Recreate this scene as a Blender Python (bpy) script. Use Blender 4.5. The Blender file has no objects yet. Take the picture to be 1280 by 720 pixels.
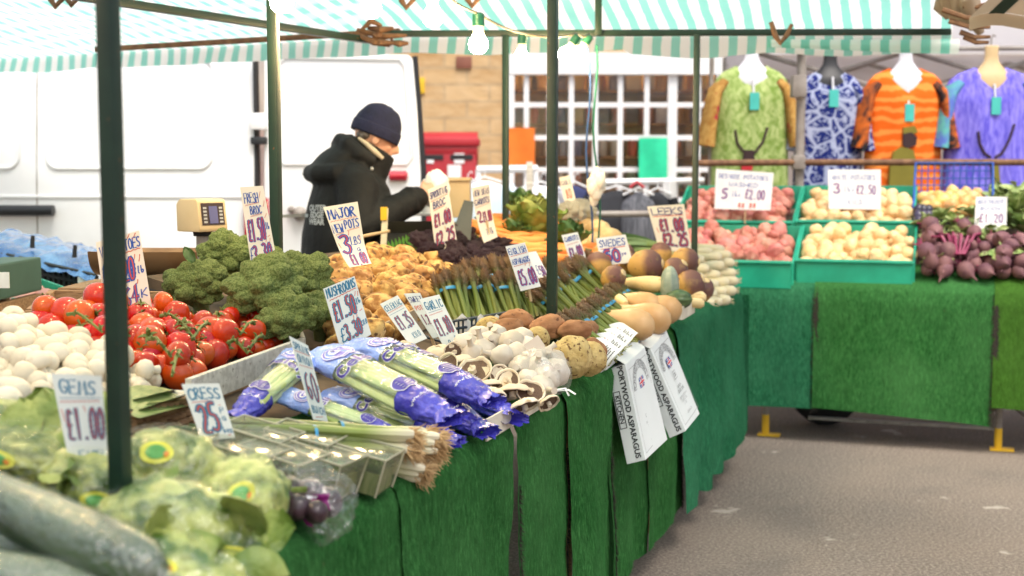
import bpy, bmesh, math, random
from mathutils import Vector, Matrix, noise, Quaternion
R = random.Random(11)
PI = math.pi
scene = bpy.context.scene
COL = scene.collection
V = Vector

# ------------------------------------------------------------------ camera model and the two coordinate frames
F = 1600.0
CAM = V((0, 0, 1.45))
PITCH = math.atan(140 / F)
FWD = V((0, math.cos(PITCH), -math.sin(PITCH)))
UPV = V((0, math.sin(PITCH), math.cos(PITCH)))
TH = math.radians(18.65)
AX = V((math.sin(TH), math.cos(TH), 0))      # along the stall, away from the viewer
LX = V((-math.cos(TH), math.sin(TH), 0))     # from the customer's edge into the stall
O0 = V((0, 3.0, 0))                          # a point under the front edge
ZT = 0.87                                    # height of the front edge


def ray(px, py):
    return FWD + V((1, 0, 0)) * ((px - 640) / F) + UPV * ((360 - py) / F)


def W(px, py, D):
    d = ray(px, py)
    return CAM + d * (D / d.y)


def ST(s, t, z):
    return O0 + AX * s + LX * t + V((0, 0, z))


def st_of(p):
    q = V((p.x, p.y, 0)) - O0
    return q.dot(AX), q.dot(LX)


def bed(px, py, dz=0.0, z0=ZT, k=0.25):
    d = ray(px, py)
    t0 = (CAM - O0).dot(LX)
    dt = d.dot(LX)
    lam = (z0 + dz + k * t0 - CAM.z) / (d.z - k * dt)
    return CAM + d * lam


def hitz(px, py, z):
    d = ray(px, py)
    return CAM + d * ((z - CAM.z) / d.z)


# ------------------------------------------------------------------ mesh collector
_ico = {}


def ico(n):
    if n not in _ico:
        bm = bmesh.new()
        bmesh.ops.create_icosphere(bm, subdivisions=n, radius=1)
        bm.verts.ensure_lookup_table()
        _ico[n] = ([v.co.copy() for v in bm.verts], [[v.index for v in f.verts] for f in bm.faces])
        bm.free()
    return _ico[n]


class MB:
    def __init__(s):
        s.v = []
        s.f = []

    def add(s, v, f):
        b = len(s.v)
        s.v += [V(p) for p in v]
        s.f += [[i + b for i in q] for q in f]
        return s

    def box(s, c, size, rot=None):
        hx, hy, hz = size[0] / 2, size[1] / 2, size[2] / 2
        v = [V((x, y, z)) for x in (-hx, hx) for y in (-hy, hy) for z in (-hz, hz)]
        if rot is not None:
            v = [rot @ p for p in v]
        c = V(c)
        return s.add([p + c for p in v], [(0, 1, 3, 2), (4, 6, 7, 5), (0, 4, 5, 1), (2, 3, 7, 6), (0, 2, 6, 4), (1, 5, 7, 3)])

    def hexa(s, p):          # 8 corners: bottom 0-3 ccw, top 4-7
        return s.add(p, [(0, 3, 2, 1), (4, 5, 6, 7), (0, 1, 5, 4), (1, 2, 6, 5), (2, 3, 7, 6), (3, 0, 4, 7)])

    def tube(s, pts, rad, n=8, cap=True, flat=1.0):
        pts = [V(p) for p in pts]
        m = len(pts)
        if not hasattr(rad, '__len__'):
            rad = [rad] * m
        rings = []
        tan0 = (pts[1] - pts[0]).normalized()
        ref = V((0, 0, 1)) if abs(tan0.z) < .9 else V((1, 0, 0))
        nn = (ref - tan0 * ref.dot(tan0)).normalized()
        pt = tan0
        for i in range(m):
            if i == 0:
                tn = tan0
            elif i == m - 1:
                tn = (pts[i] - pts[i - 1]).normalized()
            else:
                tn = ((pts[i + 1] - pts[i]).normalized() + (pts[i] - pts[i - 1]).normalized())
                tn = tn.normalized() if tn.length > 1e-6 else pt
            q = pt.rotation_difference(tn)
            nn = (q @ nn)
            nn = (nn - tn * nn.dot(tn)).normalized()
            pt = tn
            bb = tn.cross(nn)
            rings.append([pts[i] + (nn * math.cos(2 * PI * j / n) * flat + bb * math.sin(2 * PI * j / n)) * rad[i] for j in range(n)])
        return s.loft(rings, cap)

    def loft(s, rings, cap=True, closed=True):
        n = len(rings[0])
        v = [p for r in rings for p in r]
        f = []
        for i in range(len(rings) - 1):
            for j in range(n if closed else n - 1):
                k = (j + 1) % n
                f.append((i * n + j, i * n + k, (i + 1) * n + k, (i + 1) * n + j))
        if cap and closed:
            f.append(tuple(range(n - 1, -1, -1)))
            f.append(tuple((len(rings) - 1) * n + j for j in range(n)))
        return s.add(v, f)

    def lathe(s, prof, n=16, fn=None, cap=True):
        rings = []
        for (r, z) in prof:
            rings.append([V((r * math.cos(2 * PI * j / n), r * math.sin(2 * PI * j / n), z)) for j in range(n)])
        if fn:
            rings = [[fn(p, 2 * PI * j / n) for j, p in enumerate(rg)] for rg in rings]
        return s.loft(rings, cap)

    def blob(s, n, fn):
        v, f = ico(n)
        return s.add([fn(p) for p in v], f)

    def grid(s, nu, nv, fn, flip=False):
        v = [fn(i / nu, j / nv) for i in range(nu + 1) for j in range(nv + 1)]
        f = []
        for i in range(nu):
            for j in range(nv):
                q = (i * (nv + 1) + j, (i + 1) * (nv + 1) + j, (i + 1) * (nv + 1) + j + 1, i * (nv + 1) + j + 1)
                f.append(q[::-1] if flip else q)
        return s.add(v, f)

    def xf(s, m):
        s.v = [m @ p for p in s.v]
        return s

    def mesh(s, name, mat, smooth=True, sharp=40, bevel=0, weld=False):
        me = bpy.data.meshes.new(name)
        me.from_pydata(s.v, [], s.f)
        if bevel or weld:
            bm = bmesh.new()
            bm.from_mesh(me)
            if weld:
                bmesh.ops.remove_doubles(bm, verts=bm.verts, dist=1e-5)
            bmesh.ops.recalc_face_normals(bm, faces=bm.faces)
            if bevel:
                ed = [e for e in bm.edges if len(e.link_faces) == 2 and e.calc_face_angle(0) > .5]
                bmesh.ops.bevel(bm, geom=ed, offset=bevel, segments=2, profile=.6, affect='EDGES', clamp_overlap=True)
            bm.to_mesh(me)
            bm.free()
        if smooth:
            me.polygons.foreach_set('use_smooth', [True] * len(me.polygons))
            if sharp:
                me.set_sharp_from_angle(angle=math.radians(sharp))
        if mat:
            me.materials.append(mat)
        return me

    def build(s, name, mat, parent=None, smooth=True, sharp=40, bevel=0, weld=False, local=False, origin=None):
        """verts are world coordinates unless local; a child is shifted into its parent's frame"""
        if not local:
            if parent is not None:
                o = wloc(parent)
                s.v = [p - o for p in s.v]
                org = V((0, 0, 0))
            else:
                if origin is None:
                    xs = [p.x for p in s.v]; ys = [p.y for p in s.v]; zs = [p.z for p in s.v]
                    origin = V(((min(xs) + max(xs)) / 2, (min(ys) + max(ys)) / 2, min(zs)))
                org = V(origin)
                s.v = [p - org for p in s.v]
        else:
            org = V((0, 0, 0))
        ob = bpy.data.objects.new(name, s.mesh(name, mat, smooth, sharp, bevel, weld))
        COL.objects.link(ob)
        ob.location = org
        if parent is not None:
            ob.parent = parent
        return ob


def wloc(o):
    p = V((0, 0, 0))
    while o is not None:
        p += o.location
        o = o.parent
    return p


def tag(o, label=None, cat=None, group=None, kind=None):
    if label: o['label'] = label
    if cat: o['category'] = cat
    if group: o['group'] = group
    if kind: o['kind'] = kind
    return o


def thing(name, loc, label=None, cat=None, group=None):
    o = bpy.data.objects.new(name, None)
    o.empty_display_size = .05
    COL.objects.link(o)
    o.location = loc
    return tag(o, label, cat, group)


def copy_tree(o, parent=None):
    c = o.copy()
    COL.objects.link(c)
    if parent is not None:
        c.parent = parent
    for ch in list(o.children):
        copy_tree(ch, c)
    return c


class Kind:
    """a set of built variants of one kind of thing; every placement is an object (tree) of its own"""
    def __init__(s, *protos):
        s.p = list(protos)
        s.used = [False] * len(s.p)
        s.i = 0

    def place(s, loc, rot, scale=1.0, label=None, cat=None, group=None, var=None):
        i = (s.i if var is None else var) % len(s.p)
        s.i += 1
        if not s.used[i]:
            o = s.p[i]
            s.used[i] = True
        else:
            o = copy_tree(s.p[i])
        o.location = loc
        o.rotation_euler = rot.to_euler() if hasattr(rot, 'to_euler') else rot
        o.scale = (scale,) * 3 if not hasattr(scale, '__len__') else scale
        tag(o, label, cat, group)
        return o

    def cleanup(s):
        for u, o in zip(s.used, s.p):
            if not u:
                for ch in list(o.children_recursive):
                    bpy.data.objects.remove(ch)
                bpy.data.objects.remove(o)


def qdir(axis, d, spin=0.0):
    axis = V(axis)
    d = V(d).normalized()
    return axis.rotation_difference(d) @ Quaternion(axis, spin)


def qrand():
    q = Quaternion((R.gauss(0, 1), R.gauss(0, 1), R.gauss(0, 1), R.gauss(0, 1)))
    q.normalize()
    return q


def inside(poly, x, y):
    c = False
    n = len(poly)
    for i in range(n):
        x1, y1 = poly[i]
        x2, y2 = poly[(i + 1) % n]
        if (y1 > y) != (y2 > y) and x < (x2 - x1) * (y - y1) / (y2 - y1) + x1:
            c = not c
    return c


def fill(poly, spacing, proj, jit=.14, unproj=st_of, order=1):
    """hex-packed positions inside a patch of the display; returns (u, v) in the patch's own ground frame"""
    pw = [unproj(proj(x, y)) for x, y in poly]
    u0 = min(p[0] for p in pw); u1 = max(p[0] for p in pw)
    v0 = min(p[1] for p in pw); v1 = max(p[1] for p in pw)
    out = []
    row = 0
    v = v0 + spacing * .3
    while v < v1:
        u = u0 + (spacing / 2 if row % 2 else 0)
        while u < u1:
            a = u + R.uniform(-jit, jit) * spacing
            b = v + R.uniform(-jit, jit) * spacing
            if inside(pw, a, b):
                out.append((a, b))
            u += spacing
        v += spacing * .86
        row += 1
    return out


# ------------------------------------------------------------------ materials
def newmat(name):
    m = bpy.data.materials.new(name)
    m.use_nodes = True
    nt = m.node_tree
    nt.nodes.clear()
    out = nt.nodes.new('ShaderNodeOutputMaterial')
    return m, nt, out


class NT:
    def __init__(s, nt):
        s.nt = nt

    def n(s, t, **kw):
        x = s.nt.nodes.new('ShaderNode' + t)
        for k, v in kw.items():
            setattr(x, k, v)
        return x

    def l(s, a, b):
        s.nt.links.new(a, b)

    def setv(s, node, **kw):
        for k, v in kw.items():
            node.inputs[k.replace('_', ' ')].default_value = v
        return node

    def coords(s, rnd=True, kind='Object', scale=(1, 1, 1)):
        tc = s.n('TexCoord')
        o = tc.outputs[kind]
        if scale != (1, 1, 1):
            mp = s.n('Mapping')
            mp.inputs['Scale'].default_value = scale
            s.l(o, mp.inputs[0])
            o = mp.outputs[0]
        if rnd:
            oi = s.n('ObjectInfo')
            mu = s.n('Math', operation='MULTIPLY')
            mu.inputs[1].default_value = 23.0
            s.l(oi.outputs['Random'], mu.inputs[0])
            ad = s.n('VectorMath', operation='ADD')
            s.l(o, ad.inputs[0])
            s.l(mu.outputs[0], ad.inputs[1])
            o = ad.outputs[0]
        return o

    def noise(s, co, scale, detail=4, rough=.55, dist=0):
        x = s.n('TexNoise')
        s.l(co, x.inputs['Vector'])
        x.inputs['Scale'].default_value = scale
        x.inputs['Detail'].default_value = detail
        x.inputs['Roughness'].default_value = rough
        x.inputs['Distortion'].default_value = dist
        return x.outputs['Fac']

    def ramp(s, fac, stops, interp='LINEAR'):
        x = s.n('ValToRGB')
        x.color_ramp.interpolation = interp
        e = x.color_ramp.elements
        while len(e) < len(stops):
            e.new(.5)
        for el, (p, c) in zip(e, stops):
            el.position = p
            el.color = (c, c, c, 1) if not hasattr(c, '__len__') else (*c[:3], 1)
        s.l(fac, x.inputs[0])
        return x.outputs[0]

    def mix(s, fac, a, b, mode='MIX'):
        x = s.n('Mix', data_type='RGBA', blend_type=mode)
        for sock, val in ((x.inputs[0], fac), (x.inputs[6], a), (x.inputs[7], b)):
            if hasattr(val, 'links'):
                s.l(val, sock)
            elif hasattr(val, '__len__'):
                sock.default_value = (*val[:3], 1)
            else:
                sock.default_value = val
        return x.outputs[2]

    def hsv(s, col, var, hue=0.0):
        oi = s.n('ObjectInfo')
        mr = s.n('MapRange')
        s.l(oi.outputs['Random'], mr.inputs[0])
        mr.inputs[3].default_value = 1 - var
        mr.inputs[4].default_value = 1 + var
        h = s.n('HueSaturation')
        s.l(mr.outputs[0], h.inputs['Value'])
        if hue:
            m2 = s.n('MapRange')
            mm = s.n('Math', operation='FRACT')
            m3 = s.n('Math', operation='MULTIPLY')
            m3.inputs[1].default_value = 7.31
            s.l(oi.outputs['Random'], m3.inputs[0]); s.l(m3.outputs[0], mm.inputs[0]); s.l(mm.outputs[0], m2.inputs[0])
            m2.inputs[3].default_value = .5 - hue
            m2.inputs[4].default_value = .5 + hue
            s.l(m2.outputs[0], h.inputs['Hue'])
        s.l(col, h.inputs['Color'])
        return h.outputs[0]

    def bump(s, height, strength=.3, dist=.01, normal=None):
        b = s.n('Bump')
        b.inputs['Strength'].default_value = strength
        b.inputs['Distance'].default_value = dist
        s.l(height, b.inputs['Height'])
        if normal is not None:
            s.l(normal, b.inputs['Normal'])
        return b.outputs[0]


def principled(k, col, rough=.5, spec=.5, normal=None, **kw):
    p = k.n('BsdfPrincipled')
    if hasattr(col, 'links'):
        k.l(col, p.inputs['Base Color'])
    else:
        p.inputs['Base Color'].default_value = (*col[:3], 1)
    if hasattr(rough, 'links'):
        k.l(rough, p.inputs['Roughness'])
    else:
        p.inputs['Roughness'].default_value = rough
    p.inputs['Specular IOR Level'].default_value = spec
    if normal is not None:
        k.l(normal, p.inputs['Normal'])
    for a, b in kw.items():
        p.inputs[a.replace('_', ' ')].default_value = b
    return p


def mat(name, col, rough=.5, col2=None, nscale=10, lo=.4, hi=.6, detail=4, var=.07, hue=0.0, bump=0, bscale=60, bdist=.004,
        spec=.5, spots=None, sscale=60, slo=.62, shi=.68, grad=None, stretch=(1, 1, 1), bstretch=(1, 1, 1), glow=None, **kw):
    """general procedural surface: two-tone noise, optional spots, optional gradient along a local axis, per-object variation, bump"""
    m, nt, out = newmat(name)
    k = NT(nt)
    co = k.coords(True, scale=stretch)
    if grad:
        axis, g0, g1, stops, wob = grad
        tc = k.n('TexCoord')
        sep = k.n('SeparateXYZ')
        k.l(tc.outputs['Object'], sep.inputs[0])
        mr = k.n('MapRange')
        k.l(sep.outputs[axis], mr.inputs[0])
        mr.inputs[1].default_value = g0
        mr.inputs[2].default_value = g1
        f = mr.outputs[0]
        if wob:
            nz = k.noise(co, nscale, 3)
            ma = k.n('Math', operation='MULTIPLY_ADD')
            k.l(nz, ma.inputs[0])
            ma.inputs[1].default_value = wob
            ma2 = k.n('Math', operation='ADD')
            ma2.inputs[1].default_value = -wob * .5
            k.l(f, ma.inputs[2])
            k.l(ma.outputs[0], ma2.inputs[0])
            f = ma2.outputs[0]
        c = k.ramp(f, stops)
        if col2:
            c = k.mix(k.ramp(k.noise(co, nscale * 2, detail), [(lo, 0.0), (hi, 1.0)]), c, col2)
    elif col2:
        c = k.ramp(k.noise(co, nscale, detail), [(lo, col), (hi, col2)])
    else:
        c = k.ramp(k.noise(co, nscale, detail), [(.3, [x * .9 for x in col]), (.7, [min(1, x * 1.08) for x in col])])
    if spots:
        c = k.mix(k.ramp(k.noise(co, sscale, 2), [(slo, 0.0), (shi, 1.0)]), c, spots)
    if var or hue:
        c = k.hsv(c, var, hue)
    nrm = None
    if bump:
        cb = k.coords(True, scale=bstretch)
        nrm = k.bump(k.noise(cb, bscale, 5, .6), bump, bdist)
    p = principled(k, c, rough, spec, nrm, **kw)
    k.l(p.outputs[0], out.inputs[0])
    m.diffuse_color = (*col[:3], 1)
    return m


def film(name, tint=(1, 1, 1), gloss=.16, rough=.12, crinkle=.6, cscale=28, milky=0.0, mcol=(.9, .9, .9)):
    """clear packaging film: mostly transparent with wrinkled gloss"""
    m, nt, out = newmat(name)
    k = NT(nt)
    co = k.coords(True)
    nrm = k.bump(k.noise(co, cscale, 3, .5, .6), crinkle, .01)
    tr = k.n('BsdfTransparent')
    tr.inputs[0].default_value = (*tint, 1)
    gl = k.n('BsdfGlossy')
    gl.inputs['Roughness'].default_value = rough
    gl.inputs['Color'].default_value = (1, 1, 1, 1)
    k.l(nrm, gl.inputs['Normal'])
    mx = k.n('MixShader')
    mx.inputs[0].default_value = gloss
    k.l(tr.outputs[0], mx.inputs[1])
    k.l(gl.outputs[0], mx.inputs[2])
    o = mx.outputs[0]
    if milky:
        df = k.n('BsdfDiffuse')
        df.inputs[0].default_value = (*mcol, 1)
        k.l(nrm, df.inputs['Normal'])
        m2 = k.n('MixShader')
        m2.inputs[0].default_value = milky
        k.l(o, m2.inputs[1])
        k.l(df.outputs[0], m2.inputs[2])
        o = m2.outputs[0]
    k.l(o, out.inputs[0])
    return m


# ------------------------------------------------------------------ writing
GL = {
 'A': '0,0 .5,1 1,0|.18,.38 .82,.38', 'B': '0,0 0,1 .7,.95 .75,.6 .1,.52 .85,.45 .85,.05 0,0', 'C': '1,.85 .6,1 .15,.8 0,.4 .25,.03 .65,0 1,.18',
 'D': '0,0 0,1 .6,.95 1,.5 .6,.05 0,0', 'E': '1,1 0,1 0,0 1,0|0,.52 .8,.52', 'F': '1,1 0,1 0,0|0,.52 .75,.52', 'G': '1,.85 .6,1 .1,.8 0,.35 .3,0 .8,.02 1,.42 .55,.42',
 'H': '0,0 0,1|1,0 1,1|0,.5 1,.5', 'I': '.5,0 .5,1', 'J': '.15,.97 1,1|.65,1 .65,.2 .4,0 .05,.15', 'K': '0,0 0,1|1,1 .05,.45 1,0', 'L': '0,1 0,0 .95,0',
 'M': '0,0 .12,1 .5,.35 .88,1 1,0', 'N': '0,0 0,1 1,0 1,1', 'O': '.5,1 .12,.82 0,.45 .15,.1 .5,0 .85,.12 1,.5 .85,.86 .5,1', 'P': '0,0 0,1 .75,.95 .85,.65 .6,.45 0,.42',
 'Q': '.5,1 .1,.8 0,.4 .4,0 .9,.2 1,.6 .5,1|.6,.3 1,-.05', 'R': '0,0 0,1 .75,.95 .8,.65 .1,.5 1,0', 'S': '.95,.88 .5,1 .1,.8 .25,.58 .8,.42 .9,.15 .5,0 .02,.12',
 'T': '0,1 1,1|.5,1 .5,0', 'U': '0,1 .05,.25 .4,0 .85,.15 1,1', 'V': '0,1 .5,0 1,1', 'W': '0,1 .25,0 .5,.7 .75,0 1,1', 'X': '0,0 1,1|0,1 1,0', 'Y': '0,1 .5,.5 1,1|.5,.5 .4,0', 'Z': '0,1 1,1 0,0 1,0',
 '0': '.5,1 .12,.82 .05,.45 .2,.08 .5,0 .8,.1 .95,.5 .85,.86 .5,1', '1': '.25,.75 .55,1 .55,0', '2': '.05,.8 .4,1 .85,.85 .8,.55 0,0 1,.02', '3': '.05,.9 .6,1 .9,.75 .35,.54 .95,.4 .8,.06 .35,0 0,.15',
 '4': '.7,0 .7,1 0,.35 1,.35', '5': '.9,1 .2,1 .12,.58 .7,.6 .95,.3 .6,0 .05,.08', '6': '.85,.95 .3,.8 .05,.3 .45,0 .9,.25 .6,.5 .1,.35', '7': '0,1 1,1 .35,0', '8': '.5,.55 .1,.8 .5,1 .9,.8 .5,.55 .05,.25 .5,0 .95,.25 .5,.55',
 '9': '.9,.75 .5,1 .1,.75 .45,.5 .9,.75 .75,0', '£': '.95,.85 .6,1 .35,.8 .4,.4 .05,.02 1,.06|.1,.48 .8,.48', '.': '.4,0 .55,.06', '-': '.1,.5 .9,.5', '/': '.1,0 .9,1', "'": '.5,.8 .6,1',
 'b': '.1,1 .1,0 .7,.05 .8,.4 .1,.42', 'l': '.5,1 .4,.1 .7,0', 'a': '.8,.5 .3,.55 .1,.2 .4,0 .8,.2 .8,.5 .9,0', 'e': '.1,.28 .85,.3 .6,.55 .2,.45 .15,.1 .5,0 .9,.1', 'o': '.5,.55 .1,.3 .5,0 .9,.3 .5,.55', 'x': '.1,0 .9,.55|.1,.55 .9,0',
 'p': '.1,-.35 .1,.55 .7,.5 .8,.2 .1,.05', 'k': '.1,0 .1,1|.8,.6 .1,.3 .9,0', 'g': '.8,.5 .3,.55 .1,.25 .5,.05 .8,.5 .8,-.25 .2,-.35', 'c': '.85,.45 .4,.55 .1,.25 .5,0 .9,.1', 's': '.8,.5 .2,.45 .8,.15 .1,.03',
 ' ': ''}


def glyph(ch):
    out = []
    for st in GL.get(ch, '').split('|'):
        p = [tuple(float(q) for q in xy.split(',')) for xy in st.split()]
        if len(p) > 1:
            out.append(p)
    return out


def chaikin(p):
    if len(p) < 3:
        return p
    q = [p[0]]
    for i in range(len(p) - 1):
        a, b = p[i], p[i + 1]
        q.append((a[0] * .75 + b[0] * .25, a[1] * .75 + b[1] * .25))
        q.append((a[0] * .25 + b[0] * .75, a[1] * .25 + b[1] * .75))
    q.append(p[-1])
    return q


CURVY = set('BCDGJOPQRSU0235689£abegosc')


def ribbon(mb, pts, w, asp, fn, lift):
    """pts in unit card space (x right, y up); asp = card height / width; w in card widths"""
    n = len(pts)
    P = [V((x, y * asp)) for x, y in pts]
    v = []
    for i in range(n):
        a = P[max(0, i - 1)]
        b = P[min(n - 1, i + 1)]
        d = (b - a)
        d = d.normalized() if d.length > 1e-9 else V((1, 0))
        ww = w * (.75 + .35 * math.sin(i * 1.7 + pts[0][0] * 9) ** 2) * .5
        nn = V((-d.y, d.x)) * ww
        e = d * ww * .6 * (-1 if i == 0 else 1 if i == n - 1 else 0)
        for q in (P[i] + nn + e, P[i] - nn + e):
            v.append(fn(q.x, q.y / asp, lift))
    mb.add(v, [(2 * i, 2 * i + 1, 2 * i + 3, 2 * i + 2) for i in range(n - 1)])


def write(mb, text, x, y, w, h, stroke, asp, fn, lift=.0006, rr=None, gap=.28):
    rr = rr or R
    n = max(1, len(text))
    cw = w / (n + (n - 1) * gap)
    for i, ch in enumerate(text):
        x0 = x + i * cw * (1 + gap)
        dy = rr.uniform(-.05, .05) * h
        sl = rr.uniform(-.06, .1)
        ww = cw * (.35 if ch in ".'1I" else 1)
        xo = (cw - ww) / 2
        for st in glyph(ch):
            p = chaikin(st) if ch in CURVY else st
            if ch in CURVY:
                p = chaikin(p)
            if ch == 'I' or ch == '1':
                p = [((q[0] - .5) * 1 + .5, q[1]) for q in p]
            p = [(x0 + xo + (q[0] + sl * q[1]) * ww, y + dy + q[1] * h) for q in p]
            ribbon(mb, p, stroke, asp, fn, lift)


def font_mesh(body, size=1.0, bold=0.0):
    cu = bpy.data.curves.new('lettering', 'FONT')
    cu.body = body
    cu.size = size
    cu.align_x = 'CENTER'
    cu.align_y = 'CENTER'
    cu.resolution_u = 3
    cu.offset = bold
    ob = bpy.data.objects.new('lettering', cu)
    COL.objects.link(ob)
    dg = bpy.context.evaluated_depsgraph_get()
    me = bpy.data.meshes.new_from_object(ob.evaluated_get(dg))
    v = [x.co.copy() for x in me.vertices]
    f = [list(p.vertices) for p in me.polygons]
    bpy.data.objects.remove(ob)
    bpy.data.curves.remove(cu)
    bpy.data.meshes.remove(me)
    return v, f


def remesh(mb, voxel, name, material, parent, smooth_it=6, fac=.5):
    me = mb.mesh(name, None, False)
    ob = bpy.data.objects.new(name, me)
    COL.objects.link(ob)
    m = ob.modifiers.new('r', 'REMESH')
    m.mode = 'VOXEL'
    m.voxel_size = voxel
    m.use_smooth_shade = True
    if smooth_it:
        s = ob.modifiers.new('s', 'SMOOTH')
        s.iterations = smooth_it
        s.factor = fac
    dg = bpy.context.evaluated_depsgraph_get()
    me2 = bpy.data.meshes.new_from_object(ob.evaluated_get(dg))
    bpy.data.objects.remove(ob)
    bpy.data.meshes.remove(me)
    me2.name = name
    me2.materials.clear()
    me2.materials.append(material)
    me2.polygons.foreach_set('use_smooth', [True] * len(me2.polygons))
    o = bpy.data.objects.new(name, me2)
    COL.objects.link(o)
    o.parent = parent
    return o


def nz(p, f=1.0, o=0.0):
    return noise.noise(V((p[0] * f + o, p[1] * f + o * 1.7, p[2] * f - o)))
# ================================================================== camera, light, air
cam_d = bpy.data.cameras.new('camera')
cam = bpy.data.objects.new('camera', cam_d)
COL.objects.link(cam)
cam.location = CAM
cam.rotation_euler = (PI / 2 - PITCH, 0, 0)
cam_d.sensor_width = 36
cam_d.lens = 45
cam_d.clip_start = .02
cam_d.clip_end = 500
cam_d.dof.use_dof = True
cam_d.dof.focus_distance = 3.35
cam_d.dof.aperture_fstop = 3.3
scene.camera = cam

world = bpy.data.worlds.new('World')
scene.world = world
world.use_nodes = True
wn = world.node_tree.nodes
bg = wn.get('Background') or wn.new('ShaderNodeBackground')
sky = wn.new('ShaderNodeTexSky')
sky.sky_type = 'NISHITA'
sky.sun_disc = False
sky.air_density = 1.0
sky.dust_density = 5.0
sky.ozone_density = .5
hs = wn.new('ShaderNodeHueSaturation')          # thin even overcast: the sky is nearly neutral
hs.inputs['Saturation'].default_value = .55
world.node_tree.links.new(sky.outputs[0], hs.inputs['Color'])
world.node_tree.links.new(hs.outputs[0], bg.inputs[0])
bg.inputs[1].default_value = .12
SUN_AZ = math.radians(155)      # compass-style, from +Y towards +X: behind the viewer, to the right
SUN_EL = math.radians(62)
sky.sun_elevation = SUN_EL
sky.sun_rotation = SUN_AZ
sd = bpy.data.lights.new('sun', 'SUN')
sd.energy = 1.5
sd.angle = math.radians(25)
sd.color = (1, .94, .84)
so = bpy.data.objects.new('sun', sd)
COL.objects.link(so)
sv = V((math.sin(SUN_AZ) * math.cos(SUN_EL), math.cos(SUN_AZ) * math.cos(SUN_EL), math.sin(SUN_EL)))
so.rotation_euler = sv.to_track_quat('Z', 'Y').to_euler()
so.location = (3, -3, 6)

scene.view_settings.view_transform = 'Standard'
scene.view_settings.look = 'None'
scene.view_settings.exposure = 1.0
scene.view_settings.gamma = 1
scene.cycles.max_bounces = 10
scene.cycles.transparent_max_bounces = 16
scene.cycles.use_denoising = True
scene.cycles.sample_clamp_indirect = 6

# ================================================================== materials of the setting
def m_ground():
    m, nt, out = newmat('tarmac')
    k = NT(nt)
    co = k.coords(False)
    a = k.noise(co, 78, 6, .88)
    b = k.noise(co, 1.1, 5)
    c1 = k.ramp(a, [(.34, (.045, .036, .029)), (.5, (.19, .158, .130)), (.64, (.50, .43, .365))])
    c2 = k.mix(k.ramp(b, [(.38, 0.0), (.62, 1.0)]), c1, (.33, .26, .20))
    c2 = k.mix(.30, c1, c2)
    d = k.noise(co, 2.6, 4, .65)
    c3 = k.mix(k.ramp(d, [(.645, 0.0), (.675, .7)]), c2, (.52, .465, .395))
    e = k.noise(co, 1.4, 5, .6)
    c4 = k.mix(k.ramp(e, [(.3, .35), (.45, 0.0)]), c3, (.12, .105, .095))
    n = k.bump(a, .8, .012)
    p = principled(k, c4, .85, .3, n)
    k.l(p.outputs[0], out.inputs[0])
    return m


def m_turf(name, base, base2):
    m, nt, out = newmat(name)
    k = NT(nt)
    co = k.coords(True)
    fib = k.coords(True, scale=(1, 1, .24))
    a = k.noise(fib, 150, 5, .85)
    b = k.noise(fib, 70, 5, .7)
    g = k.noise(co, 3.2, 4)
    c = k.ramp(a, [(.30, [x * .30 for x in base]), (.5, base), (.68, base2)])
    c = k.mix(k.ramp(b, [(.34, .6), (.56, 0.0)]), c, [x * .45 for x in base])
    c = k.mix(k.ramp(g, [(.35, 0.0), (.7, .35)]), c, [x * .9 + .012 for x in base2])
    c = k.mix(k.ramp(k.noise(co, 60, 2), [(.74, 0.0), (.8, .5)]), c, (.12, .14, .06))
    n1 = k.bump(a, .9, .006)
    n2 = k.bump(b, .5, .012, n1)
    p = principled(k, c, .95, .04, n2)
    k.l(p.outputs[0], out.inputs[0])
    return m


def m_canopy():
    m, nt, out = newmat('striped_sheeting')
    k = NT(nt)
    at = k.n('Attribute', attribute_name='stripe')
    sep = k.n('SeparateXYZ')
    k.l(at.outputs['Vector'], sep.inputs[0])
    co = k.coords(False)
    wob = k.noise(co, 7, 3)
    ma = k.n('Math', operation='MULTIPLY_ADD')
    k.l(wob, ma.inputs[0])
    ma.inputs[1].default_value = .22
    k.l(sep.outputs[0], ma.inputs[2])
    fr = k.n('Math', operation='FRACT')
    k.l(ma.outputs[0], fr.inputs[0])
    st = k.ramp(fr.outputs[0], [(.0, 1.0), (.44, 1.0), (.47, 0.0), (.97, 0.0), (1.0, 1.0)])
    # faint cross weave of the second layer
    fr2 = k.n('Math', operation='FRACT')
    k.l(sep.outputs[1], fr2.inputs[0])
    st2 = k.ramp(fr2.outputs[0], [(.0, .0), (.40, .0), (.55, 1.0), (.9, 1.0), (1.0, 0.0)])
    fade = k.ramp(k.noise(co, 5, 3), [(.35, .2), (.65, .55)])
    g1 = k.mix(st2, (.26, .66, .57), (.70, .90, .86))
    g1 = k.mix(fade, g1, (.34, .74, .65))
    col = k.mix(st, (.93, .93, .91), g1)
    df = k.n('BsdfDiffuse'); k.l(col, df.inputs[0])
    tr = k.n('BsdfTranslucent'); k.l(col, tr.inputs[0])
    mx = k.n('MixShader'); mx.inputs[0].default_value = .72
    k.l(df.outputs[0], mx.inputs[1]); k.l(tr.outputs[0], mx.inputs[2])
    gl = k.n('BsdfGlossy'); gl.inputs['Roughness'].default_value = .35
    m2 = k.n('MixShader'); m2.inputs[0].default_value = .04
    k.l(mx.outputs[0], m2.inputs[1]); k.l(gl.outputs[0], m2.inputs[2])
    k.l(m2.outputs[0], out.inputs[0])
    return m


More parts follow.
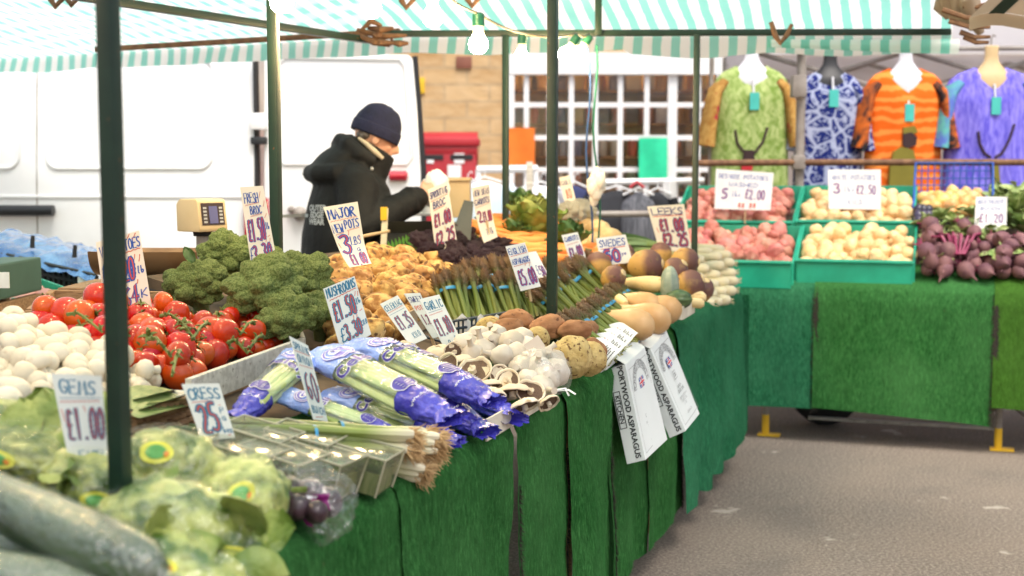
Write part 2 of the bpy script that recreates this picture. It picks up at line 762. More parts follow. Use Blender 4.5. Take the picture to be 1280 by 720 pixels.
def m_fabric(name, col, trans=.4):
    m, nt, out = newmat(name)
    k = NT(nt)
    co = k.coords(False)
    c = k.ramp(k.noise(co, 2.5, 4), [(.3, [x * .92 for x in col]), (.7, col)])
    df = k.n('BsdfDiffuse'); k.l(c, df.inputs[0])
    tr = k.n('BsdfTranslucent'); k.l(c, tr.inputs[0])
    mx = k.n('MixShader'); mx.inputs[0].default_value = trans
    k.l(df.outputs[0], mx.inputs[1]); k.l(tr.outputs[0], mx.inputs[2])
    k.l(mx.outputs[0], out.inputs[0])
    return m


def m_stone():
    m, nt, out = newmat('sandstone')
    k = NT(nt)
    tc = k.n('TexCoord')
    mp = k.n('Mapping')
    k.l(tc.outputs['Object'], mp.inputs[0])
    mp.inputs['Rotation'].default_value = (PI / 2, 0, 0)
    br = k.n('TexBrick')
    k.l(mp.outputs[0], br.inputs['Vector'])
    br.inputs['Scale'].default_value = 1.0
    br.inputs['Brick Width'].default_value = .46
    br.inputs['Row Height'].default_value = .17
    br.inputs['Mortar Size'].default_value = .016
    br.inputs['Color1'].default_value = (.44, .27, .12, 1)
    br.inputs['Color2'].default_value = (.58, .40, .21, 1)
    br.inputs['Mortar'].default_value = (.42, .30, .17, 1)
    co = k.coords(False, scale=(1, 1, 2.2))
    nn = k.noise(co, 5, 5)
    c = k.mix(k.ramp(nn, [(.35, .0), (.7, .6)]), br.outputs['Color'], (.64, .47, .28))
    n = k.bump(nn, .4, .03)
    p = principled(k, c, .9, .2, n)
    k.l(p.outputs[0], out.inputs[0])
    return m


MT = {}
MT['ground'] = m_ground()
MT['turf'] = m_turf('turf_green', (.026, .128, .030), (.085, .27, .080))
MT['turf_b'] = m_turf('turf_bluegreen', (.022, .150, .066), (.065, .28, .14))
MT['turf_c'] = m_turf('turf_olive', (.045, .13, .015), (.08, .20, .03))
MT['fringe'] = mat('fringe', (.014, .011, .008), .95, (.04, .032, .024), nscale=150, bump=.8, bscale=300, bstretch=(1, 1, .2))
MT['pole'] = mat('pole_green', (.005, .022, .012), .42, (.008, .030, .016), nscale=14, spots=(.10, .05, .02), sscale=45, slo=.7, shi=.74, var=0, bump=.1, bscale=120, bdist=.002)
MT['rust'] = mat('rusty_pipe', (.13, .06, .028), .75, (.22, .11, .05), nscale=25, bump=.4, bscale=90)
MT['greysteel'] = mat('grey_steel', (.22, .19, .165), .5, (.30, .27, .24), nscale=9, var=0, bump=.1, bscale=60)
MT['canopy'] = m_canopy()
MT['white_tent'] = m_fabric('white_tent', (.80, .79, .82), .45)
MT['canvas'] = m_fabric('tan_canvas', (.42, .33, .24), .3)
MT['canvas_dark'] = mat('dark_canvas', (.012, .035, .028), .8, var=0)
MT['stone'] = m_stone()
MT['white_paint'] = mat('white_paint', (.80, .81, .82), .35, var=0, nscale=3)
MT['van_white'] = mat('van_white', (.79, .80, .81), .22, var=0, nscale=1.2, Coat_Weight=.4, Coat_Roughness=.08)
MT['black_plastic'] = mat('black_plastic', (.018, .02, .024), .45, var=0, bump=.1, bscale=300)
MT['rubber'] = mat('rubber', (.02, .02, .022), .8, var=0)
MT['red_lens'] = mat('red_lens', (.42, .012, .03), .12, var=0, Coat_Weight=.6)
MT['red_paint'] = mat('post_box_red', (.36, .016, .026), .4, (.42, .022, .034), nscale=4, var=0)
MT['wood'] = mat('crate_wood', (.24, .135, .065), .8, (.36, .215, .11), nscale=9, stretch=(1, 9, 9), bump=.4, bscale=40, bstretch=(1, 8, 8), spots=(.12, .06, .03), sscale=14)
MT['wood_grey'] = mat('weathered_wood', (.50, .47, .41), .85, (.66, .63, .56), nscale=9, stretch=(1, 6, 6), bump=.35, bscale=50, bstretch=(1, 7, 7), spots=(.36, .33, .27), sscale=12)
MT['board'] = mat('display_board', (.07, .048, .03), .9, (.12, .08, .05), nscale=9, var=0)
MT['card'] = mat('cardboard', (.42, .30, .19), .85, (.50, .37, .24), nscale=7, bump=.1, bscale=90)
MT['crate_green'] = mat('green_plastic', (.010, .27, .16), .35, (.014, .33, .20), nscale=6, var=.06)
MT['crate_blue'] = mat('blue_plastic', (.03, .10, .42), .35, var=.05)
MT['crate_black'] = mat('black_crate', (.015, .017, .02), .4, var=0)
MT['glass'] = film('shop_glass', (.97, .97, .97), .035, .02, 0.02, 2)
MT['shop_in'] = mat('shop_interior', (.55, .42, .26), .8, (.66, .54, .38), nscale=1.5, var=0)


def emit(name, col, s):
    m, nt, out = newmat(name)
    k = NT(nt)
    e = k.n('Emission')
    e.inputs[0].default_value = (*col, 1)
    e.inputs[1].default_value = s
    k.l(e.outputs[0], out.inputs[0])
    return m


MT['bulb'] = emit('lit_bulb', (1, .70, .36), 150)
MT['tubelight'] = emit('shop_light', (1, .76, .46), 260)


def struct(o):
    o['kind'] = 'structure'
    return o


# ================================================================== ground
g = MB()
g.grid(60, 60, lambda u, v: V(((u - .5) * 160, -60 + v * 200, .0)), )
struct(g.build('ground', MT['ground'], smooth=False, origin=(0, 0, 0)))

# ================================================================== sandstone shop front
DB = 13.2
shop = thing('stone_building', (0, DB, 0), 'golden sandstone building with a white gridded shop window behind the stalls', 'building')
XL, XR = -4.5, 9.0
WX0, WX1 = W(632, 200, DB).x, W(905, 200, DB).x
WZ0, WZ1 = .55, W(640, 66, DB).z
for (x0, x1, z0, z1) in ((XL, WX0, 0, 6), (WX1, XR, 0, 6), (WX0, WX1, WZ1, 6), (WX0, WX1, 0, WZ0)):
    MB().box(((x0 + x1) / 2, DB + .2, (z0 + z1) / 2), (x1 - x0, .4, z1 - z0)).build('wall', MT['stone'], shop, smooth=False)
MB().box(((XL + XR) / 2, DB + 4, 6.1), (XR - XL + .4, 8.6, .2)).build('roof', mat('roof_slate', (.10, .10, .11), .8), shop, smooth=False)
win = MB()
win.box(((WX0 + WX1) / 2, DB + .02, WZ1 - .11), (WX1 - WX0, .14, .22))
win.box(((WX0 + WX1) / 2, DB + .02, WZ0 + .04), (WX1 - WX0, .2, .08))
for x, w in ((WX0 + .04, .1), (WX1 - .04, .1)):
    win.box((x, DB + .02, (WZ0 + WZ1) / 2 - .07), (w, .13, WZ1 - WZ0 - .31))
wf = win.build('window_frame', MT['white_paint'], shop, smooth=False)
bars = MB()
for px in (658, 687, 714, 744, 775, 808, 840, 872):
    x = W(px, 200, DB).x
    w = .095 if px == 840 else .052
    bars.box((x, DB + .03, (WZ0 + WZ1) / 2 - .07), (w, .06, WZ1 - WZ0 - .31))
for py in (131, 172, 212, 250, 290):
    z = W(640, py, DB).z
    bars.box(((WX0 + WX1) / 2, DB + .033, z), (WX1 - WX0 - .12, .05, .05))
bars.build('glazing_bars', MT['white_paint'], shop, smooth=False)
MB().box(((WX0 + WX1) / 2, DB + .09, (WZ0 + WZ1) / 2 - .07), (WX1 - WX0 - .1, .006, WZ1 - WZ0 - .3)).build('pane', MT['glass'], shop, smooth=False)
room = MB()
room.box(((WX0 + WX1) / 2, DB + 2.6, 1.7), (5, .1, 3.4))
room.box(((WX0 + WX1) / 2, DB + 1.5, 3.1), (5, 2.1, .1))
room.box((WX0 - .9, DB + 1.5, 1.6), (.1, 2.1, 2.9))
room.box((WX1 + .9, DB + 1.5, 1.6), (.1, 2.1, 2.9))
room.build('shop_room', MT['shop_in'], shop, smooth=False)
for px, py in ((752, 98), (778, 98), (860, 100), (700, 100)):
    p = W(px, py, DB + .9)
    MB().box(p, (.42, .08, .05)).build('shop_light', MT['tubelight'], shop)
for px in (668, 720, 770, 825, 880):
    sh = thing('display_shelf', V((W(px, 300, DB + .7).x, DB + .7, .0)), 'wooden shop shelf stocked with goods seen through the window', 'shelf', 'shelves inside the shop window')
    c = sh.location
    MB().box((c.x, c.y + .16, 1.3), (.5, .02, 2.6)).build('back_panel', MT['shop_in'], sh, smooth=False)
    for z in (.6, .95, 1.3, 1.65, 2.0, 2.35):
        MB().box((c.x, c.y, z), (.5, .3, .025)).build('shelf_board', MT['wood'], sh, smooth=False)
gc = [(.42, .10, .06), (.16, .15, .2), (.55, .42, .16), (.6, .52, .4), (.10, .08, .06), (.2, .24, .14), (.45, .24, .09), (.36, .16, .10), (.42, .42, .42)]
gm = [mat('goods_paint', c, .4, var=.15) for c in gc]
jars = []
for m_ in gm:
    b = MB()
    b.lathe([(.045, 0), (.05, .02), (.05, .13), (.035, .16), (.035, .19), (.03, .195)], 10)
    jars.append(b.build('shop_jar', m_, local=True))
bxs = []
for m_ in gm:
    b = MB().box((0, 0, .1), (.14, .1, .2))
    b.box((0, -.052, .11), (.09, .006, .09))
    bxs.append(b.build('shop_box', m_, local=True, bevel=.004))
KJ, KB = Kind(*jars), Kind(*bxs)
for px in (668, 720, 770, 825, 880):
    x0 = W(px, 300, DB + .7).x
    for z in (.95, 1.3, 1.65, 2.0, 2.35):
        for j in range(3):
            x = x0 + (-.16, .0, .16)[j] + R.uniform(-.02, .02)
            kk, nm, lb = (KJ, 'jar', 'coloured jar standing on a shop shelf behind the window') if R.random() < .5 else (KB, 'box', 'coloured carton standing on a shop shelf behind the window')
            kk.place((x, DB + .64 + R.uniform(-.03, .03), z + .0135), (0, 0, R.uniform(-.3, .3)), R.uniform(.8, 1.15), lb, nm, 'goods inside the shop window', var=R.randrange(9))
KJ.cleanup(); KB.cleanup()
# yellow plate and brown plaque on the stone
p = W(525, 107, DB)
tag(MB().box((p.x, DB - .014, p.z), (.1, .03, .16)).build('wall_sign', mat('yellow_sign', (.75, .48, .02), .5), bevel=.004), 'small yellow sign fixed to the sandstone wall', 'sign')
p = W(580, 78, DB)
tag(MB().box((p.x, DB - .014, p.z), (.16, .03, .12)).build('wall_plaque', mat('brown_plaque', (.22, .08, .05), .5), bevel=.004), 'brown plaque high on the sandstone wall beside the lamp', 'plaque')
# coloured paper notices in the window
p = W(650, 183, DB - .1)
MN = mat('orange_paper', (.85, .20, .02), .7, var=0)
b = MB().grid(6, 6, lambda u, v: V((p.x - .15 + .3 * u, DB - .07 + .02 * math.sin(u * 4 + v), p.z - .19 + .38 * v)))
b.add([q + V((0, .004, 0)) for q in b.v], [f[::-1] for f in b.f])
tag(b.build('notice', MN), 'plain orange paper notice hung in front of the shop window', 'notice')
p = W(817, 198, DB - .1)
b = MB().grid(6, 6, lambda u, v: V((p.x - .145 + .29 * u, DB - .07 + .015 * math.sin(u * 5 + v * 2), p.z - .21 + .42 * v)))
b.add([q + V((0, .004, 0)) for q in b.v], [f[::-1] for f in b.f])
tag(b.build('notice', mat('green_paper', (.02, .62, .33), .7, var=0)), 'plain bright green paper notice hung in front of the shop window', 'notice')

# ================================================================== red pillar post box (double)
DP = 11.6
pc = W(560, 200, DP)
pb = thing('post_box', (pc.x, DP, 0), 'red double post box with two slots standing before the sandstone wall', 'post box')
zt = W(560, 183, DP).z
b = MB().box((pc.x, DP, zt / 2), (.52, .4, zt))
b.build('body', MT['red_paint'], pb, bevel=.02)
MB().box((pc.x, DP, zt + .035), (.58, .46, .07)).build('cap', MT['red_paint'], pb, bevel=.02)
zt2 = zt + .07
b = MB().tube([V((pc.x - .27, DP, zt2 - .10)), V((pc.x + .27, DP, zt2 - .10))], .16, 28)
b.v = [V((p.x, DP + (p.y - DP) * 1.3, p.z)) for p in b.v]
b.build('domed_top', MT['red_paint'], pb)
for dx in (-.13, .13):
    MB().box((pc.x + dx, DP - .203, zt - .1), (.2, .012, .045)).build('slot', MT['rubber'], pb, bevel=.003)
for px, py, w, h in ((574, 198, .09, .09), (568, 216, .12, .14), (538, 200, .06, .06)):
    q = W(px, py, DP - .2)
    MB().box((q.x, DP - .204, q.z), (w, .008, h)).build('notice_plate', MT['white_paint'], pb)

# ================================================================== white van with its rear door swung open
DV = 7.7
van = thing('white_van', (-3.9, DV + .9, 0), 'white panel van parked along behind the stall with one rear door open', 'van')
VX1 = W(316, 200, DV).x
VX0 = VX1 - 5.4
prof = [(0, .35), (0, .9), (.015, 1.2), (.03, 1.5), (.07, 1.9), (.11, 2.25), (.16, 2.42), (.26, 2.5)]   # offset of the side from the vertical
rings = []
full = [V((0, DV + y, z)) for y, z in prof] + [V((0, DV + 1.95 - y, z)) for y, z in reversed(prof)]
for x, sc, drop in ((VX1, 1, 0), (VX1 - .06, 1, 0), (VX0 + 1.6, 1, 0), (VX0 + 1.0, 1, .32), (VX0 + .5, 1, 1.25), (VX0 + .06, .98, 1.5), (VX0, .95, 1.6)):
    rings.append([V((x, p.y, min(p.z, 2.5 - drop) if p.z > .9 else p.z)) for p in full])
b = MB().loft(rings)
vb = b.build('body', MT['van_white'], van, sharp=35, bevel=0)
# pressed panels, seams and rub strip (raised rims, slightly proud)
def side_y(z):
    for (y0, z0), (y1, z1) in zip(prof, prof[1:]):
        if z0 <= z <= z1:
            return DV + y0 + (y1 - y0) * (z - z0) / (z1 - z0)
    return DV
def rim(px0, px1, py0, py1, name='pressed_panel'):
    pts = []
    rr = 14
    for cx, cy, a0 in ((px1 - rr, py0 + rr, -90), (px1 - rr, py1 - rr, 0), (px0 + rr, py1 - rr, 90), (px0 + rr, py0 + rr, 180)):
        for i in range(6):
            a = math.radians(a0 + i * 18)
            q = W(cx + rr * math.cos(a), cy + rr * math.sin(a), DV)
            pts.append(V((q.x, side_y(q.z) - .002, q.z)))
    pts.append(pts[0])
    MB().tube(pts, .014, 6, False).build(name, MT['van_white'], vb)
rim(57, 262, 72, 210)
rim(-210, 20, 72, 210)
q0, q1 = W(-220, 246, DV), W(316, 246, DV)
MB().tube([V((q0.x, side_y(q0.z), q0.z)), V((q1.x, side_y(q1.z), q1.z))], .012, 6).build('crease_line', MT['van_white'], vb)
for px in (38, -215):
    qa, qb = W(px, 40, DV), W(px, 400, DV)
    pts = [V((qa.x, side_y(z) - .0005, z)) for z in (2.3, 2.0, 1.7, 1.4, 1.1, .8, .5)]
    MB().tube(pts, .004, 5).build('door_seam', MT['greysteel'], vb)
h0, h1 = W(-30, 263, DV - .03), W(67, 263, DV - .03)
hb = MB().tube([h0, (h0 + h1) / 2, h1], .036, 10, flat=.9)
hb.build('door_handle', MT['black_plastic'], vb, bevel=.0)
q = W(319, 320, DV)
MB().box((q.x + .005, DV + .09, 1.2), (.016, .12, 1.9)).build('rear_pillar', MT['rubber'], van, bevel=.01)
q = W(321, 272, DV - .02)
MB().box((q.x, DV - .005, q.z), (.15, .1, .24)).build('tail_light', MT['red_lens'], van, bevel=.02)
for x in (VX0 + .95, VX1 - 1.15):
    w_ = MB().lathe([(.05, -.1), (.28, -.1), (.34, -.07), (.34, .07), (.28, .1), (.05, .1)], 24)
    w_.xf(Matrix.Translation((x, DV + .14, .34)) @ Matrix.Rotation(PI / 2, 4, 'X'))
    w_.build('wheel', MT['rubber'], van)
# the open rear door: seen flat on from its outside
door = MB()
D2 = DV + .05
def dpt(px, py): return W(px, py, D2)
edge = [(330, 66), (510, 68), (516, 74), (521, 130), (526, 215), (527, 300), (527, 420), (330, 420)]
front = [dpt(*e) for e in edge]
back = [p + V((0, .07, 0)) for p in front]
door.loft([front, back])
do = door.build('rear_door', MT['van_white'], van, bevel=.012)
MB().tube([dpt(517, 70) + V((.006, .02, 0)), dpt(522, 130) + V((.006, .02, 0)), dpt(528, 215) + V((.006, .02, 0)), dpt(529, 420) + V((.006, .02, 0))], .017, 6).build('door_seal', MT['rubber'], do)
pts = []
for x, y in ((356, 72), (500, 74), (506, 82), (512, 150), (515, 196), (508, 205), (356, 205), (348, 196), (348, 80), (356, 72)):
    pts.append(dpt(x, y) + V((0, -.002, 0)))
MB().tube(pts, .012, 6, False).build('pressed_panel', MT['van_white'], do)
l0, l1 = dpt(488, 220) + V((0, -.01, 0)), dpt(508, 220) + V((0, -.01, 0))
MB().tube([l0 - V((.01, 0, 0)), l0, l1, l1 + V((.01, 0, 0))], [.018, .032, .032, .018], 10).build('marker_lamp', MT['red_lens'], do)
for px, py, r in ((365, 262, .022), (376, 267, .045)):
    q = dpt(px, py) + V((0, -.03, 0))
    MB().blob(2, lambda p: q + p * r).build('door_stop', MT['greysteel'], do)
for py in (152, 176, 330):
    q = dpt(325, py)
    MB().box(q + V((0, -.03, 0)), (.10, .04, .10 if py == 152 else .045)).build('hinge', MT['black_plastic'] if py != 152 else MT['van_white'], do, bevel=.01)

# ================================================================== white gazebo behind the dresses
DG = 10.4
gz = thing('gazebo', (3.4, DG, 0), 'white market gazebo with grey scissor trusses behind the hanging dresses', 'gazebo')
gx0, gx1 = W(905, 200, DG).x, 6.2
MB().grid(40, 8, lambda u, v: V((gx0 + (gx1 - gx0) * u, DG + .05 * math.sin(u * 40) * (1 - v) + .02 * math.sin(u * 17),   .15 + 2.25 * v))).build('back_wall', MT['white_tent'], gz)
apex = V(((gx0 + gx1) / 2, DG - .6, 3.1))
cs = [V((gx0, DG, 2.42)), V((gx1, DG, 2.42)), V((gx1, DG - 1.2, 2.55)), V((gx0, DG - 1.2, 2.55))]
rf = MB()
for i in range(4):
    a, c = cs[i], cs[(i + 1) % 4]
    rf.grid(8, 8, lambda u, v, a=a, c=c: a.lerp(c, u).lerp(apex, v) - V((0, 0, .12 * math.sin(v * PI))))
rf.build('roof', MT['white_tent'], gz)
vl = MB()
for i in range(4):
    a, c = cs[i], cs[(i + 1) % 4]
    vl.grid(20, 2, lambda u, v, a=a, c=c: a.lerp(c, u) - V((0, 0, .22 * v)))
vl.build('valance', MT['white_tent'], gz)
for c in cs:
    MB().box((c.x, c.y, 1.2), (.04, .04, 2.4)).build('leg', MT['greysteel'], gz)
for zz, yy in ((0, DG - .06), (0, DG - 1.1)):
    nb = 4
    for i in range(nb):
        a = gx0 + (gx1 - gx0) * i / nb
        c = gx0 + (gx1 - gx0) * (i + 1) / nb
        MB().tube([V((a, yy, 2.02)), V((c, yy, 2.34))], .018, 6).build('truss_bar', MT['greysteel'], gz)
        MB().tube([V((a, yy - .03, 2.34)), V((c, yy - .03, 2.02))], .018, 6).build('truss_bar', MT['greysteel'], gz)
# ================================================================== the near stall: frame, canopy, lamps
ROTZ = Matrix.Rotation(-TH, 3, 'Z')
S_EAVE = [(-.97, 3.52), (1.58, 2.90), (4.3, 3.25)]


def s_eave(t):
    for (t0, s0), (t1, s1) in zip(S_EAVE, S_EAVE[1:]):
        if t <= t1 or t1 == 4.3:
            return s0 + (s1 - s0) * (t - t0) / (t1 - t0)


def can_z(t, d):
    k = .40 - .27 * min(1, max(0, (t - .9) / 1.0))
    z = 2.12 + k * min(d, .8) + (.10 + (.40 - k) * .2) * max(0, d - .8)
    s = s_eave(t) - d
    return z + .018 * nz((t * 1.6, s * 2.2, 0), 1.5) * min(1, d * 6) - .012 * math.sin(t * 7) * min(1, d * 4)


fr = thing('stall_frame', ST(.9, .6, 0), 'dark green square tube frame of poles and beams around the vegetable stall', 'stall frame')
def pole_at(px, py, D, w, z0=0, z1=2.12, name='pole'):
    p = W(px, py, D)
    return MB().box((p.x, p.y, (z0 + z1) / 2), (w, w, z1 - z0), ROTZ).build(name, MT['pole'], fr, bevel=.003)
pole_at(142.5, 300, 1.83, .0255, 0, 2.55)
pole_at(690.5, 200, 3.85, .0285, 0, 2.55)
pole_at(343.5, 160, 3.75, .0285, 0, 2.50)
pole_at(632, 150, 5.72, .026, 0, 2.07)
pole_at(870, 150, 5.70, .026, 0, 2.07)
def beam(a, b, w=.032, name='beam', m='pole', h=None):
    d = (b - a)
    q = d.to_track_quat('X', 'Z').to_matrix()
    return MB().box((a + b) / 2, (d.length, w, h or w), q).build(name, MT[m], fr, bevel=.003)
Cn = W(470, 50, 5.75)
Rn = W(1188, 42, 5.75)
Cn.z = 2.078; Rn.z = 2.086
beam(Cn, Rn, .03, h=.028)
beam(W(60, -10.5, 4.4), W(462, 50.5, 5.74), .03, h=.03)
beam(W(120, 62, 6.35), W(500, 39, 6.0), .026, 'eave_pipe', 'rust')
beam(W(748, -12, 5.72), W(748, 44, 5.72), .03, 'strut')
# clamps and rag at the corner joint
cl = MB()
cc = W(478, 47, 5.70)
for i in range(9):
    a = cc + V((R.uniform(-.13, .06), R.uniform(-.03, .03), R.uniform(-.05, .05)))
    c2 = cc + V((R.uniform(-.05, .12), R.uniform(-.04, .04), R.uniform(-.05, .06)))
    cl.tube([a, (a + c2) / 2 + V((0, -.02, R.uniform(-.03, .03))), c2], [.008, .016, .007], 6)
cl.build('corner_clamp', MT['rust'], fr)
for px, py in ((70, 2), (90, 0), (508, 4), (590, 2), (975, 48)):
    a = W(px, py, 5.0 if px < 200 else 5.6)
    MB().tube([a + V((-.04, 0, .07)), a + V((-.02, 0, .01)), a + V((0, -.01, -.02)), a + V((.03, 0, .015)), a + V((.05, 0, .06))], [.01, .013, .013, .011, .008], 6).build('canopy_hook', MT['rust'], fr)

can = thing('canopy', ST(1, 1, 2.1), 'green and white striped sheet canopy stretched over the vegetable stall', 'canopy')
PER = .0865
b = MB()
NU, NVv = 150, 46
uvs = []
T0, T1 = -.97, 4.3
def can_pt(u, v):
    t = T0 + (T1 - T0) * u
    d = (v ** 1.8) * (s_eave(t) + 2.6)
    return ST(s_eave(t) - d, t, can_z(t, d))
b.grid(NU, NVv, can_pt)
pan = b.build('roof_sheet', MT['canopy'], can)
def stripes(ob, nu, nv, fn):
    at = ob.data.attributes.new('stripe', 'FLOAT_VECTOR', 'POINT')
    vals = []
    for i in range(nu + 1):
        for j in range(nv + 1):
            vals += fn(i / nu, j / nv)
    at.data.foreach_set('vector', vals)
stripes(pan, NU, NVv, lambda u, v: ((T0 + (T1 - T0) * u) / PER, ((v ** 1.8) * 5.9 / .16) if T0 + (T1 - T0) * u > 1.55 else .15, 0))
b = MB()
def val_pt(u, v):
    t = T0 + (T1 - T0) * u
    drop = .085 + .02 * nz((t * 3, 0, 0), 1.0) + (.02 if t < .5 else 0)
    p = ST(s_eave(t) + .012 - .02 * v + .012 * math.sin(t * 9) * v, t, 2.12 - drop * v)
    return p
b.grid(NU, 4, val_pt)
va = b.build('valance', MT['canopy'], can)
stripes(va, NU, 4, lambda u, v: ((T0 + (T1 - T0) * u) / PER, .2, 0))
# hem pipe inside the valance roll on the right end
b = MB()
rollpts = [W(960, 54, 5.95), W(1050, 56, 5.95), W(1140, 58, 5.9), W(1198, 58, 5.86)]
b.tube(rollpts, [.018, .024, .03, .034], 12)
ro = b.build('rolled_hem', MT['canopy'], can)
at = ro.data.attributes.new('stripe', 'FLOAT_VECTOR', 'POINT')
vals = []
for v_ in ro.data.vertices:
    p = v_.co + wloc(can)
    vals += [st_of(p)[1] / PER, .2, 0]
at.data.foreach_set('vector', vals)

# bundled canvas and hooks at the right corner, and the tan canopy of the next stall
bun = thing('canvas_bundle', W(1200, 30, 5.6), 'brown canvas bundle with rusty hooks tied at the end of the striped canopy', 'canvas bundle')
b = MB()
for i in range(5):
    a = W(1178 + i * 8, -20, 5.7 - .03 * i); c2 = W(1186 + i * 10, 22 + 5 * i, 5.68 - .03 * i)
    b.tube([a, a.lerp(c2, .35) + V((R.uniform(-.02, .02), -.02, 0)), a.lerp(c2, .7) + V((R.uniform(-.02, .02), .01, 0)), c2], [.03, .045, .04, .016], 10)
b.build('bundle', MT['canvas'], bun)
b = MB()
for (x0, y0, x1, y1) in ((1178, 12, 1236, 24), (1186, 26, 1238, 34), (1200, 40, 1238, 46), (1204, 8, 1240, 2), (1205, 46, 1236, 53)):
    a, c2 = W(x0, y0, 5.55), W(x1, y1, 5.5)
    b.tube([a, a.lerp(c2, .5) - V((0, 0, .012)), c2], [.012, .010, .007], 6)
b.build('hook', MT['rust'], bun)
nc = thing('neighbour_canopy', W(1260, 0, 4.6), 'tan canvas canopy edge with a dark band on the neighbouring stall', 'canopy')
def ncp(u, v):
    a = W(1212, 22, 5.0).lerp(W(1420, 6, 4.6), u)
    return a + V((.1 * v, -1.4 * v, .42 * v + .015 * math.sin(u * 11)))
MB().grid(14, 8, ncp).build('sheet', MT['canvas'], nc)
MB().grid(2, 8, lambda u, v: ncp(.12 + .10 * u, v) - V((0, .0, .006))).build('dark_band', MT['canvas_dark'], nc)
MB().grid(14, 2, lambda u, v: ncp(u, 0) + V((0, .004, -.05 * v))).build('valance', MT['canvas'], nc)

# lamps on their cord
LG = 'lit bulbs strung under the canopy'
MT['holder'] = mat('green_holder', (.012, .12, .07), .45, var=0)
MT['bulbneck'] = mat('bulb_neck', (.75, .70, .60), .4, var=0)
def lamp(p, r, label, tilt=(0, 0, 0)):
    th = thing('bulb_lamp', p, label, 'light bulb', LG)
    th.rotation_euler = tilt
    MB().lathe([(.0, -2.05 * r), (.55 * r, -1.95 * r), (.9 * r, -1.55 * r), (1.0 * r, -1.1 * r), (.88 * r, -.62 * r), (.62 * r, -.2 * r), (.55 * r, 0)], 18).build('bulb', MT['bulb'], th, local=True)
    MB().lathe([(.56 * r, -.02 * r), (.56 * r, .75 * r), (.50 * r, .8 * r)], 14).build('neck', MT['bulbneck'], th, local=True)
    MB().lathe([(.62 * r, .76 * r), (.62 * r, 1.9 * r), (.40 * r, 2.1 * r), (.1, 2.12 * r)][:3], 14).build('holder', MT['holder'], th, local=True)
    return th
LP = [(352, -15, 3.5, .033, 'lit bulb at the picture top beside the green pole near the scale'),
      (463, -5, 4.0, .034, 'lit bulb half way along the string above the man in the beanie'),
      (541, 7, 4.2, .034, 'lit bulb in front of the striped eave right of the corner clamp'),
      (598, 42, 4.5, .034, 'lit bulb hanging lowest, in front of the sandstone wall')]
tops = []
for px, py, D, r, lb in LP:
    p = W(px, py, D)
    lamp(p, r, lb)
    tops.append(p + V((0, 0, 2.0 * r)))
for px, py, D, r, lb, tl in ((652, 62, 5.2, .03, 'lit bulb in a green holder hanging left of the middle pole', (0, .05, 0)),
                         (712, 60, 5.4, .03, 'lit bulb tilted sideways just right of the middle pole', (.1, .6, 0)),
                         (728, 60, 5.5, .03, 'lit bulb leaning against the green beam by the hanging cords', (.1, .55, 0))):
    p = W(px, py, D)
    lamp(p, r, lb, tl)
    tops.append(p + V((.03, 0, 2.0 * r)))
near = []
for s_, t_, lb in ((-.15, .95, 'lit bulb above the tomatoes'), (-.85, .85, 'lit bulb above the bagged lettuces'), (-1.45, .7, 'lit bulb above the wrapped cucumbers at the near end')):
    p = ST(s_, t_, 2.02)
    lamp(p, .034, lb)
    near.append(p + V((0, 0, .068)))
allp = list(reversed(near)) + tops
cp = []
for a, c2 in zip(allp, allp[1:]):
    for i in range(6):
        u = i / 6
        cp.append(a.lerp(c2, u) + V((0, 0, .07 * math.sin(u * PI) * -.6 + .03 * math.sin(u * PI))))
cp.append(allp[-1])
tag(MB().tube(cp, .005, 6).build('lamp_cord', mat('cord_tan', (.22, .19, .12), .6)), 'thin cord carrying the string of bulbs under the canopy', 'cord')
for i, (x0, x1, lb, c) in enumerate(((734, 738, 'blue cord hanging from the green beam in front of the shop window', (.03, .08, .22)), (743, 748, 'green cord hanging from the green beam in front of the shop window', (.01, .12, .07)))):
    a = W(x0, 56, 5.6); e = W(x1, 318, 5.6)
    pts = [a.lerp(e, u / 10) + V((.012 * math.sin(u * .9 + i), 0, 0)) for u in range(11)]
    tag(MB().tube(pts, .0045, 6).build('thin_cord', mat('cord_paint', c, .5)), lb, 'cord')
b = MB()
q = W(746, 232, 5.55)
for i in range(16):
    o = V((R.uniform(-.022, .022), R.uniform(-.02, .02), R.uniform(-.06, .05)))
    b.blob(2, lambda p, o=o: q + o + V((p.x * .022, p.y * .014, p.z * .036)) * (1 + .3 * nz(p + o * 20, 2)))
tag(b.build('paper_bag_bunch', mat('bag_white', (.78, .74, .64), .7)), 'bunch of white paper bags hung on the cord before the shop window', 'paper bags')

# ================================================================== the display table under the produce
tb = thing('display_table', ST(.8, .6, 0), 'long sloping timber display table carrying the vegetables', 'table')
def slab(s0, s1, t0, t1, z0, z1, th=.03):
    p = [ST(s0, t0, z0 - th), ST(s1, t0, z0 - th), ST(s1, t1, z1 - th), ST(s0, t1, z1 - th)]
    return MB().hexa(p + [q + V((0, 0, th)) for q in p])
def bz(t): return ZT + .25 * t
slab(-2.1, .30, .04, 1.02, bz(.04) - .012, bz(1.02) - .012).build('table_top', MT['board'], tb, smooth=False)
slab(.302, 3.36, .04, 1.22, bz(.04) - .012, bz(1.22) - .012).build('table_top', MT['board'], tb, smooth=False)
for s_ in (-2.0, -.6, .9, 2.2, 3.2):
    for t_ in (.14, .98):
        h = bz(t_) - .05
        MB().box(ST(s_, t_, h / 2), (.05, .05, h), ROTZ).build('leg', MT['wood'], tb, smooth=False)
q = W(757, 712, 3.75)
MB().box((ST(.78, .10, .11)), (.03, .03, .22), ROTZ).build('leg_foot', MT['red_paint'], tb, smooth=False)

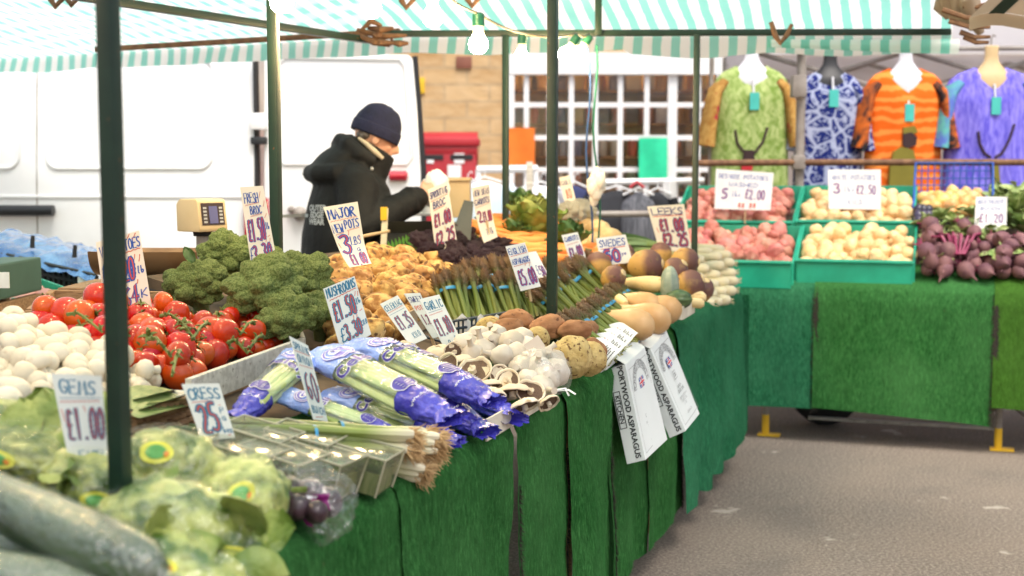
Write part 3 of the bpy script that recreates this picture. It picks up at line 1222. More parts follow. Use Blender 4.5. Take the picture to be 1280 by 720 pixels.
# green turf cloths over the front edge
def D2s(D): return (D - 3) / AX.y
CG = 'green turf cloths hung along the vegetable stall front'
def cloth(s0, s1, hem0, hem1, mt, label, off=0.0, lean=.0, seed=0, fringe=None, flare0=0, flare1=0, top=.30, skew=0, blades=26000, lift=0.0):
    th = thing('turf_cloth', ST((s0 + s1) / 2, -.02, .1), label, 'turf cloth', CG)
    L = s1 - s0
    nu = max(14, int(L / .022))
    nv = 44
    r = .04
    def path(u, v):
        s = s0 + L * u
        hem = hem0 + (hem1 - hem0) * u + .018 * nz((s * 4, seed, 0)) + .01 * math.sin(s * 23 + seed)
        ltop = top - .03
        larc = r * PI / 2
        ldn = ZT - r - hem
        tot = ltop + larc + ldn
        x = v ** .85 * tot
        if x < ltop:
            t = top - x; z = bz(max(t, 0)) + .006 + lift; w = 0
            nrm = V((0, 0, 1))
            t0 = t
        elif x < ltop + larc:
            a = (x - ltop) / r
            t0 = .03 - r * math.sin(a) ; z = ZT - r + r * math.cos(a) + .01 * math.cos(a) + lift * math.cos(a); w = 0
            nrm = -LX * math.sin(a) + V((0, 0, math.cos(a)))
        else:
            d = x - ltop - larc
            t0 = .03 - r; z = ZT - r - d; w = min(1, d / .5)
            nrm = -LX
        f = .030 * nz((s * 5.5, seed, z * .5)) + .016 * math.sin(s * 19 + seed + 1.5 * nz((s, z, seed), 2))
        p = ST(s + skew * w * (ZT - z), t0, z) + nrm * (off + .004 * nz((s * 14, z * 14, seed)))
        edge = flare0 * (1 - u) ** 3 + flare1 * u ** 3
        return p - LX * (w * (f + lean + edge) + .012 * nz((s * 9, z * 4, seed)) * min(1, w * 4))
    b = MB().grid(nu, nv, path)
    # short fibres
    rr = random.Random(seed * 7 + 3)
    n = int(blades * 1.5 * L)
    fv, ff = [], []
    for _ in range(n):
        u, v = rr.random(), rr.random()
        p = path(u, v)
        e = .01
        dn = (path(u, min(1, v + e)) - p)
        dn = dn.normalized() if dn.length > 1e-7 else V((0, 0, -1))
        out = dn.cross(AX).normalized()
        if out.dot(-LX + V((0, 0, 1))) < 0:
            out = -out
        ln = rr.uniform(.005, .012)
        tip = p + out * ln * rr.uniform(.4, .9) + dn * ln * rr.uniform(.2, .9) + AX * rr.uniform(-.004, .004)
        sd_ = AX * .0006
        i0 = len(fv)
        fv += [p - sd_, p + sd_, tip]
        ff.append((i0, i0 + 1, i0 + 2))
    b.add(fv, ff)
    b.build('turf_sheet', MT[mt], th, sharp=0)
    if fringe:
        for uu in fringe:
            fb = MB()
            for _ in range(900):
                v = rr.uniform(.36, 1)
                p = path(uu, v) - LX * .004
                d = AX * rr.uniform(-.022, .022) - LX * rr.uniform(0, .012) + V((0, 0, rr.uniform(-.03, 0)))
                w = V((0, 0, .0012))
                fb.add([p - w, p + w, p + d], [(0, 1, 2)])
            fb.build('frayed_edge', MT['fringe'], th, smooth=False)
    return th
cloth(-1.95, D2s(2.36), .10, .12, 'turf', 'nearest green turf cloth, below the bagged lettuces', seed=1, lean=.01)
cloth(D2s(2.345), D2s(2.965), .10, .10, 'turf', 'green turf cloth under the spring onion roots and celery bags', seed=2, lean=.015, off=.006, flare1=-.03, skew=-.10)
cloth(D2s(3.0), D2s(3.40), .10, .12, 'turf', 'green turf cloth with a frayed edge, below the garlic nets', seed=3, lean=.01, off=.003, fringe=(0.0, .98))
cloth(D2s(3.37), D2s(3.80), .13, .15, 'turf', 'green turf cloth bulging forward beside the hanging cartons', seed=4, lean=.035, off=.016, flare1=-.03)
cloth(D2s(3.78), D2s(4.33), .17, .16, 'turf', 'green turf cloth hanging behind the two white cartons', seed=5, lean=.0, off=.002, fringe=(.03,))
cloth(D2s(4.31), D2s(4.90), .15, .16, 'turf', 'green turf cloth just past the white cartons, below the squashes', seed=6, lean=.01, off=.0, fringe=(.97,))
cloth(D2s(4.80), D2s(6.36), .17, .16, 'turf_b', 'bluish green turf cloth with deep folds at the far corner of the stall', seed=7, lean=.03, off=.010, flare0=.015, blades=12000, lift=.004)
# end cloth closing the far end of the table
th = thing('turf_cloth', ST(3.55, .6, .15), 'bluish green turf cloth closing the far end of the vegetable stall', 'turf cloth', CG)
MB().grid(40, 16, lambda u, v: ST(3.545 + .02 * math.sin(u * 30) * v + .02 * v, -.05 + 1.3 * u, (ZT + .25 * max(0, (-.05 + 1.3 * u)) - .01) * (1 - v) + .17 * v)).build('turf_sheet', MT['turf_b'], th)

# ================================================================== far stall (potatoes and beetroot), square on to the near one
E = -LX                                     # to the right along its front
N2 = AX                                     # away into it
FO = W(925, 352, 7.03); FO.z = 0
def FS(u, w, z): return FO + E * u + N2 * w + V((0, 0, z))
def fu_of(p):
    q = V((p.x, p.y, 0)) - FO
    return q.dot(E), q.dot(N2)
def fbed(px, py, dz=0.0, z0=.97, k=.42):
    d = ray(px, py)
    w0 = (CAM - FO).dot(N2)
    dw = d.dot(N2)
    lam = (z0 + dz + k * w0 - CAM.z) / (d.z - k * dw)
    return CAM + d * lam
ft = thing('potato_stall_table', FS(1, .6, 0), 'trestle table of the far stall covered in green turf', 'table')
p = [FS(-.5, .03, .83), FS(3.2, .03, .83), FS(3.2, 1.25, .83 + .45), FS(-.5, 1.25, .83 + .45)]
MB().hexa(p + [q_ + V((0, 0, .03)) for q_ in p]).build('table_top', MT['board'], ft, smooth=False)
MT['yellow'] = mat('yellow_paint', (.75, .45, .015), .5, var=0)
for u in (.14, 1.36, 2.7):
    MB().tube([FS(u, .1, .0), FS(u, .1, .82)], .018, 8).build('leg', MT['greysteel'], ft)
    MB().tube([FS(u, .1, .004), FS(u, .1, .12)], .021, 8).build('leg_sleeve', MT['yellow'], ft)
    MB().box(FS(u + .02, .1, .008), (.12, .07, .010), ROTZ).build('foot_plate', MT['yellow'], ft)
    MB().tube([FS(u, .1, .30), FS(u + .25, .7, .02)], .014, 6).build('brace', MT['greysteel'], ft)
    MB().tube([FS(u, 1.1, .0), FS(u, 1.1, .95)], .018, 8).build('leg', MT['greysteel'], ft)
tag(MB().box(FS(.85, .35, .07), (1.0, .05, .012), ROTZ).build('timber_batten', MT['wood_grey']), 'thin pale batten lying on the tarmac under the far stall', 'batten')
q = FS(.42, .55, .09)
tag(MB().lathe([(.0, -.08), (.16, -.08), (.2, -.05), (.2, .05), (.16, .08), (0, .08)], 18).xf(Matrix.Translation(q + V((0, 0, .11))) @ Matrix.Rotation(PI / 2, 4, 'X')).build('barrow_wheel', MT['rubber']), 'black rubber wheel in the shade below the far stall', 'wheel')
FCG = 'turf cloths hung along the far stall front'
def fcloth(u0, u1, hem0, hem1, mt, label, seed, off=0, fr_=True):
    th = thing('turf_cloth', FS((u0 + u1) / 2, -.02, .1), label, 'turf cloth', FCG)
    def path(a, v):
        u = u0 + (u1 - u0) * a
        hem = hem0 + (hem1 - hem0) * a + .012 * nz((u * 5, seed, 0))
        if v < .08:
            return FS(u, .22 * (1 - v / .08), .872 + off + .0 + .09 * (1 - v / .08))
        vv = (v - .08) / .92
        z = .868 + (hem - .868) * vv
        f = .02 * nz((u * 5, seed, z * 1.5)) * vv + .008 * math.sin(u * 13 + seed) * vv
        return FS(u, -.012 - off - f - .018 * min(1, vv * 8), z)
    MB().grid(40, 40, path).build('turf_sheet', MT[mt], th)
    if fr_:
        fb = MB()
        rr = random.Random(seed)
        for _ in range(700):
            p = path(1, rr.uniform(.1, 1)) - N2 * .006
            fb.add([p + V((0, 0, .004)), p - V((0, 0, .004)), p + E * rr.uniform(-.035, .02) - V((0, 0, rr.uniform(0, .04)))], [(0, 1, 2)])
        fb.build('frayed_edge', MT['fringe'], th, smooth=False)
fcloth(-.52, .42, .18, .19, 'turf_b', 'bluish green turf cloth beside the corner on the far stall', 21, .004)
fcloth(.405, 1.33, .20, .15, 'turf', 'plain mid green turf cloth below the white potatoes', 22, .010)
fcloth(1.315, 3.1, .25, .22, 'turf_c', 'olive green turf cloth below the beetroot, ending higher than the others', 23, .016, False)
# grey pipe frame of the far stall
ff_ = thing('pipe_frame', FS(.3, 1.3, 0), 'grey scaffold pipe frame behind the potato crates', 'stall frame')
a = W(999, 235, 8.2)
MB().tube([V((a.x, a.y, 0)), V((a.x, a.y, 2.36))], .03, 10).build('upright', MT['greysteel'], ff_)
MB().box(W(998, 108, 8.17), (.09, .09, .14)).build('coupler', MT['greysteel'], ff_, bevel=.01)
MB().box(W(998, 58, 8.17), (.08, .08, .09)).build('coupler', MT['greysteel'], ff_, bevel=.01)
MB().box(W(998, 203, 8.17), (.08, .08, .09)).build('coupler', MT['greysteel'], ff_, bevel=.01)
MB().tube([W(866, 204, 8.15), W(1000, 203, 8.15), W(1330, 203, 8.15)], .021, 10).build('rail', MT['rust'], ff_)
MB().tube([W(700, 268, 7.9), W(840, 267, 7.9)], .02, 10).build('low_rail', MT['greysteel'], ff_)
# ================================================================== produce: one prototype set per kind
def basis(d, front):
    """rotation taking +Z to d and -Y towards front"""
    z = V(d).normalized()
    f = V(front)
    y = -(f - z * f.dot(z)).normalized()
    x = y.cross(z).normalized()
    return Matrix((x, y, z)).transposed().to_quaternion()


TOCAM = V((.15, -1, .35)).normalized()

# --- tomatoes
MT['tomato'] = mat('tomato_skin', (.44, .016, .005), .22, (.56, .060, .008), nscale=5, var=.16, hue=.012, spec=.40, Coat_Weight=.12, Coat_Roughness=.06)
MT['vine'] = mat('vine_green', (.085, .125, .02), .6, (.15, .17, .035), nscale=30, var=.1)
def tomato(seed):
    th = thing('tomato', (0, 0, 0))
    rr = random.Random(seed)
    sq = rr.uniform(.82, .95)
    def f(p):
        a = math.atan2(p.y, p.x)
        r = 1 + .022 * math.cos(5 * a + seed) * (1 - abs(p.z)) + .03 * nz(p, 1.3, seed)
        dip = -.10 * math.exp(-((p.x ** 2 + p.y ** 2) / .05)) * (1 if p.z > 0 else .3)
        return V((p.x * r, p.y * r, p.z * sq * r + (dip if p.z > 0 else -dip))) * .034
    MB().blob(4, f).build('flesh', MT['tomato'], th, local=True, sharp=0)
    b = MB()
    z0 = .034 * sq - .003
    for i in range(5):
        a = i * 2 * PI / 5 + rr.uniform(-.2, .2)
        L = rr.uniform(.016, .024)
        up = rr.uniform(.004, .012)
        d = V((math.cos(a), math.sin(a), 0)); n = V((-d.y, d.x, 0))
        pts = [V((0, 0, z0)) + d * L * u + V((0, 0, up * math.sin(u * 2.4) - .006 * u * u)) for u in (0, .35, .7, 1)]
        ws = [.004, .0038, .0022, .0004]
        v = []
        for q, w in zip(pts, ws):
            v += [q + n * w, q - n * w]
        b.add(v, [(2 * j, 2 * j + 1, 2 * j + 3, 2 * j + 2) for j in range(3)])
    b.tube([V((0, 0, z0 - .001)), V((.002, .001, z0 + .008)), V((.006, .003, z0 + .016))], [.0024, .002, .0026], 6)
    b.build('calyx', MT['vine'], th, local=True)
    return th
KT = Kind(*[tomato(i) for i in range(5)])
TG = 'red vine tomatoes heaped in the wooden tray'
poly = [(40, 412), (70, 396), (120, 388), (190, 384), (212, 392), (262, 404), (318, 408), (345, 410), (350, 430), (262, 461), (215, 478), (172, 468), (140, 452), (100, 428), (62, 420)]
for s_, t_ in fill(poly, .053, lambda x, y: bed(x, y, .02), .16):
    for layer in (0, 1):
        if layer and R.random() < .55:
            continue
        p = ST(s_ + (R.uniform(-.02, .02) if layer else 0), t_, bz(t_) + .027 + layer * .034 + R.uniform(-.008, .008))
        # place in words: left of the near pole, along the tray edge, against the broccoli
        if s_ < -.28:
            lb = 'big red tomato in the cluster left of the near green pole'
        elif t_ < .50:
            lb = 'red tomato resting along the front edge of the wooden tray'
        elif s_ > .12:
            lb = 'red tomato lying against the broccoli heads'
        elif t_ > .78:
            lb = 'red tomato at the back of the heap below the tomato price card'
        else:
            lb = 'red vine tomato in the middle of the heap'
        d = V((R.gauss(0, .6), R.gauss(-.25, .5), R.uniform(.3, 1))) if R.random() < .45 else V((R.gauss(0, 1), R.uniform(0, 1), R.uniform(-1, .3)))
        KT.place(p, qdir((0, 0, 1), d, R.uniform(0, 6)), R.uniform(.78, .98) * (1.16 if s_ < -.28 else 1), lb, 'tomato', TG if False else lb.replace('red tomato', 'tomatoes').replace('big ', '').replace('red vine tomato', 'tomatoes'), )
KT.cleanup()
VG = 'green vine stems lying over the tomatoes'
for i, (x0, y0, x1, y1) in enumerate(((84, 393, 128, 415), (200, 395, 238, 412), (225, 412, 243, 425), (186, 424, 214, 446), (262, 405, 240, 425), (285, 428, 310, 442), (318, 405, 300, 418), (225, 438, 215, 470), (330, 422, 312, 436))):
    a, c = bed(x0, y0, .11), bed(x1, y1, .10)
    b = MB()
    m = a.lerp(c, .5) + V((0, 0, .012))
    b.tube([a, a.lerp(m, .5) + V((.004, 0, .006)), m, c], [.0042, .0035, .0035, .003], 6)
    for u in (.2, .45, .7, .95):
        q = a.lerp(c, u) + V((0, 0, .008 * math.sin(u * PI)))
        for sgn in (-1, 1):
            e = q + V((R.uniform(-.012, .012), R.uniform(-.02, 0) * sgn, R.uniform(-.006, .016)))
            b.tube([q, (q + e) / 2 + V((0, 0, .004)), e], [.0028, .0022, .0012], 5)
    tag(b.build('vine_stem', MT['vine']), 'curly green vine stem lying on top of the red tomatoes', 'vine stem', VG)

# tray around the tomatoes
tt = thing('tomato_tray', bed(250, 470), 'pale weathered wooden tray holding the red tomatoes', 'tray')
def board(a, c, h, th_, name, m, par, off=V((0, 0, 0)), nrm=None):
    n = nrm if nrm is not None else (c - a).cross(V((0, 0, 1))).normalized()
    p = [a, c, c + n * th_, a + n * th_]
    p = [q + off for q in p]
    return MB().hexa(p + [q + V((0, 0, h)) for q in p]).build(name, MT[m], par, smooth=False, bevel=.002)
a, c = bed(232, 510, -.005), bed(376, 452, -.005)
board(a, c, .060, .014, 'front_board', 'wood_grey', tt)
board(c, bed(362, 412, -.005), .06, .012, 'side_board', 'wood_grey', tt)
# green leaves and woven basket below the CRESS card
MT['husk'] = mat('husk_leaf', (.10, .17, .035), .5, (.24, .30, .10), nscale=18, stretch=(1, 1, 1), var=.1, bump=.3, bscale=40)
def leaf(mb, base, d, n, L, Wd, bend=.3, fold=.3, nu=10, ruff=0, seed=0):
    d = V(d).normalized(); n = V(n); n = (n - d * n.dot(d)).normalized(); s = d.cross(n)
    def f(u, v):
        w = Wd * math.sin(PI * min(1, .08 + u * .92)) ** .7
        x = (v - .5) * 2
        return base + d * L * (u - .12 * bend * u * u) + s * w * x + n * (-bend * L * u * u + fold * w * x * x + ruff * nz((u * 5, x * 3, seed), 1.6) * abs(x))
    mb.grid(nu, 6, f)
lg = 'green husk leaves under the cress card'
for i, (x0, y0, x1, y1) in enumerate(((168, 512, 222, 484), (178, 504, 230, 490), (172, 522, 232, 496), (160, 500, 212, 478))):
    a, c = bed(x0, y0, .045), bed(x1, y1, .05)
    b = MB()
    leaf(b, a, c - a, V((0, -.5, 1)), (c - a).length * 1.15, .035, .12, .25)
    tag(b.build('husk_leaf', MT['husk']), 'long green husk leaf lying between the basket and the cress card', 'leaf', lg)
bk = thing('woven_basket', bed(205, 528), 'brown woven basket between the lettuces and the tomato tray', 'basket')
b = MB()
a, c = bed(156, 562, -.03), bed(244, 532, -.03)
n = (c - a).cross(V((0, 0, 1))).normalized()
for r_ in range(5):
    pts = [a.lerp(c, u / 22) + V((0, 0, .008 + r_ * .014)) + n * (.006 * (1 if (u + r_) % 2 else -1) + .015) for u in range(23)]
    b.tube(pts, .007, 6)
b.build('weave', MT['wood'], bk)
p = [a, c, c - n * .10, a - n * .10]
MB().hexa(p + [q + V((0, 0, .07)) for q in p]).build('liner', MT['wood_grey'], bk, smooth=False)

# --- white mushrooms
MT['mush'] = mat('white_mushroom', (.62, .55, .43), .6, (.70, .64, .53), nscale=10, var=.08, spots=(.42, .31, .20), sscale=26, slo=.66, shi=.8, Subsurface_Weight=.0)
MT['gill'] = mat('brown_gills', (.085, .045, .028), .8, (.15, .085, .05), nscale=60, stretch=(6, 6, 1), bump=.3, bscale=120)
def mushroom(seed):
    th = thing('white_mushroom', (0, 0, 0))
    k = 1 + .1 * nz((seed, 2, 1), 1)
    fn = lambda p, a: p * (1 + .04 * nz(p * 30, 1, seed))
    MB().lathe([(.0, .030), (.008, .0295), (.016, .026), (.023, .018), (.0255, .008), (.023, -.002), (.017, -.006), (.010, -.005)], 20, fn).build('cap', MT['mush'], th, local=True, sharp=0)
    MB().lathe([(.0105, -.004), (.0095, -.014), (.011, -.024 * k), (.012, -.027 * k), (.0, -.028 * k)], 12, fn).build('stem', MT['mush'], th, local=True)
    return th
KM = Kind(*[mushroom(i) for i in range(4)])
poly = [(-8, 415), (18, 408), (60, 424), (100, 436), (142, 448), (176, 468), (192, 487), (165, 500), (138, 500), (60, 520), (-8, 540)]
for s_, t_ in fill(poly, .042, lambda x, y: bed(x, y, .02), .2):
    for layer in (0, 1):
        if layer and R.random() < .35:
            continue
        p = ST(s_ + layer * R.uniform(-.02, .02), t_ + layer * R.uniform(-.02, .02), bz(t_) + .022 + layer * .03)
        lb = 'white mushroom at the tomato side of its heap' if t_ > .60 else ('white mushroom just behind the gems card' if s_ > -.62 else 'white mushroom at the left end of its heap')
        KM.place(p, qdir((0, 0, 1), V((R.gauss(0, .8), R.gauss(-.4, .8), R.uniform(-.3, 1))), R.uniform(0, 6)), R.uniform(.8, 1.18), lb, 'mushroom', 'white mushrooms: ' + lb.split('mushroom ')[1])
KM.cleanup()

# --- broccoli
MT['broc'] = mat('broccoli_bud', (.085, .125, .030), .85, (.24, .29, .10), nscale=24, lo=.38, hi=.64, var=.1, bump=.55, bscale=42, bdist=.08, spec=.25)
MT['stalk'] = mat('broccoli_stalk', (.20, .27, .09), .6, (.26, .31, .13), nscale=20)
def broc(seed, n=5, lobes=3.1, name='broccoli', m='broc'):
    th = thing(name, (0, 0, 0))
    off = V((seed * 7.1, seed * 3.3, 0))
    def f(p):
        d1, pts = noise.voronoi(p * lobes * .62 + off)
        lobe = max(0, .55 - d1[0] ** 2 * 1.2)
        d2, _ = noise.voronoi(p * 8 + off)
        d3, _ = noise.voronoi(p * 19 + off)
        r = .70 + .40 * lobe + .075 * (.5 - d2[0]) + .045 * (.4 - d3[0]) + .10 * nz(p, 1.1, seed)
        if p.z < -.15:
            r *= 1 - .55 * min(1, (-.15 - p.z) * 1.6)
        return V((p.x * r * 1.06, p.y * r * 1.06, p.z * r * .82))
    MB().blob(n, f).build('crown', MT[m], th, local=True, sharp=0)
    b = MB().tube([V((0, 0, -.2)), V((.02, 0, -.65)), V((.03, .02, -.95))], [.34, .22, .20], 10)
    for i in range(5):
        a = i * 1.26
        b.tube([V((.05 * math.cos(a), .05 * math.sin(a), -.6)), V((.5 * math.cos(a), .5 * math.sin(a), -.15))], [.10, .12], 7)
    b.build('stalk', MT['stalk'], th, local=True)
    return th
KB_ = Kind(*[broc(i, 6) for i in range(4)])
BG = 'broccoli heads'
for px, py, D, r, lb in ((283, 319, 3.52, .088, 'broccoli head at the back, beside the scale display post'),
                         (247, 358, 3.34, .090, 'large round broccoli head left of the group, above the tomatoes'),
                         (333, 362, 3.22, .112, 'largest broccoli head, in the middle of the group under its price card'),
                         (378, 346, 3.48, .092, 'broccoli head at the back right beside the new potatoes'),
                         (358, 398, 3.12, .085, 'lowest broccoli head, touching the tomatoes and the tray corner'),
                         (398, 392, 3.28, .075, 'broccoli head partly behind the mushrooms card'),
                         (302, 398, 3.28, .062, 'small shaded broccoli head tucked between tomatoes and the largest head'),
                         (330, 332, 3.62, .07, 'broccoli head directly behind the foot of the broccoli card')):
    p = W(px, py, D)
    KB_.place(p, qdir((0, 0, 1), V((R.uniform(-.3, .3), -.45, 1)), R.uniform(0, 6)), r * 1.08, lb, 'broccoli', BG)
KB_.cleanup()
b = MB()
leaf(b, W(242, 328, 3.3), V((-.45, 0, .8)), V((.2, -1, .2)), .05, .014, .3, .5, ruff=.012)
tag(b.build('broccoli_leaf', mat('broc_leaf', (.05, .11, .02), .5, (.10, .17, .04), nscale=20)), 'small curled green leaf standing between scale pan and broccoli', 'leaf')

# --- potatoes of every sort
def potato(name, m, seed, a=.052, b_=.038, c_=.034, rough=.06, cuts=4):
    def f(p):
        r = 1 + rough * 1.8 * nz(p, 1.2, seed * 3.1) + rough * nz(p, 2.6, seed)
        return V((p.x * a, p.y * b_, p.z * c_)) * r
    return MB().blob(cuts, f).build(name, MT[m], local=True, sharp=0)
MT['newpot'] = mat('new_potato', (.30, .135, .032), .75, (.60, .36, .12), nscale=26, lo=.44, hi=.56, var=.14, hue=.008, spots=(.12, .052, .016), sscale=38, slo=.58, shi=.64, bump=.6, bscale=60)
KP = Kind(*[potato('new_potato', 'newpot', i, .043, .034, .031, .13) for i in range(6)])
poly = [(408, 336), (440, 328), (500, 326), (560, 338), (580, 352), (570, 372), (552, 384), (510, 398), (486, 412), (478, 424), (440, 440), (415, 436), (408, 380)]
for s_, t_ in fill(poly, .060, lambda x, y: bed(x, y, .04), .16):
    for layer in (0, 1):
        if layer and R.random() < .6:
            continue
        p = ST(s_ + layer * .03, t_ + layer * R.uniform(-.02, .02), bz(t_) + .034 + layer * .034 + R.uniform(-.010, .010))
        lb = 'yellow brown new potato at the top of the heap by the dark box' if t_ > .88 else ('yellow brown new potato at the front, above the carton edge' if t_ < .62 else ('yellow brown new potato beside the purple broccoli and asparagus' if s_ > 1.0 else 'yellow brown new potato in the middle of the heap'))
        KP.place(p, qdir((1, 0, 0), V((1, R.gauss(0, .5), R.gauss(0, .25))), R.uniform(0, 6)), R.uniform(.92, 1.2), lb, 'potato', 'new potatoes: ' + lb.split('potato ')[1])
KP.cleanup()
# cardboard edge in front of the new potatoes
cb = thing('potato_carton', bed(470, 440), 'open brown cardboard box around the new potatoes', 'carton')
a, c = bed(432, 462, -.01), bed(552, 400, -.01)
board(a, c, .075, .006, 'front_flap', 'card', cb)
board(c, bed(575, 372, -.01), .05, .006, 'side_flap', 'card', cb)
board(bed(352, 478, -.01), bed(428, 456, -.01), .05, .008, 'tray_edge', 'card', cb)

MT['sweet'] = mat('sweet_potato', (.27, .115, .045), .8, (.38, .18, .08), nscale=16, var=.1, spots=(.15, .06, .025), sscale=40, slo=.62, shi=.7, bump=.5, bscale=60, bstretch=(.4, 1, 1))
KS = Kind(*[potato('sweet_potato', 'sweet', i + 20, .075, .045, .043, .09) for i in range(4)])
for px, py, D, sc, dd, lb in ((633, 412, 3.62, .78, (1, .2, .1), 'wrinkled brown sweet potato next to the blue crate edge'), (648, 401, 3.75, .82, (1, -.1, -.2), 'smooth brown sweet potato behind the garlic, beside the asparagus'),
                          (685, 410, 3.68, .92, (1, .6, .12), 'long sweet potato at the foot of the middle green pole'), (718, 413, 3.68, .80, (1, .4, 0), 'sweet potato right of the middle pole, behind the celeriac'),
                          (733, 413, 3.82, .75, (.6, 1, 0), 'sweet potato against the white asparagus labels'), (744, 440, 3.62, .78, (.3, .6, -.6), 'sweet potato at the table edge right of the celeriac'),
                          (664, 418, 3.74, .62, (1, 0, 0), 'small sweet potato in the shade between its neighbours')):
    KS.place(W(px, py, D), qdir((1, 0, 0), dd, R.uniform(0, 6)), sc * .9, lb, 'sweet potato', 'sweet potatoes beside the garlic')
KS.cleanup()
MT['celeriac'] = mat('celeriac_skin', (.42, .29, .10), .85, (.56, .41, .17), nscale=26, var=.05, spots=(.16, .085, .03), sscale=75, slo=.6, shi=.64, bump=.9, bscale=90, bdist=.006)
for i, (px, py, D, r, lb) in enumerate(((715, 446, 3.42, .058, 'knobbly pale celeriac at the table edge in front of the sweet potatoes'), (737, 448, 3.50, .048, 'second celeriac half hidden behind the rounder one at the edge'), (612, 412, 3.66, .04, 'small celeriac behind the garlic bulbs by the crate'), (672, 424, 3.56, .036, 'small celeriac between garlic and sweet potatoes'))):
    c = W(px, py, D)
    tag(MB().blob(5, lambda p: c + p * r * (1 + .08 * nz(p, 1.6, i) + .035 * nz(p, 6, i) + .018 * nz(p, 14, i))).build('celeriac', MT['celeriac'], sharp=0), lb, 'celeriac')

# --- garlic
MT['garlic'] = mat('garlic_skin', (.50, .42, .33), .55, (.62, .55, .46), nscale=16, stretch=(1, 1, .25), var=.04, spots=(.46, .33, .25), sscale=20, slo=.68, shi=.8, bump=.2, bscale=60, bstretch=(1, 1, .2))
def garlic(seed):
    th = thing('garlic_bulb', (0, 0, 0))
    def fn(p, a):
        q = 1 + .09 * abs(math.sin(a * 3.5 + seed)) * max(0, 1 - abs(p.z - .002) / .028) + .05 * nz((a, p.z * 30, seed), 1)
        return V((p.x * q, p.y * q, p.z))
    MB().lathe([(.0, -.024), (.010, -.024), (.020, -.020), (.028, -.008), (.029, .002), (.024, .014), (.014, .024), (.008, .030)], 28, fn).build('bulb', MT['garlic'], th, local=True, sharp=0)
    MB().lathe([(.0085, .028), (.006, .036), (.0055, .046), (.0075, .052), (.0, .0525)], 12, fn).build('neck', MT['garlic'], th, local=True)
    return th
KG = Kind(*[garlic(i) for i in range(4)])
gl_ = [(582, 433, 3.32), (598, 424, 3.4), (612, 430, 3.36), (604, 440, 3.3), (628, 446, 3.24), (640, 430, 3.34), (652, 425, 3.4), (660, 436, 3.34), (646, 446, 3.26), (630, 432, 3.4), (668, 448, 3.28), (652, 462, 3.2), (672, 462, 3.2), (690, 452, 3.3), (694, 466, 3.24), (682, 474, 3.16), (660, 478, 3.12), (676, 487, 3.1), (618, 420, 3.5), (592, 444, 3.28)]
for i, (x, y, D) in enumerate(gl_):
    lb = 'garlic bulb in the heap behind the flat mushrooms' if x < 625 else ('garlic bulb in a net at the table edge by the celeriac' if x > 655 and y > 445 else 'garlic bulb in the middle pile before the sweet potatoes')
    KG.place(W(x, y, D), qdir((0, 0, 1), V((R.gauss(0, .6), R.gauss(-.7, .5), R.uniform(.1, .8))), R.uniform(0, 6)), R.uniform(1.08, 1.3), lb, 'garlic', 'garlic: ' + lb.split('bulb ')[1])
KG.cleanup()
MT['net'] = film('net_film', (.97, .97, .97), .08, .2, .5, 60, .05)
c = W(673, 468, 3.2)
nt_ = thing('garlic_net', c, 'clear net bag with a white paper tag around the garlic at the table edge', 'net bag')
MB().blob(4, lambda p: c + V((p.x * .085, p.y * .07, p.z * .065)) * (1 + .09 * nz(p, 3, 2))).build('net', MT['net'], nt_)
q = W(668, 432, 3.24)
MB().box(q, (.045, .002, .035), Matrix.Rotation(-.6, 3, 'Y')).build('paper_tag', mat('tag_paper', (.70, .60, .50), .6), nt_)
a = W(702, 488, 3.1)
b = MB()
for i in range(2):
    e = a + V((.018 + .016 * i, -.01, -.012 + .004 * i))
    b.tube([a - V((.02, 0, 0)), (a + e) / 2 + V((0, 0, .012 - .006 * i)), e], [.010, .007, .006], 7, flat=.3)
b.build('net_tail', mat('white_plastic_strip', (.75, .76, .74), .3), nt_)

# --- flat open mushrooms in a pale tray
MT['flatm'] = mat('flat_mushroom', (.66, .53, .37), .65, (.76, .66, .51), nscale=12, var=.08, spots=(.42, .28, .15), sscale=24, slo=.62, shi=.75)
def flatm(seed):
    th = thing('flat_mushroom', (0, 0, 0))
    fn = lambda p, a: p * (1 + .10 * nz((math.cos(a) * 1.5, math.sin(a) * 1.5, seed * 3), 1)) + V((0, 0, .006 * nz((math.cos(a) * 2, math.sin(a) * 2, seed), 1)))
    MB().lathe([(0, -.012), (.02, -.0115), (.038, -.004), (.047, .008), (.0475, .012), (.044, .0115), (.041, .008), (.040, .005)], 26, fn).build('cap', MT['flatm'], th, local=True, sharp=0)
    MB().lathe([(.0405, .0055), (.03, .001), (.012, -.001), (0, -.001)], 26, fn).build('gills', MT['gill'], th, local=True)
    MB().lathe([(.010, -.002), (.009, .012), (.0105, .02), (0, .021)], 12, fn).build('stem', MT['flatm'], th, local=True)
    return th
KF = Kind(*[flatm(i) for i in range(4)])
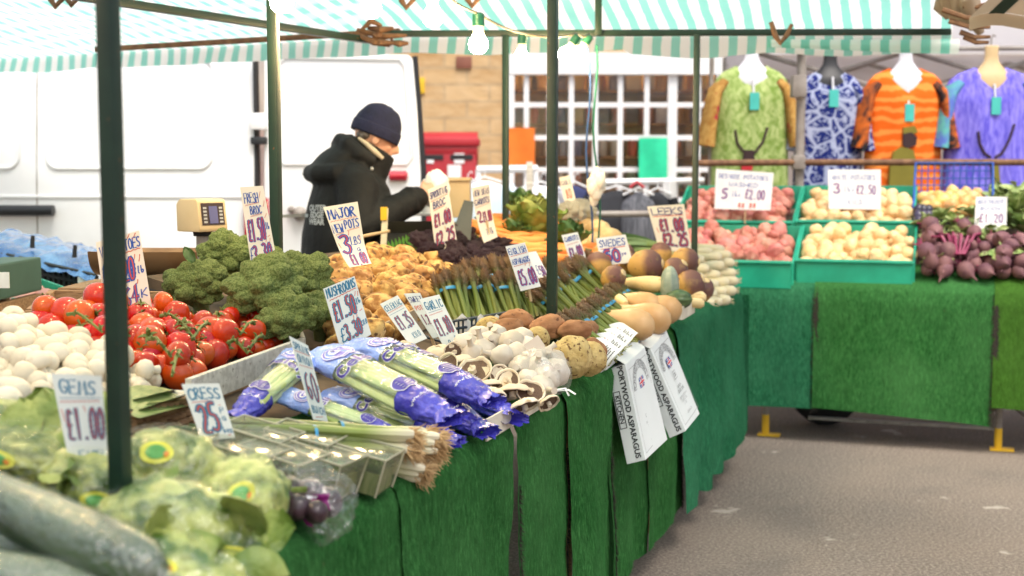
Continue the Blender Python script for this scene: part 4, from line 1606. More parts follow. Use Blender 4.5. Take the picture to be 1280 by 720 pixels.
for px, py, D, sc, up, lb in ((592, 468, 3.12, 1.05, (-.25, -.55, .9), 'large flat mushroom showing dark brown gills beside the celery bags'), (548, 437, 3.3, .8, (.1, .2, -1), 'pale flat mushroom cap at the foot of the garlic card'), (566, 441, 3.27, .6, (.5, -.8, .3), 'small open mushroom under the garlic card'),
                          (540, 455, 3.2, .85, (.2, .1, -1), 'cream flat mushroom cap beside the celery film'), (560, 458, 3.16, .7, (-.4, -.7, .4), 'open mushroom left of the largest gilled one'), (625, 470, 3.14, .62, (.3, -.8, .5), 'small mushroom with dark hollow below the garlic'),
                          (640, 488, 3.02, .95, (.1, -.5, -1), 'cream mushroom cap near the tray corner'), (662, 492, 3.02, .75, (.2, -.7, .7), 'open mushroom with torn rim in the tray corner'), (612, 492, 2.98, .9, (.1, -.4, -1), 'mushroom cap half covered by the blue celery wrap'),
                          (634, 478, 3.08, .72, (-.3, -.7, .6), 'mushroom with dark gills right of the largest one'), (655, 505, 2.94, .8, (.3, -.5, -1), 'mushroom cap lying against the tray front'), (520, 443, 3.26, .75, (0, .3, -1), 'mushroom cap behind the celery lettering'),
                          (572, 450, 3.2, .8, (.3, -.2, -1), 'mushroom cap touching the rim of the largest gilled one'), (600, 455, 3.22, .6, (.2, -.6, -.6), 'small pale mushroom under the garlic heap'), (685, 502, 3.0, .6, (.4, -.6, -.7), 'mushroom stub at the right end of the tray'),
                          (505, 432, 3.34, .7, (0, .3, -1), 'mushroom cap below the celeriac card'), (612, 480, 3.06, .7, (.1, -.4, -1), 'mushroom cap below the largest gilled one'), (530, 448, 3.22, .6, (.4, -.4, -.8), 'small mushroom between celery bag and cream cap')):
    KF.place(W(px, py, D), qdir((0, 0, 1), up, R.uniform(0, 6)), sc, lb, 'mushroom', 'flat mushrooms in the pale tray')
KF.cleanup()
mt_ = thing('mushroom_tray', bed(640, 520), 'pale card tray under the flat mushrooms at the table edge', 'tray')
MT['paletray'] = mat('pale_tray', (.56, .50, .40), .8, (.64, .58, .48), nscale=12, bump=.1, bscale=80)
a, c = bed(606, 552, .0), bed(688, 502, .0)
board(a, c, .05, .006, 'front_side', 'paletray', mt_)
board(c, bed(640, 462, 0), .045, .006, 'end_side', 'paletray', mt_)

# --- asparagus bunches
MT['spear'] = mat('asparagus_spear', (.13, .20, .03), .5, None, nscale=30, var=.14, hue=.015, grad=(2, 0, .245, [(.0, (.26, .25, .10)), (.12, (.17, .21, .035)), (.60, (.115, .155, .022)), (.74, (.115, .11, .03)), (.80, (.16, .10, .045)), (1, (.30, .19, .10))], .10), bump=.2, bscale=120)
MT['band'] = mat('blue_band', (.03, .25, .48), .45, var=0)
MT['labelcard'] = mat('white_label', (.80, .80, .78), .55, var=0)
MT['ink'] = mat('black_ink', (.02, .02, .022), .6, var=0)
MT['redink'] = mat('red_ink', (.55, .02, .03), .6, var=0)
MT['blueink'] = mat('blue_ink', (.02, .05, .28), .6, var=0)
spear_me = []
for sd_ in range(4):
    rr = random.Random(sd_ + 40)
    b = MB()
    pts = [V((.002 * math.sin(z * 30 + sd_), .002 * math.cos(z * 24 + sd_), z)) for z in (0, .04, .09, .14, .17, .20, .225, .24)]
    b.tube(pts, [.0070, .0078, .0076, .0074, .0088, .0098, .0074, .0016], 8)
    for i in range(44):
        z = .172 + .066 * (i / 44)
        a = i * 2.4
        rad = .0092 * (1 - max(0, (z - .205) / .04) * .7)
        c = V((math.cos(a) * rad, math.sin(a) * rad, z))
        o = V((math.cos(a), math.sin(a), 0)); t_ = V((-o.y, o.x, 0))
        b.add([c - t_ * .0052, c + t_ * .0052, c + o * .0085 + V((0, 0, .013)), c + o * .001 + V((0, 0, .0))], [(0, 3, 2), (3, 1, 2)])
    for z in (.05, .085, .12):
        a = rr.uniform(0, 6)
        o = V((math.cos(a), math.sin(a), 0)); t_ = V((-o.y, o.x, 0))
        c = o * .006 + V((0, 0, z))
        b.add([c - t_ * .003, c + t_ * .003, c + o * .0008 + V((0, 0, .010))], [(0, 1, 2)])
    spear_me.append(b.mesh('spear', MT['spear'], True, 40))
def aspa(seed, card):
    th = thing('asparagus_bunch', (0, 0, 0))
    rr = random.Random(seed)
    spots = [(0, 0)] + [(.014 * math.cos(a), .014 * math.sin(a)) for a in (0, 1.26, 2.5, 3.77, 5.0)] + [(.027 * math.cos(a), .025 * math.sin(a)) for a in [i * .628 for i in range(10)]]
    for i, (x, y) in enumerate(spots):
        o = bpy.data.objects.new('spear', spear_me[rr.randrange(4)])
        COL.objects.link(o)
        o.parent = th
        o.location = (x, y, rr.uniform(-.004, .012))
        o.rotation_euler = (rr.uniform(-.06, .06) - y * 2.2, rr.uniform(-.06, .06) + x * 2.2, rr.uniform(0, 6))
        o.scale = (1, 1, rr.uniform(.9, 1.05))
    MB().lathe([(.0365, .155), (.0375, .158), (.0375, .167), (.0365, .170)], 20, lambda p, a: V((p.x, p.y * .93, p.z + .003 * math.sin(a * 2 + seed))), cap=False).build('band', MT['band'], th, local=True)
    if card:
        def f(u, v):
            a = (u - .5) * 2.3
            top = .072 + .04 * (1 - abs(u - .5) * 2)
            return V((math.sin(a) * .0425, -math.cos(a) * .0425, -.016 + top * v))
        cd = MB().grid(12, 4, f)
        cdo = cd.build('label', MT['labelcard'], th, local=True)
        def g_(x, y, z0=.0008):
            a = x / .0425
            return V((math.sin(a) * (.0425 + z0), -math.cos(a) * (.0425 + z0), y * 1.45 - .004))
        fb = MB()
        for (x0, y0, x1, y1) in ((-.008, .034, .008, .037), (-.008, .042, .008, .045), (-.0015, .031, .0015, .048)):
            fb.grid(4, 1, lambda u, v: g_(x0 + (x1 - x0) * u, y0 + (y1 - y0) * v))
        fb.build('flag_mark', MT['redink'], cdo, local=True)
        tb_ = MB()
        for y0, w in ((.022, .018), (.017, .015), (.011, .02), (.006, .012), (-.001, .016)):
            x = -w
            while x < w:
                l = rr.uniform(.002, .006)
                tb_.grid(2, 1, lambda u, v: g_(x + l * u, y0 + .0028 * v))
                x += l + .0015
        tb_.build('printing', MT['ink'], cdo, local=True)
    return th
KA = Kind(aspa(1, False), aspa(2, False), aspa(3, False))
KA2 = Kind(aspa(4, True), aspa(5, True), aspa(6, True))
AG = 'asparagus bunches behind the sweet potatoes'
def put_aspa(K, px, py, dz, d, lb, grp, sc=1.0):
    K.place(bed(px, py, dz), basis(V(d) + V((R.uniform(-.05, .05), R.uniform(-.05, .05), 0)), TOCAM), (sc * 1.06, sc * 1.06, sc * .80 * R.uniform(.97, 1.05)), lb, 'asparagus', grp)
DL = LX * .42 + AX * .40 + V((0, 0, .66))
for i, x in enumerate((575, 597, 619, 641, 663, 686)):
    put_aspa(KA, x, 409 - i * 1.5, .005, DL, 'asparagus bunch with blue band in the front row left of the pole' if i not in (0, 5) else ('asparagus bunch nearest the garlic card and new potatoes' if i == 0 else 'asparagus bunch directly behind the middle green pole'), AG + (' front' if i not in (0, 5) else ' ends'), 1.0)
for i, x in enumerate((604, 627, 650, 673, 697)):
    put_aspa(KA, x, 392 - i * 1.5, .02, DL, 'asparagus bunch in the second row below the english asparagus card', AG + ' second row', 1.02)
for i, x in enumerate((632, 655, 678, 700)):
    put_aspa(KA, x, 380, .01, DL, 'asparagus bunch in the rearmost row against the carrots', AG + ' rear row', 1.0)
DR = LX * .80 + V((0, 0, .52)) + AX * .05
for i in range(8):
    u = i / 7
    put_aspa(KA2, 762 + 52 * u, 450 - 52 * u, .045, DR, 'asparagus bunch with a white pointed label in the edge row right of the pole' if 0 < i < 7 else ('labelled asparagus bunch nearest the sweet potatoes' if i == 0 else 'labelled asparagus bunch nearest the squashes'), AG + ' labelled', .98)
for i in range(5):
    u = i / 4
    put_aspa(KA, 722 + 44 * u, 408 - 36 * u, .05, DR + V((0, 0, .12)), 'asparagus bunch right of the pole, behind the labelled row', AG + ' behind labels', 1.0)
for i in range(3):
    u = i / 2
    put_aspa(KA, 722 + 34 * u, 384 - 18 * u, .055, DL + LX * .2, 'asparagus bunch standing right of the pole in front of the swedes', AG + ' by swedes', .95)
KA.cleanup(); KA2.cleanup()
# dark blue crate edge in front of the left asparagus
cr = thing('plastic_crate', bed(600, 425), 'dark blue lattice crate edge under the asparagus', 'crate')
a, c = bed(556, 428, .0), bed(640, 412, .0)
b = MB()
for h in (.012, .034, .058):
    b.tube([a + V((0, 0, h)), c + V((0, 0, h))], .0045, 5)
for i in range(17):
    q = a.lerp(c, i / 16)
    b.tube([q, q + V((0, 0, .058))], .0032, 5)
b.build('lattice_side', mat('crate_navy', (.012, .03, .055), .45), cr)
b = MB()
for q in (a, c):
    b.tube([q, q + LX * .25 + V((0, 0, .06))], .005, 5)
b.build('rim', mat('crate_navy_rim', (.012, .03, .055), .45), cr)
wl = 'white pointed labels at the crate edge'
for px in (578, 601, 621):
    q = bed(px, 416, .012)
    tag(MB().grid(6, 4, lambda u, v: q + V(((u - .5) * .05, -.012 * math.cos((u - .5) * 2) , (.035 + .025 * (1 - abs(u - .5) * 2)) * v))).build('bunch_label', MT['labelcard']), 'white pointed bunch label tucked in the crate edge', 'label', wl)

# --- purple sprouting broccoli
MT['purple'] = mat('purple_broccoli', (.048, .016, .032), .85, (.13, .055, .078), nscale=20, lo=.38, hi=.66, var=.2, hue=.03, bump=1.0, bscale=34, bdist=.12, spots=(.055, .065, .03), sscale=30, slo=.68, shi=.76)
KPB = Kind(*[broc(i + 9, 5, 3.8, 'purple_broccoli', 'purple') for i in range(4)])
poly = [(512, 318), (540, 306), (585, 298), (628, 308), (652, 326), (660, 340), (640, 352), (610, 352), (585, 345), (560, 336), (530, 326)]
for s_, t_ in fill(poly, .068, lambda x, y: bed(x, y, .06), .2):
    for layer in (0, 1):
        if layer and R.random() < .4:
            continue
        p = ST(s_, t_, bz(t_) + .05 + layer * .045 + R.uniform(-.01, .015))
        lb = 'purple sprouting broccoli floret beside the carrots' if s_ > 1.75 else ('purple sprouting broccoli floret near the new potatoes' if s_ < 1.45 else 'purple sprouting broccoli floret under its price card')
        KPB.place(p, qdir((0, 0, 1), V((R.gauss(0, .4), R.gauss(-.4, .4), 1)), R.uniform(0, 6)), R.uniform(.038, .055), lb, 'purple broccoli', 'purple broccoli: ' + lb.split('floret ')[1])
KPB.cleanup()

# --- carrots
MT['carrot'] = mat('carrot_skin', (.72, .20, .025), .5, (.80, .30, .06), nscale=14, stretch=(.3, 1, 1), var=.1, bump=.3, bscale=70, bstretch=(3, .6, .6))
def carrot(seed):
    th = thing('carrot', (0, 0, 0))
    b = MB()
    n = 9
    b.tube([V((-.11 + .20 * i / n, .006 * math.sin(i * .7 + seed), .004 * math.cos(i + seed))) for i in range(n + 1)], [.010, .022, .0235, .022, .020, .0175, .015, .012, .008, .002], 12)
    b.build('root', MT['carrot'], th, local=True)
    MB().tube([V((-.108, 0, 0)), V((-.122, .002, .003)), V((-.135, .004, .002))], [.007, .006, .004], 7).build('stub', MT['vine'], th, local=True)
    return th
KC = Kind(*[carrot(i) for i in range(3)])
poly = [(588, 298), (640, 288), (688, 292), (738, 312), (742, 342), (700, 346), (668, 340), (640, 322), (612, 312)]
for s_, t_ in fill(poly, .064, lambda x, y: bed(x, y, .07), .2):
    for layer in (0, 1, 2):
        if layer and R.random() < .3:
            continue
        p = ST(s_, t_ + R.uniform(-.02, .02), bz(t_) + .058 + layer * .036)
        lb = 'orange carrot at the left of the heap below the carrots card' if s_ < 2.15 else ('orange carrot right of the middle green pole' if s_ > 2.75 else 'orange carrot in the middle of the heap before the cabbage')
        KC.place(p, qdir((1, 0, 0), V((R.choice((-1, 1)), R.uniform(-.35, .25), R.uniform(-.12, .12))), R.uniform(0, 6)), R.uniform(.95, 1.15), lb, 'carrot', 'carrots: ' + lb.split('carrot ')[1])
KC.cleanup()

# --- leafy cabbages, cauliflower
MT['cableaf'] = mat('cabbage_leaf', (.14, .22, .03), .5, (.30, .36, .09), nscale=14, var=.12, hue=.02, bump=.5, bscale=40)
MT['darkleaf'] = mat('dark_leaf', (.035, .10, .02), .5, (.09, .17, .04), nscale=14, var=.12, bump=.4, bscale=40)
def cabbage(c, r, label, m, n=16, name='cabbage', heart=True):
    th = thing(name, c - V((0, 0, r)), label, 'cabbage')
    if heart:
        MB().blob(4, lambda p: c + p * r * .62 * (1 + .10 * nz(p, 2.5))).build('heart', MT[m], th)
    for i in range(n):
        a = i * 2.4
        el = .1 + 1.1 * (i / n)
        d = V((math.cos(a) * math.cos(el), math.sin(a) * math.cos(el), math.sin(el)))
        b = MB()
        base = c + V((0, 0, -.5 * r)) + d * r * .25
        nn = V((0, 0, 1)) - d * d.z + d * .001
        leaf(b, base, d + V((0, 0, .5)), -d + V((0, 0, .4)), r * 1.25, r * .55, -.18, .45, 10, r * .35, i)
        b.build('leaf', MT[m], th)
    return th
cabbage(W(668, 276, 5.6), .12, 'yellow green cabbage with loose leaves left of the middle pole', 'cableaf', 18)
cabbage(W(640, 292, 5.5), .07, 'dark leafy greens between the carrots and the yellow cabbage', 'darkleaf', 10, 'leafy_greens', False)
cabbage(W(710, 298, 5.4), .085, 'dark green leaves just right of the middle pole', 'darkleaf', 12, 'leafy_greens', False)
cabbage(W(652, 256, 5.9), .08, 'dark cabbage leaf tips standing behind the yellow cabbage', 'darkleaf', 8, 'leafy_greens', False)
MT['cauli'] = mat('cauliflower', (.80, .76, .64), .7, (.72, .66, .50), nscale=20, bump=.8, bscale=30, bdist=.1)
KCa = Kind(*[broc(30 + i, 5, 3.4, 'cauliflower', 'cauli') for i in range(2)])
for px, py, D, r, lb in ((712, 268, 5.75, .085, 'white cauliflower directly right of the middle pole'), (728, 264, 6.0, .08, 'white cauliflower behind the pale potatoes')):
    KCa.place(W(px, py, D), qdir((0, 0, 1), (0, -.4, 1), R.uniform(0, 6)), r, lb, 'cauliflower')
KCa.cleanup()

# --- pale potatoes heap behind the SWEDES card
MT['whitepot'] = mat('white_potato', (.62, .43, .20), .65, (.72, .54, .29), nscale=14, var=.08, spots=(.42, .26, .11), sscale=40, slo=.66, shi=.74, bump=.2, bscale=70)
KW = Kind(*[potato('white_potato', 'whitepot', i + 50, .056, .042, .040, .05) for i in range(5)])
wpl = [(733, 276, 6.0), (747, 287, 5.85), (735, 292, 5.9), (741, 302, 5.75), (730, 309, 5.7), (750, 309, 5.65), (762, 298, 5.8), (757, 318, 5.5), (742, 318, 5.55), (728, 322, 5.5), (768, 309, 5.7), (725, 298, 5.85), (720, 312, 5.7), (752, 330, 5.4), (738, 332, 5.4)]
for x, y, D in wpl:
    KW.place(W(x, y, D), qdir((1, 0, 0), V((1, R.gauss(0, .5), R.gauss(0, .3))), R.uniform(0, 6)), R.uniform(1.05, 1.3), 'pale potato heaped behind the swedes card', 'potato', 'pale potatoes behind the swedes card')

# --- swedes, parsnips, squashes, leeks
MT['swede'] = mat('swede_skin', (.4, .2, .08), .6, (.30, .18, .07), nscale=10, lo=.55, hi=.72, var=.08, grad=(2, -.07, .07, [(.0, (.55, .33, .09)), (.42, (.50, .28, .075)), (.62, (.17, .075, .055)), (1, (.12, .05, .045))], .45), spots=(.10, .05, .03), sscale=40, slo=.66, shi=.74, bump=.3, bscale=60)
MT['scar'] = mat('cut_scar', (.66, .50, .26), .7, var=.04)
def swede(seed):
    th = thing('swede', (0, 0, 0))
    fn = lambda p, a: p * (1 + .05 * nz(p * 14, 1, seed * 2.3)) + V((.004 * nz(p * 20, 1, seed), 0, 0))
    MB().lathe([(0, -.078), (.012, -.076), (.034, -.064), (.058, -.036), (.068, 0), (.062, .034), (.042, .056), (.024, .064), (.02, .066)], 24, fn).build('root', MT['swede'], th, local=True, sharp=0)
    MB().lathe([(.0215, .062), (.020, .070), (.010, .073), (0, .073)], 14).build('cut_scar', MT['scar'], th, local=True)
    return th
KSw = Kind(*[swede(i) for i in range(4)])
for px, py, D, r, d, lb in ((767, 347, 4.75, .80, (.75, -.5, .45), 'dark purple swede with a pale cut end, nearest the asparagus tips'), (748, 332, 5.0, .9, (-.1, .3, .8), 'swede half behind the swedes card'), (788, 330, 5.1, .75, (.6, -.5, .5), 'purple swede between the card and the big one'),
                       (808, 332, 5.0, 1.12, (.95, -.25, .1), 'big swede with a round cut scar facing right'), (843, 340, 5.0, .95, (.7, -.3, .7), 'yellow based swede leaning on the leeks'), (857, 326, 5.3, .95, (1, -.2, -.1), 'tapering swede in front of the leek card'),
                       (862, 356, 4.95, 1.0, (.85, -.3, .45), 'swede with dark crown lowest by the leek roots'), (877, 362, 5.1, .85, (.3, -.5, .8), 'swede at the table edge touching the leeks'), (780, 318, 5.4, .8, (.3, .4, .8), 'swede at the back right of the swedes card'), (826, 318, 5.4, .85, (0, .3, .8), 'swede at the back below the leek leaves')):
    KSw.place(W(px, py, D), qdir((0, 0, 1), d, R.uniform(0, 6)), r * .86, lb, 'swede', 'swedes')
KSw.cleanup()
MT['parsnip'] = mat('parsnip_skin', (.70, .50, .22), .65, (.78, .60, .32), nscale=12, stretch=(.3, 1, 1), var=.06, spots=(.45, .28, .11), sscale=30, slo=.68, shi=.76)
PG = 'parsnips among the swedes'
for i, (x0, y0, x1, y1, D0, D1, r, lb) in enumerate(((832, 356, 770, 354, 4.75, 4.9, .032, 'thick pale parsnip lying in front of the big swede'), (782, 380, 755, 362, 4.45, 4.75, .02, 'thin parsnip beside the asparagus tips'), (882, 372, 845, 368, 4.9, 4.95, .024, 'parsnip pointing at the table edge by the pale punnet'), (880, 380, 850, 376, 4.85, 4.85, .02, 'parsnip below another one beside the pale punnet'))):
    a, c = W(x0, y0, D0), W(x1, y1, D1)
    pts = [a.lerp(c, u / 8) for u in range(9)]
    tag(MB().tube(pts, [r * .5, r * .95, r, r * .97, r * .9, r * .8, r * .68, r * .5, r * .2], 14).build('parsnip', MT['parsnip']), lb, 'parsnip', PG)
MT['squash'] = mat('squash_skin', (.50, .28, .11), .5, (.58, .36, .17), nscale=8, var=.07, Coat_Weight=.1)
def squash():
    b = MB()
    pts = [V((x, .006 * math.sin(x * 20), 0)) for x in (-.085, -.075, -.05, -.01, .03, .07, .11, .15, .19, .205, .21)]
    b.tube(pts, [.008, .034, .056, .064, .058, .044, .036, .034, .032, .018, .004], 22)
    th = thing('butternut_squash', (0, 0, 0))
    b.build('fruit', MT['squash'], th, local=True, sharp=0)
    MB().tube([V((.205, 0, 0)), V((.225, .002, .004))], [.010, .007], 8).build('stalk', MT['wood'], th, local=True)
    return th
KSq = Kind(squash())
for px, py, D, sc, d, lb in ((793, 405, 4.22, .95, (-1, .45, .12), 'butternut squash nearest the asparagus labels'), (812, 398, 4.38, 1.0, (-1, .45, .14), 'butternut squash second from the asparagus labels'), (828, 387, 4.55, .95, (-1, .5, .16), 'butternut squash nearest the pale punnet'), (806, 382, 4.55, .9, (-1, .5, .1), 'butternut squash lying on the back of the others')):
    KSq.place(W(px, py, D), qdir((1, 0, 0), d, R.uniform(0, 6)), sc * .88, lb, 'squash', 'butternut squashes at the table edge')
MT['greysq'] = mat('grey_squash', (.22, .28, .22), .4, (.34, .38, .29), nscale=30, stretch=(.1, 1, 1), var=0)
MT['greensq'] = mat('green_squash', (.035, .08, .025), .35, (.09, .14, .05), nscale=40, var=0)
c = W(837, 358, 4.75)
tag(MB().blob(4, lambda p: c + V((p.x * .035, p.y * .05, p.z * .075)) * (1 + .03 * math.cos(8 * math.atan2(p.y, p.x)))).build('grey_marrow', MT['greysq'], sharp=0), 'grey green striped marrow end behind the squashes', 'marrow')
c = W(848, 374, 4.7)
tag(MB().blob(4, lambda p: c + V((p.x * .05, p.y * .04, p.z * .036)) * (1 + .05 * math.cos(10 * math.atan2(p.z, p.y)))).build('green_squash', MT['greensq'], sharp=0), 'small dark green squash sitting in the pale punnet', 'squash')
pu = thing('punnet', W(850, 400, 4.72), 'pale cardboard punnet at the table edge holding a green squash', 'punnet')
a, c, e = W(833, 398, 4.62), W(852, 400, 4.66), W(867, 391, 4.9)
board(a, c, .05, .005, 'front_side', 'paletray', pu); board(c, e, .05, .005, 'end_side', 'paletray', pu)

MT['leek'] = mat('leek_shaft', (.7, .7, .5), .4, None, nscale=20, var=.06, grad=(0, 0, .5, [(.0, (.70, .62, .44)), (.34, (.64, .60, .32)), (.58, (.34, .42, .12)), (1, (.10, .20, .05))], .06), stretch=(.2, 1, 1))
MT['leekleaf'] = mat('leek_leaf', (.06, .13, .04), .45, (.22, .33, .15), nscale=26, lo=.45, hi=.55, stretch=(.1, 1, 1), var=.15)
MT['root'] = mat('root_hair', (.62, .52, .36), .9, var=.1)
def leek(seed):
    th = thing('leek', (0, 0, 0))
    rr = random.Random(seed + 90)
    MB().tube([V((x, .004 * math.sin(x * 9 + seed), 0)) for x in (0, .01, .03, .08, .2, .32, .40)], [.012, .021, .024, .021, .020, .022, .026], 14).build('shaft', MT['leek'], th, local=True)
    for i in range(4):
        b = MB()
        leaf(b, V((.34, 0, (i - 1.5) * .012)), V((1, (i - 1.5) * .12, rr.uniform(-.05, .15))), V((0, (i - 1.5) * .3, 1)), .34, .026, .15, .5)
        b.build('leaf', MT['leekleaf'], th, local=True)
    b = MB()
    for i in range(14):
        a = rr.uniform(0, 6.3); q = V((0, math.cos(a) * .009, math.sin(a) * .009))
        b.tube([q, q + V((-.008, q.y * .3, q.z * .3 - .001)), q + V((-.016, q.y * .8, q.z * .6 - .004))], [.0012, .001, .0004], 4)
    b.build('roots', MT['root'], th, local=True)
    return th
KL = Kind(*[leek(i) for i in range(3)])
LGp = 'leeks with roots to the table edge'
for row, (y, xs, D) in enumerate(((377, (893, 903, 913), 5.75), (366, (884, 896, 908, 920), 5.85), (354, (884, 898, 911, 923), 5.95), (343, (880, 900, 920), 6.05), (332, (886, 905, 918), 6.15), (321, (880, 902, 914), 6.25), (312, (890, 905), 6.35))):
    for x in xs:
        KL.place(W(x, y + (905 - x) * .18, D + (x - 905) * .008), qdir((1, 0, 0), V((-1, .08 + R.uniform(-.05, .05), R.uniform(-.02, .06))), R.uniform(0, 6)), R.uniform(.95, 1.12),
                 'leek in the lowest layer on the turf edge' if row == 0 else ('leek lying on top of the leek pile below its card' if row >= 5 else 'leek in the middle of the leek pile, root end outward'), 'leek', LGp + (' bottom' if row == 0 else ' top' if row >= 5 else ' middle'))
KL.cleanup()
# hidden wooden box that raises the leeks and swedes
bx = thing('wooden_box', ST(2.6, .75, .9), 'wooden box propping up the roots and leeks from below', 'box')
slab(1.95, 3.3, .32, 1.2, .965, 1.12, .03).build('lid', MT['wood'], bx, smooth=False)

# --- celery in printed sleeves
MT['celery'] = mat('celery_stalk', (.38, .47, .11), .4, (.58, .64, .28), nscale=14, stretch=(.06, 2, 2), var=.05, bump=.3, bscale=60, bstretch=(.05, 2, 2))
MT['cfilm'] = film('celery_film', (.97, .99, 1.0), .12, .10, .8, 26, .03, (.85, .9, 1))
MT['cblue'] = mat('sleeve_blue', (.045, .035, .42), .22, (.075, .07, .55), nscale=8, var=.08, bump=.9, bscale=34, bdist=.012, Coat_Weight=.4, Coat_Roughness=.1)
MT['cpale'] = mat('sleeve_pale_blue', (.24, .36, .86), .22, (.34, .46, .9), nscale=6, var=.05, bump=.7, bscale=26, bdist=.012, Coat_Weight=.4, Coat_Roughness=.1)
MT['cink'] = mat('sleeve_ink', (.06, .04, .33), .4, var=0)
MT['cring'] = mat('sleeve_violet', (.20, .17, .62), .4, var=0)
MT['wink'] = mat('white_ink', (.82, .82, .86), .4, var=0)
tv_cel, tf_cel = font_mesh('Celery', .046, .0009)
tv_celo, tf_celo = font_mesh('Celery', .046, .0034)
tv_g, tf_g = font_mesh("G's", .030, .0006)
tv_w, tf_w = font_mesh("www.g's-fresh", .013)
def sleeve_r(u, seed=0):
    # half width (y), half height (z) along the sleeve, u 0 at the gathered base
    keys = [(-.05, .026, .018), (0, .030, .022), (.08, .038, .031), (.25, .042, .036), (.55, .047, .036), (.8, .054, .030), (1, .060, .012)]
    for (a, w0, h0), (c, w1, h1) in zip(keys, keys[1:]):
        if u <= c:
            k = max(0, (u - a) / (c - a))
            return w0 + (w1 - w0) * k, h0 + (h1 - h0) * k
    return .060, .012
CL = .42
def sleeve_pt(u, a, seed, lift=0.0, crink=1.0):
    w, h = sleeve_r(u)
    g = .0035 * nz((u * 9, math.cos(a) * 2.2, math.sin(a) * 2.2 + seed * 5), 1.4) * crink
    if u < .22:
        g += .007 * nz((u * 16, math.cos(a) * 3, math.sin(a) * 3 + seed), 1.5) * (1 - u / .22)
    return V((u * CL, math.sin(a) * (w + g + lift), math.cos(a) * (h + g + lift)))
def celery(seed, lettered=True):
    th = thing('celery_bag', (0, 0, 0))
    rr = random.Random(seed + 5)
    for i in range(9):
        y = (i % 5 - 2) * .014; z = -.010 if i < 5 else .012
        r = rr.uniform(.010, .0135)
        pts = [V((x, y * (.7 + x * 1.4) + .002 * math.sin(x * 30 + i), z * (1.2 - x))) for x in (.03, .10, .18, .26, .33, .38)]
        MB().tube(pts, [r, r * 1.1, r, r * .95, r * .85, r * .7], 9, flat=.8).build('stalk', MT['celery'], th, local=True)
    n = 40
    def part(name, m, u0, u1, nu, cap=False, crink=1):
        rings = [[sleeve_pt(u0 + (u1 - u0) * i / nu, 2 * PI * j / n, seed, 0, crink) for j in range(n)] for i in range(nu + 1)]
        return MB().loft(rings, cap).build(name, MT[m], th, local=True, sharp=0)
    bw = part('base_wrap', 'cblue', -.05, .215, 26, True, 1.6)
    part('clear_film', 'cfilm', .215, .70, 24)
    tw = part('top_wrap', 'cpale', .70, 1.0, 14, False, 1.5)
    # ragged blue foot of the sleeve
    b = MB()
    rings = []
    for i in range(7):
        u = i / 6
        rings.append([V((-.05 * CL - .032 * u + .014 * u * nz((math.cos(2 * PI * j / n) * 2, math.sin(2 * PI * j / n) * 2, seed), 1.5), math.sin(2 * PI * j / n) * (.026 + .018 * u) * (1 + .35 * nz((math.cos(2 * PI * j / n) * 3, math.sin(2 * PI * j / n) * 3, seed + u), 1.3) * u), math.cos(2 * PI * j / n) * (.018 - .004 * u) * (1 + .7 * nz((math.cos(2 * PI * j / n) * 3, math.sin(2 * PI * j / n) * 3, seed + 5 + u), 1.3) * u))) for j in range(n)])
    b.loft(rings, False)
    b.build('ragged_end', MT['cblue'], bw, local=True, sharp=0)
    def onto(v, f, u0, a0, name, m, par, lift):
        b = MB()
        for p in v:
            pass
        w, h = sleeve_r(u0)
        def mp(p):
            u = u0 + p.y / CL
            return sleeve_pt(u, a0 - p.x / ((w + h) / 2), seed, lift, 1 if .215 < u < .7 else 1.5)
        b.add([mp(p) for p in v], f)
        return b.build(name, MT[m], par, smooth=False, local=True)
    onto(tv_celo, tf_celo, .63, -.05, 'letter_edge', 'wink', th, .0022)
    onto(tv_cel, tf_cel, .63, -.05, 'lettering', 'cink', th, .0034)
    def disc(r0, r1, nn=28):
        if r0 == 0:
            v = [V((0, 0, 0))] + [V((math.cos(2 * PI * i / nn) * r1, math.sin(2 * PI * i / nn) * r1, 0)) for i in range(nn)]
            return v, [(0, 1 + i, 1 + (i + 1) % nn) for i in range(nn)]
        v = [V((math.cos(2 * PI * i / nn) * r, math.sin(2 * PI * i / nn) * r, 0)) for i in range(nn) for r in (r0, r1)]
        return v, [(2 * i, 2 * i + 1, (2 * i + 3) % (2 * nn), (2 * i + 2) % (2 * nn)) for i in range(nn)]
    for (r0, r1, m, lf) in ((0, .034, 'cring', .0022), (.024, .0262, 'wink', .0034), (.0305, .0325, 'wink', .0034)):
        v, f = disc(r0, r1)
        onto(v, f, .80, .05, 'emblem', m, tw, lf)
    onto(tv_g, tf_g, .80, .05, 'emblem_letters', 'wink', tw, .0046)
    v, f = disc(.0245, .0262)
    onto(v, f, .235, .1, 'emblem_ring', 'wink', bw, .0036)
    v, f = disc(0, .0245)
    onto(v, f, .235, .1, 'emblem', 'cink', bw, .0022)
    b = MB()
    for k_ in range(4):
        b.box((0, .012 - .008 * k_, 0), (.026, .0022, .0001))
    onto(b.v, [q for q in b.f], .235, .1, 'printing', 'wink', bw, .0040)
    onto(tv_w, tf_w, .09, .1, 'lettering', 'wink', bw, .0028)
    return th
KCe = Kind(*[celery(i) for i in range(3)])
def put_cel(x0, y0, dz0, x1, y1, dz1, lb, roll=0, sc=None):
    a, c = bed(x0, y0, dz0), bed(x1, y1, dz1)
    d = c - a
    q = basis_x(d, V((0, -.25, 1)), roll)
    KCe.place(a, q, sc or d.length / CL, lb, 'celery', 'bagged celery at the table edge')
def basis_x(d, up, roll=0):
    x = V(d).normalized()
    z = (V(up) - x * x.dot(V(up))).normalized()
    y = z.cross(x)
    return Matrix((x, y, z)).transposed().to_quaternion() @ Quaternion((1, 0, 0), roll)
put_cel(622, 512, .035, 478, 433, .035, 'celery bag furthest right, its blue foot at the tray corner', .35)
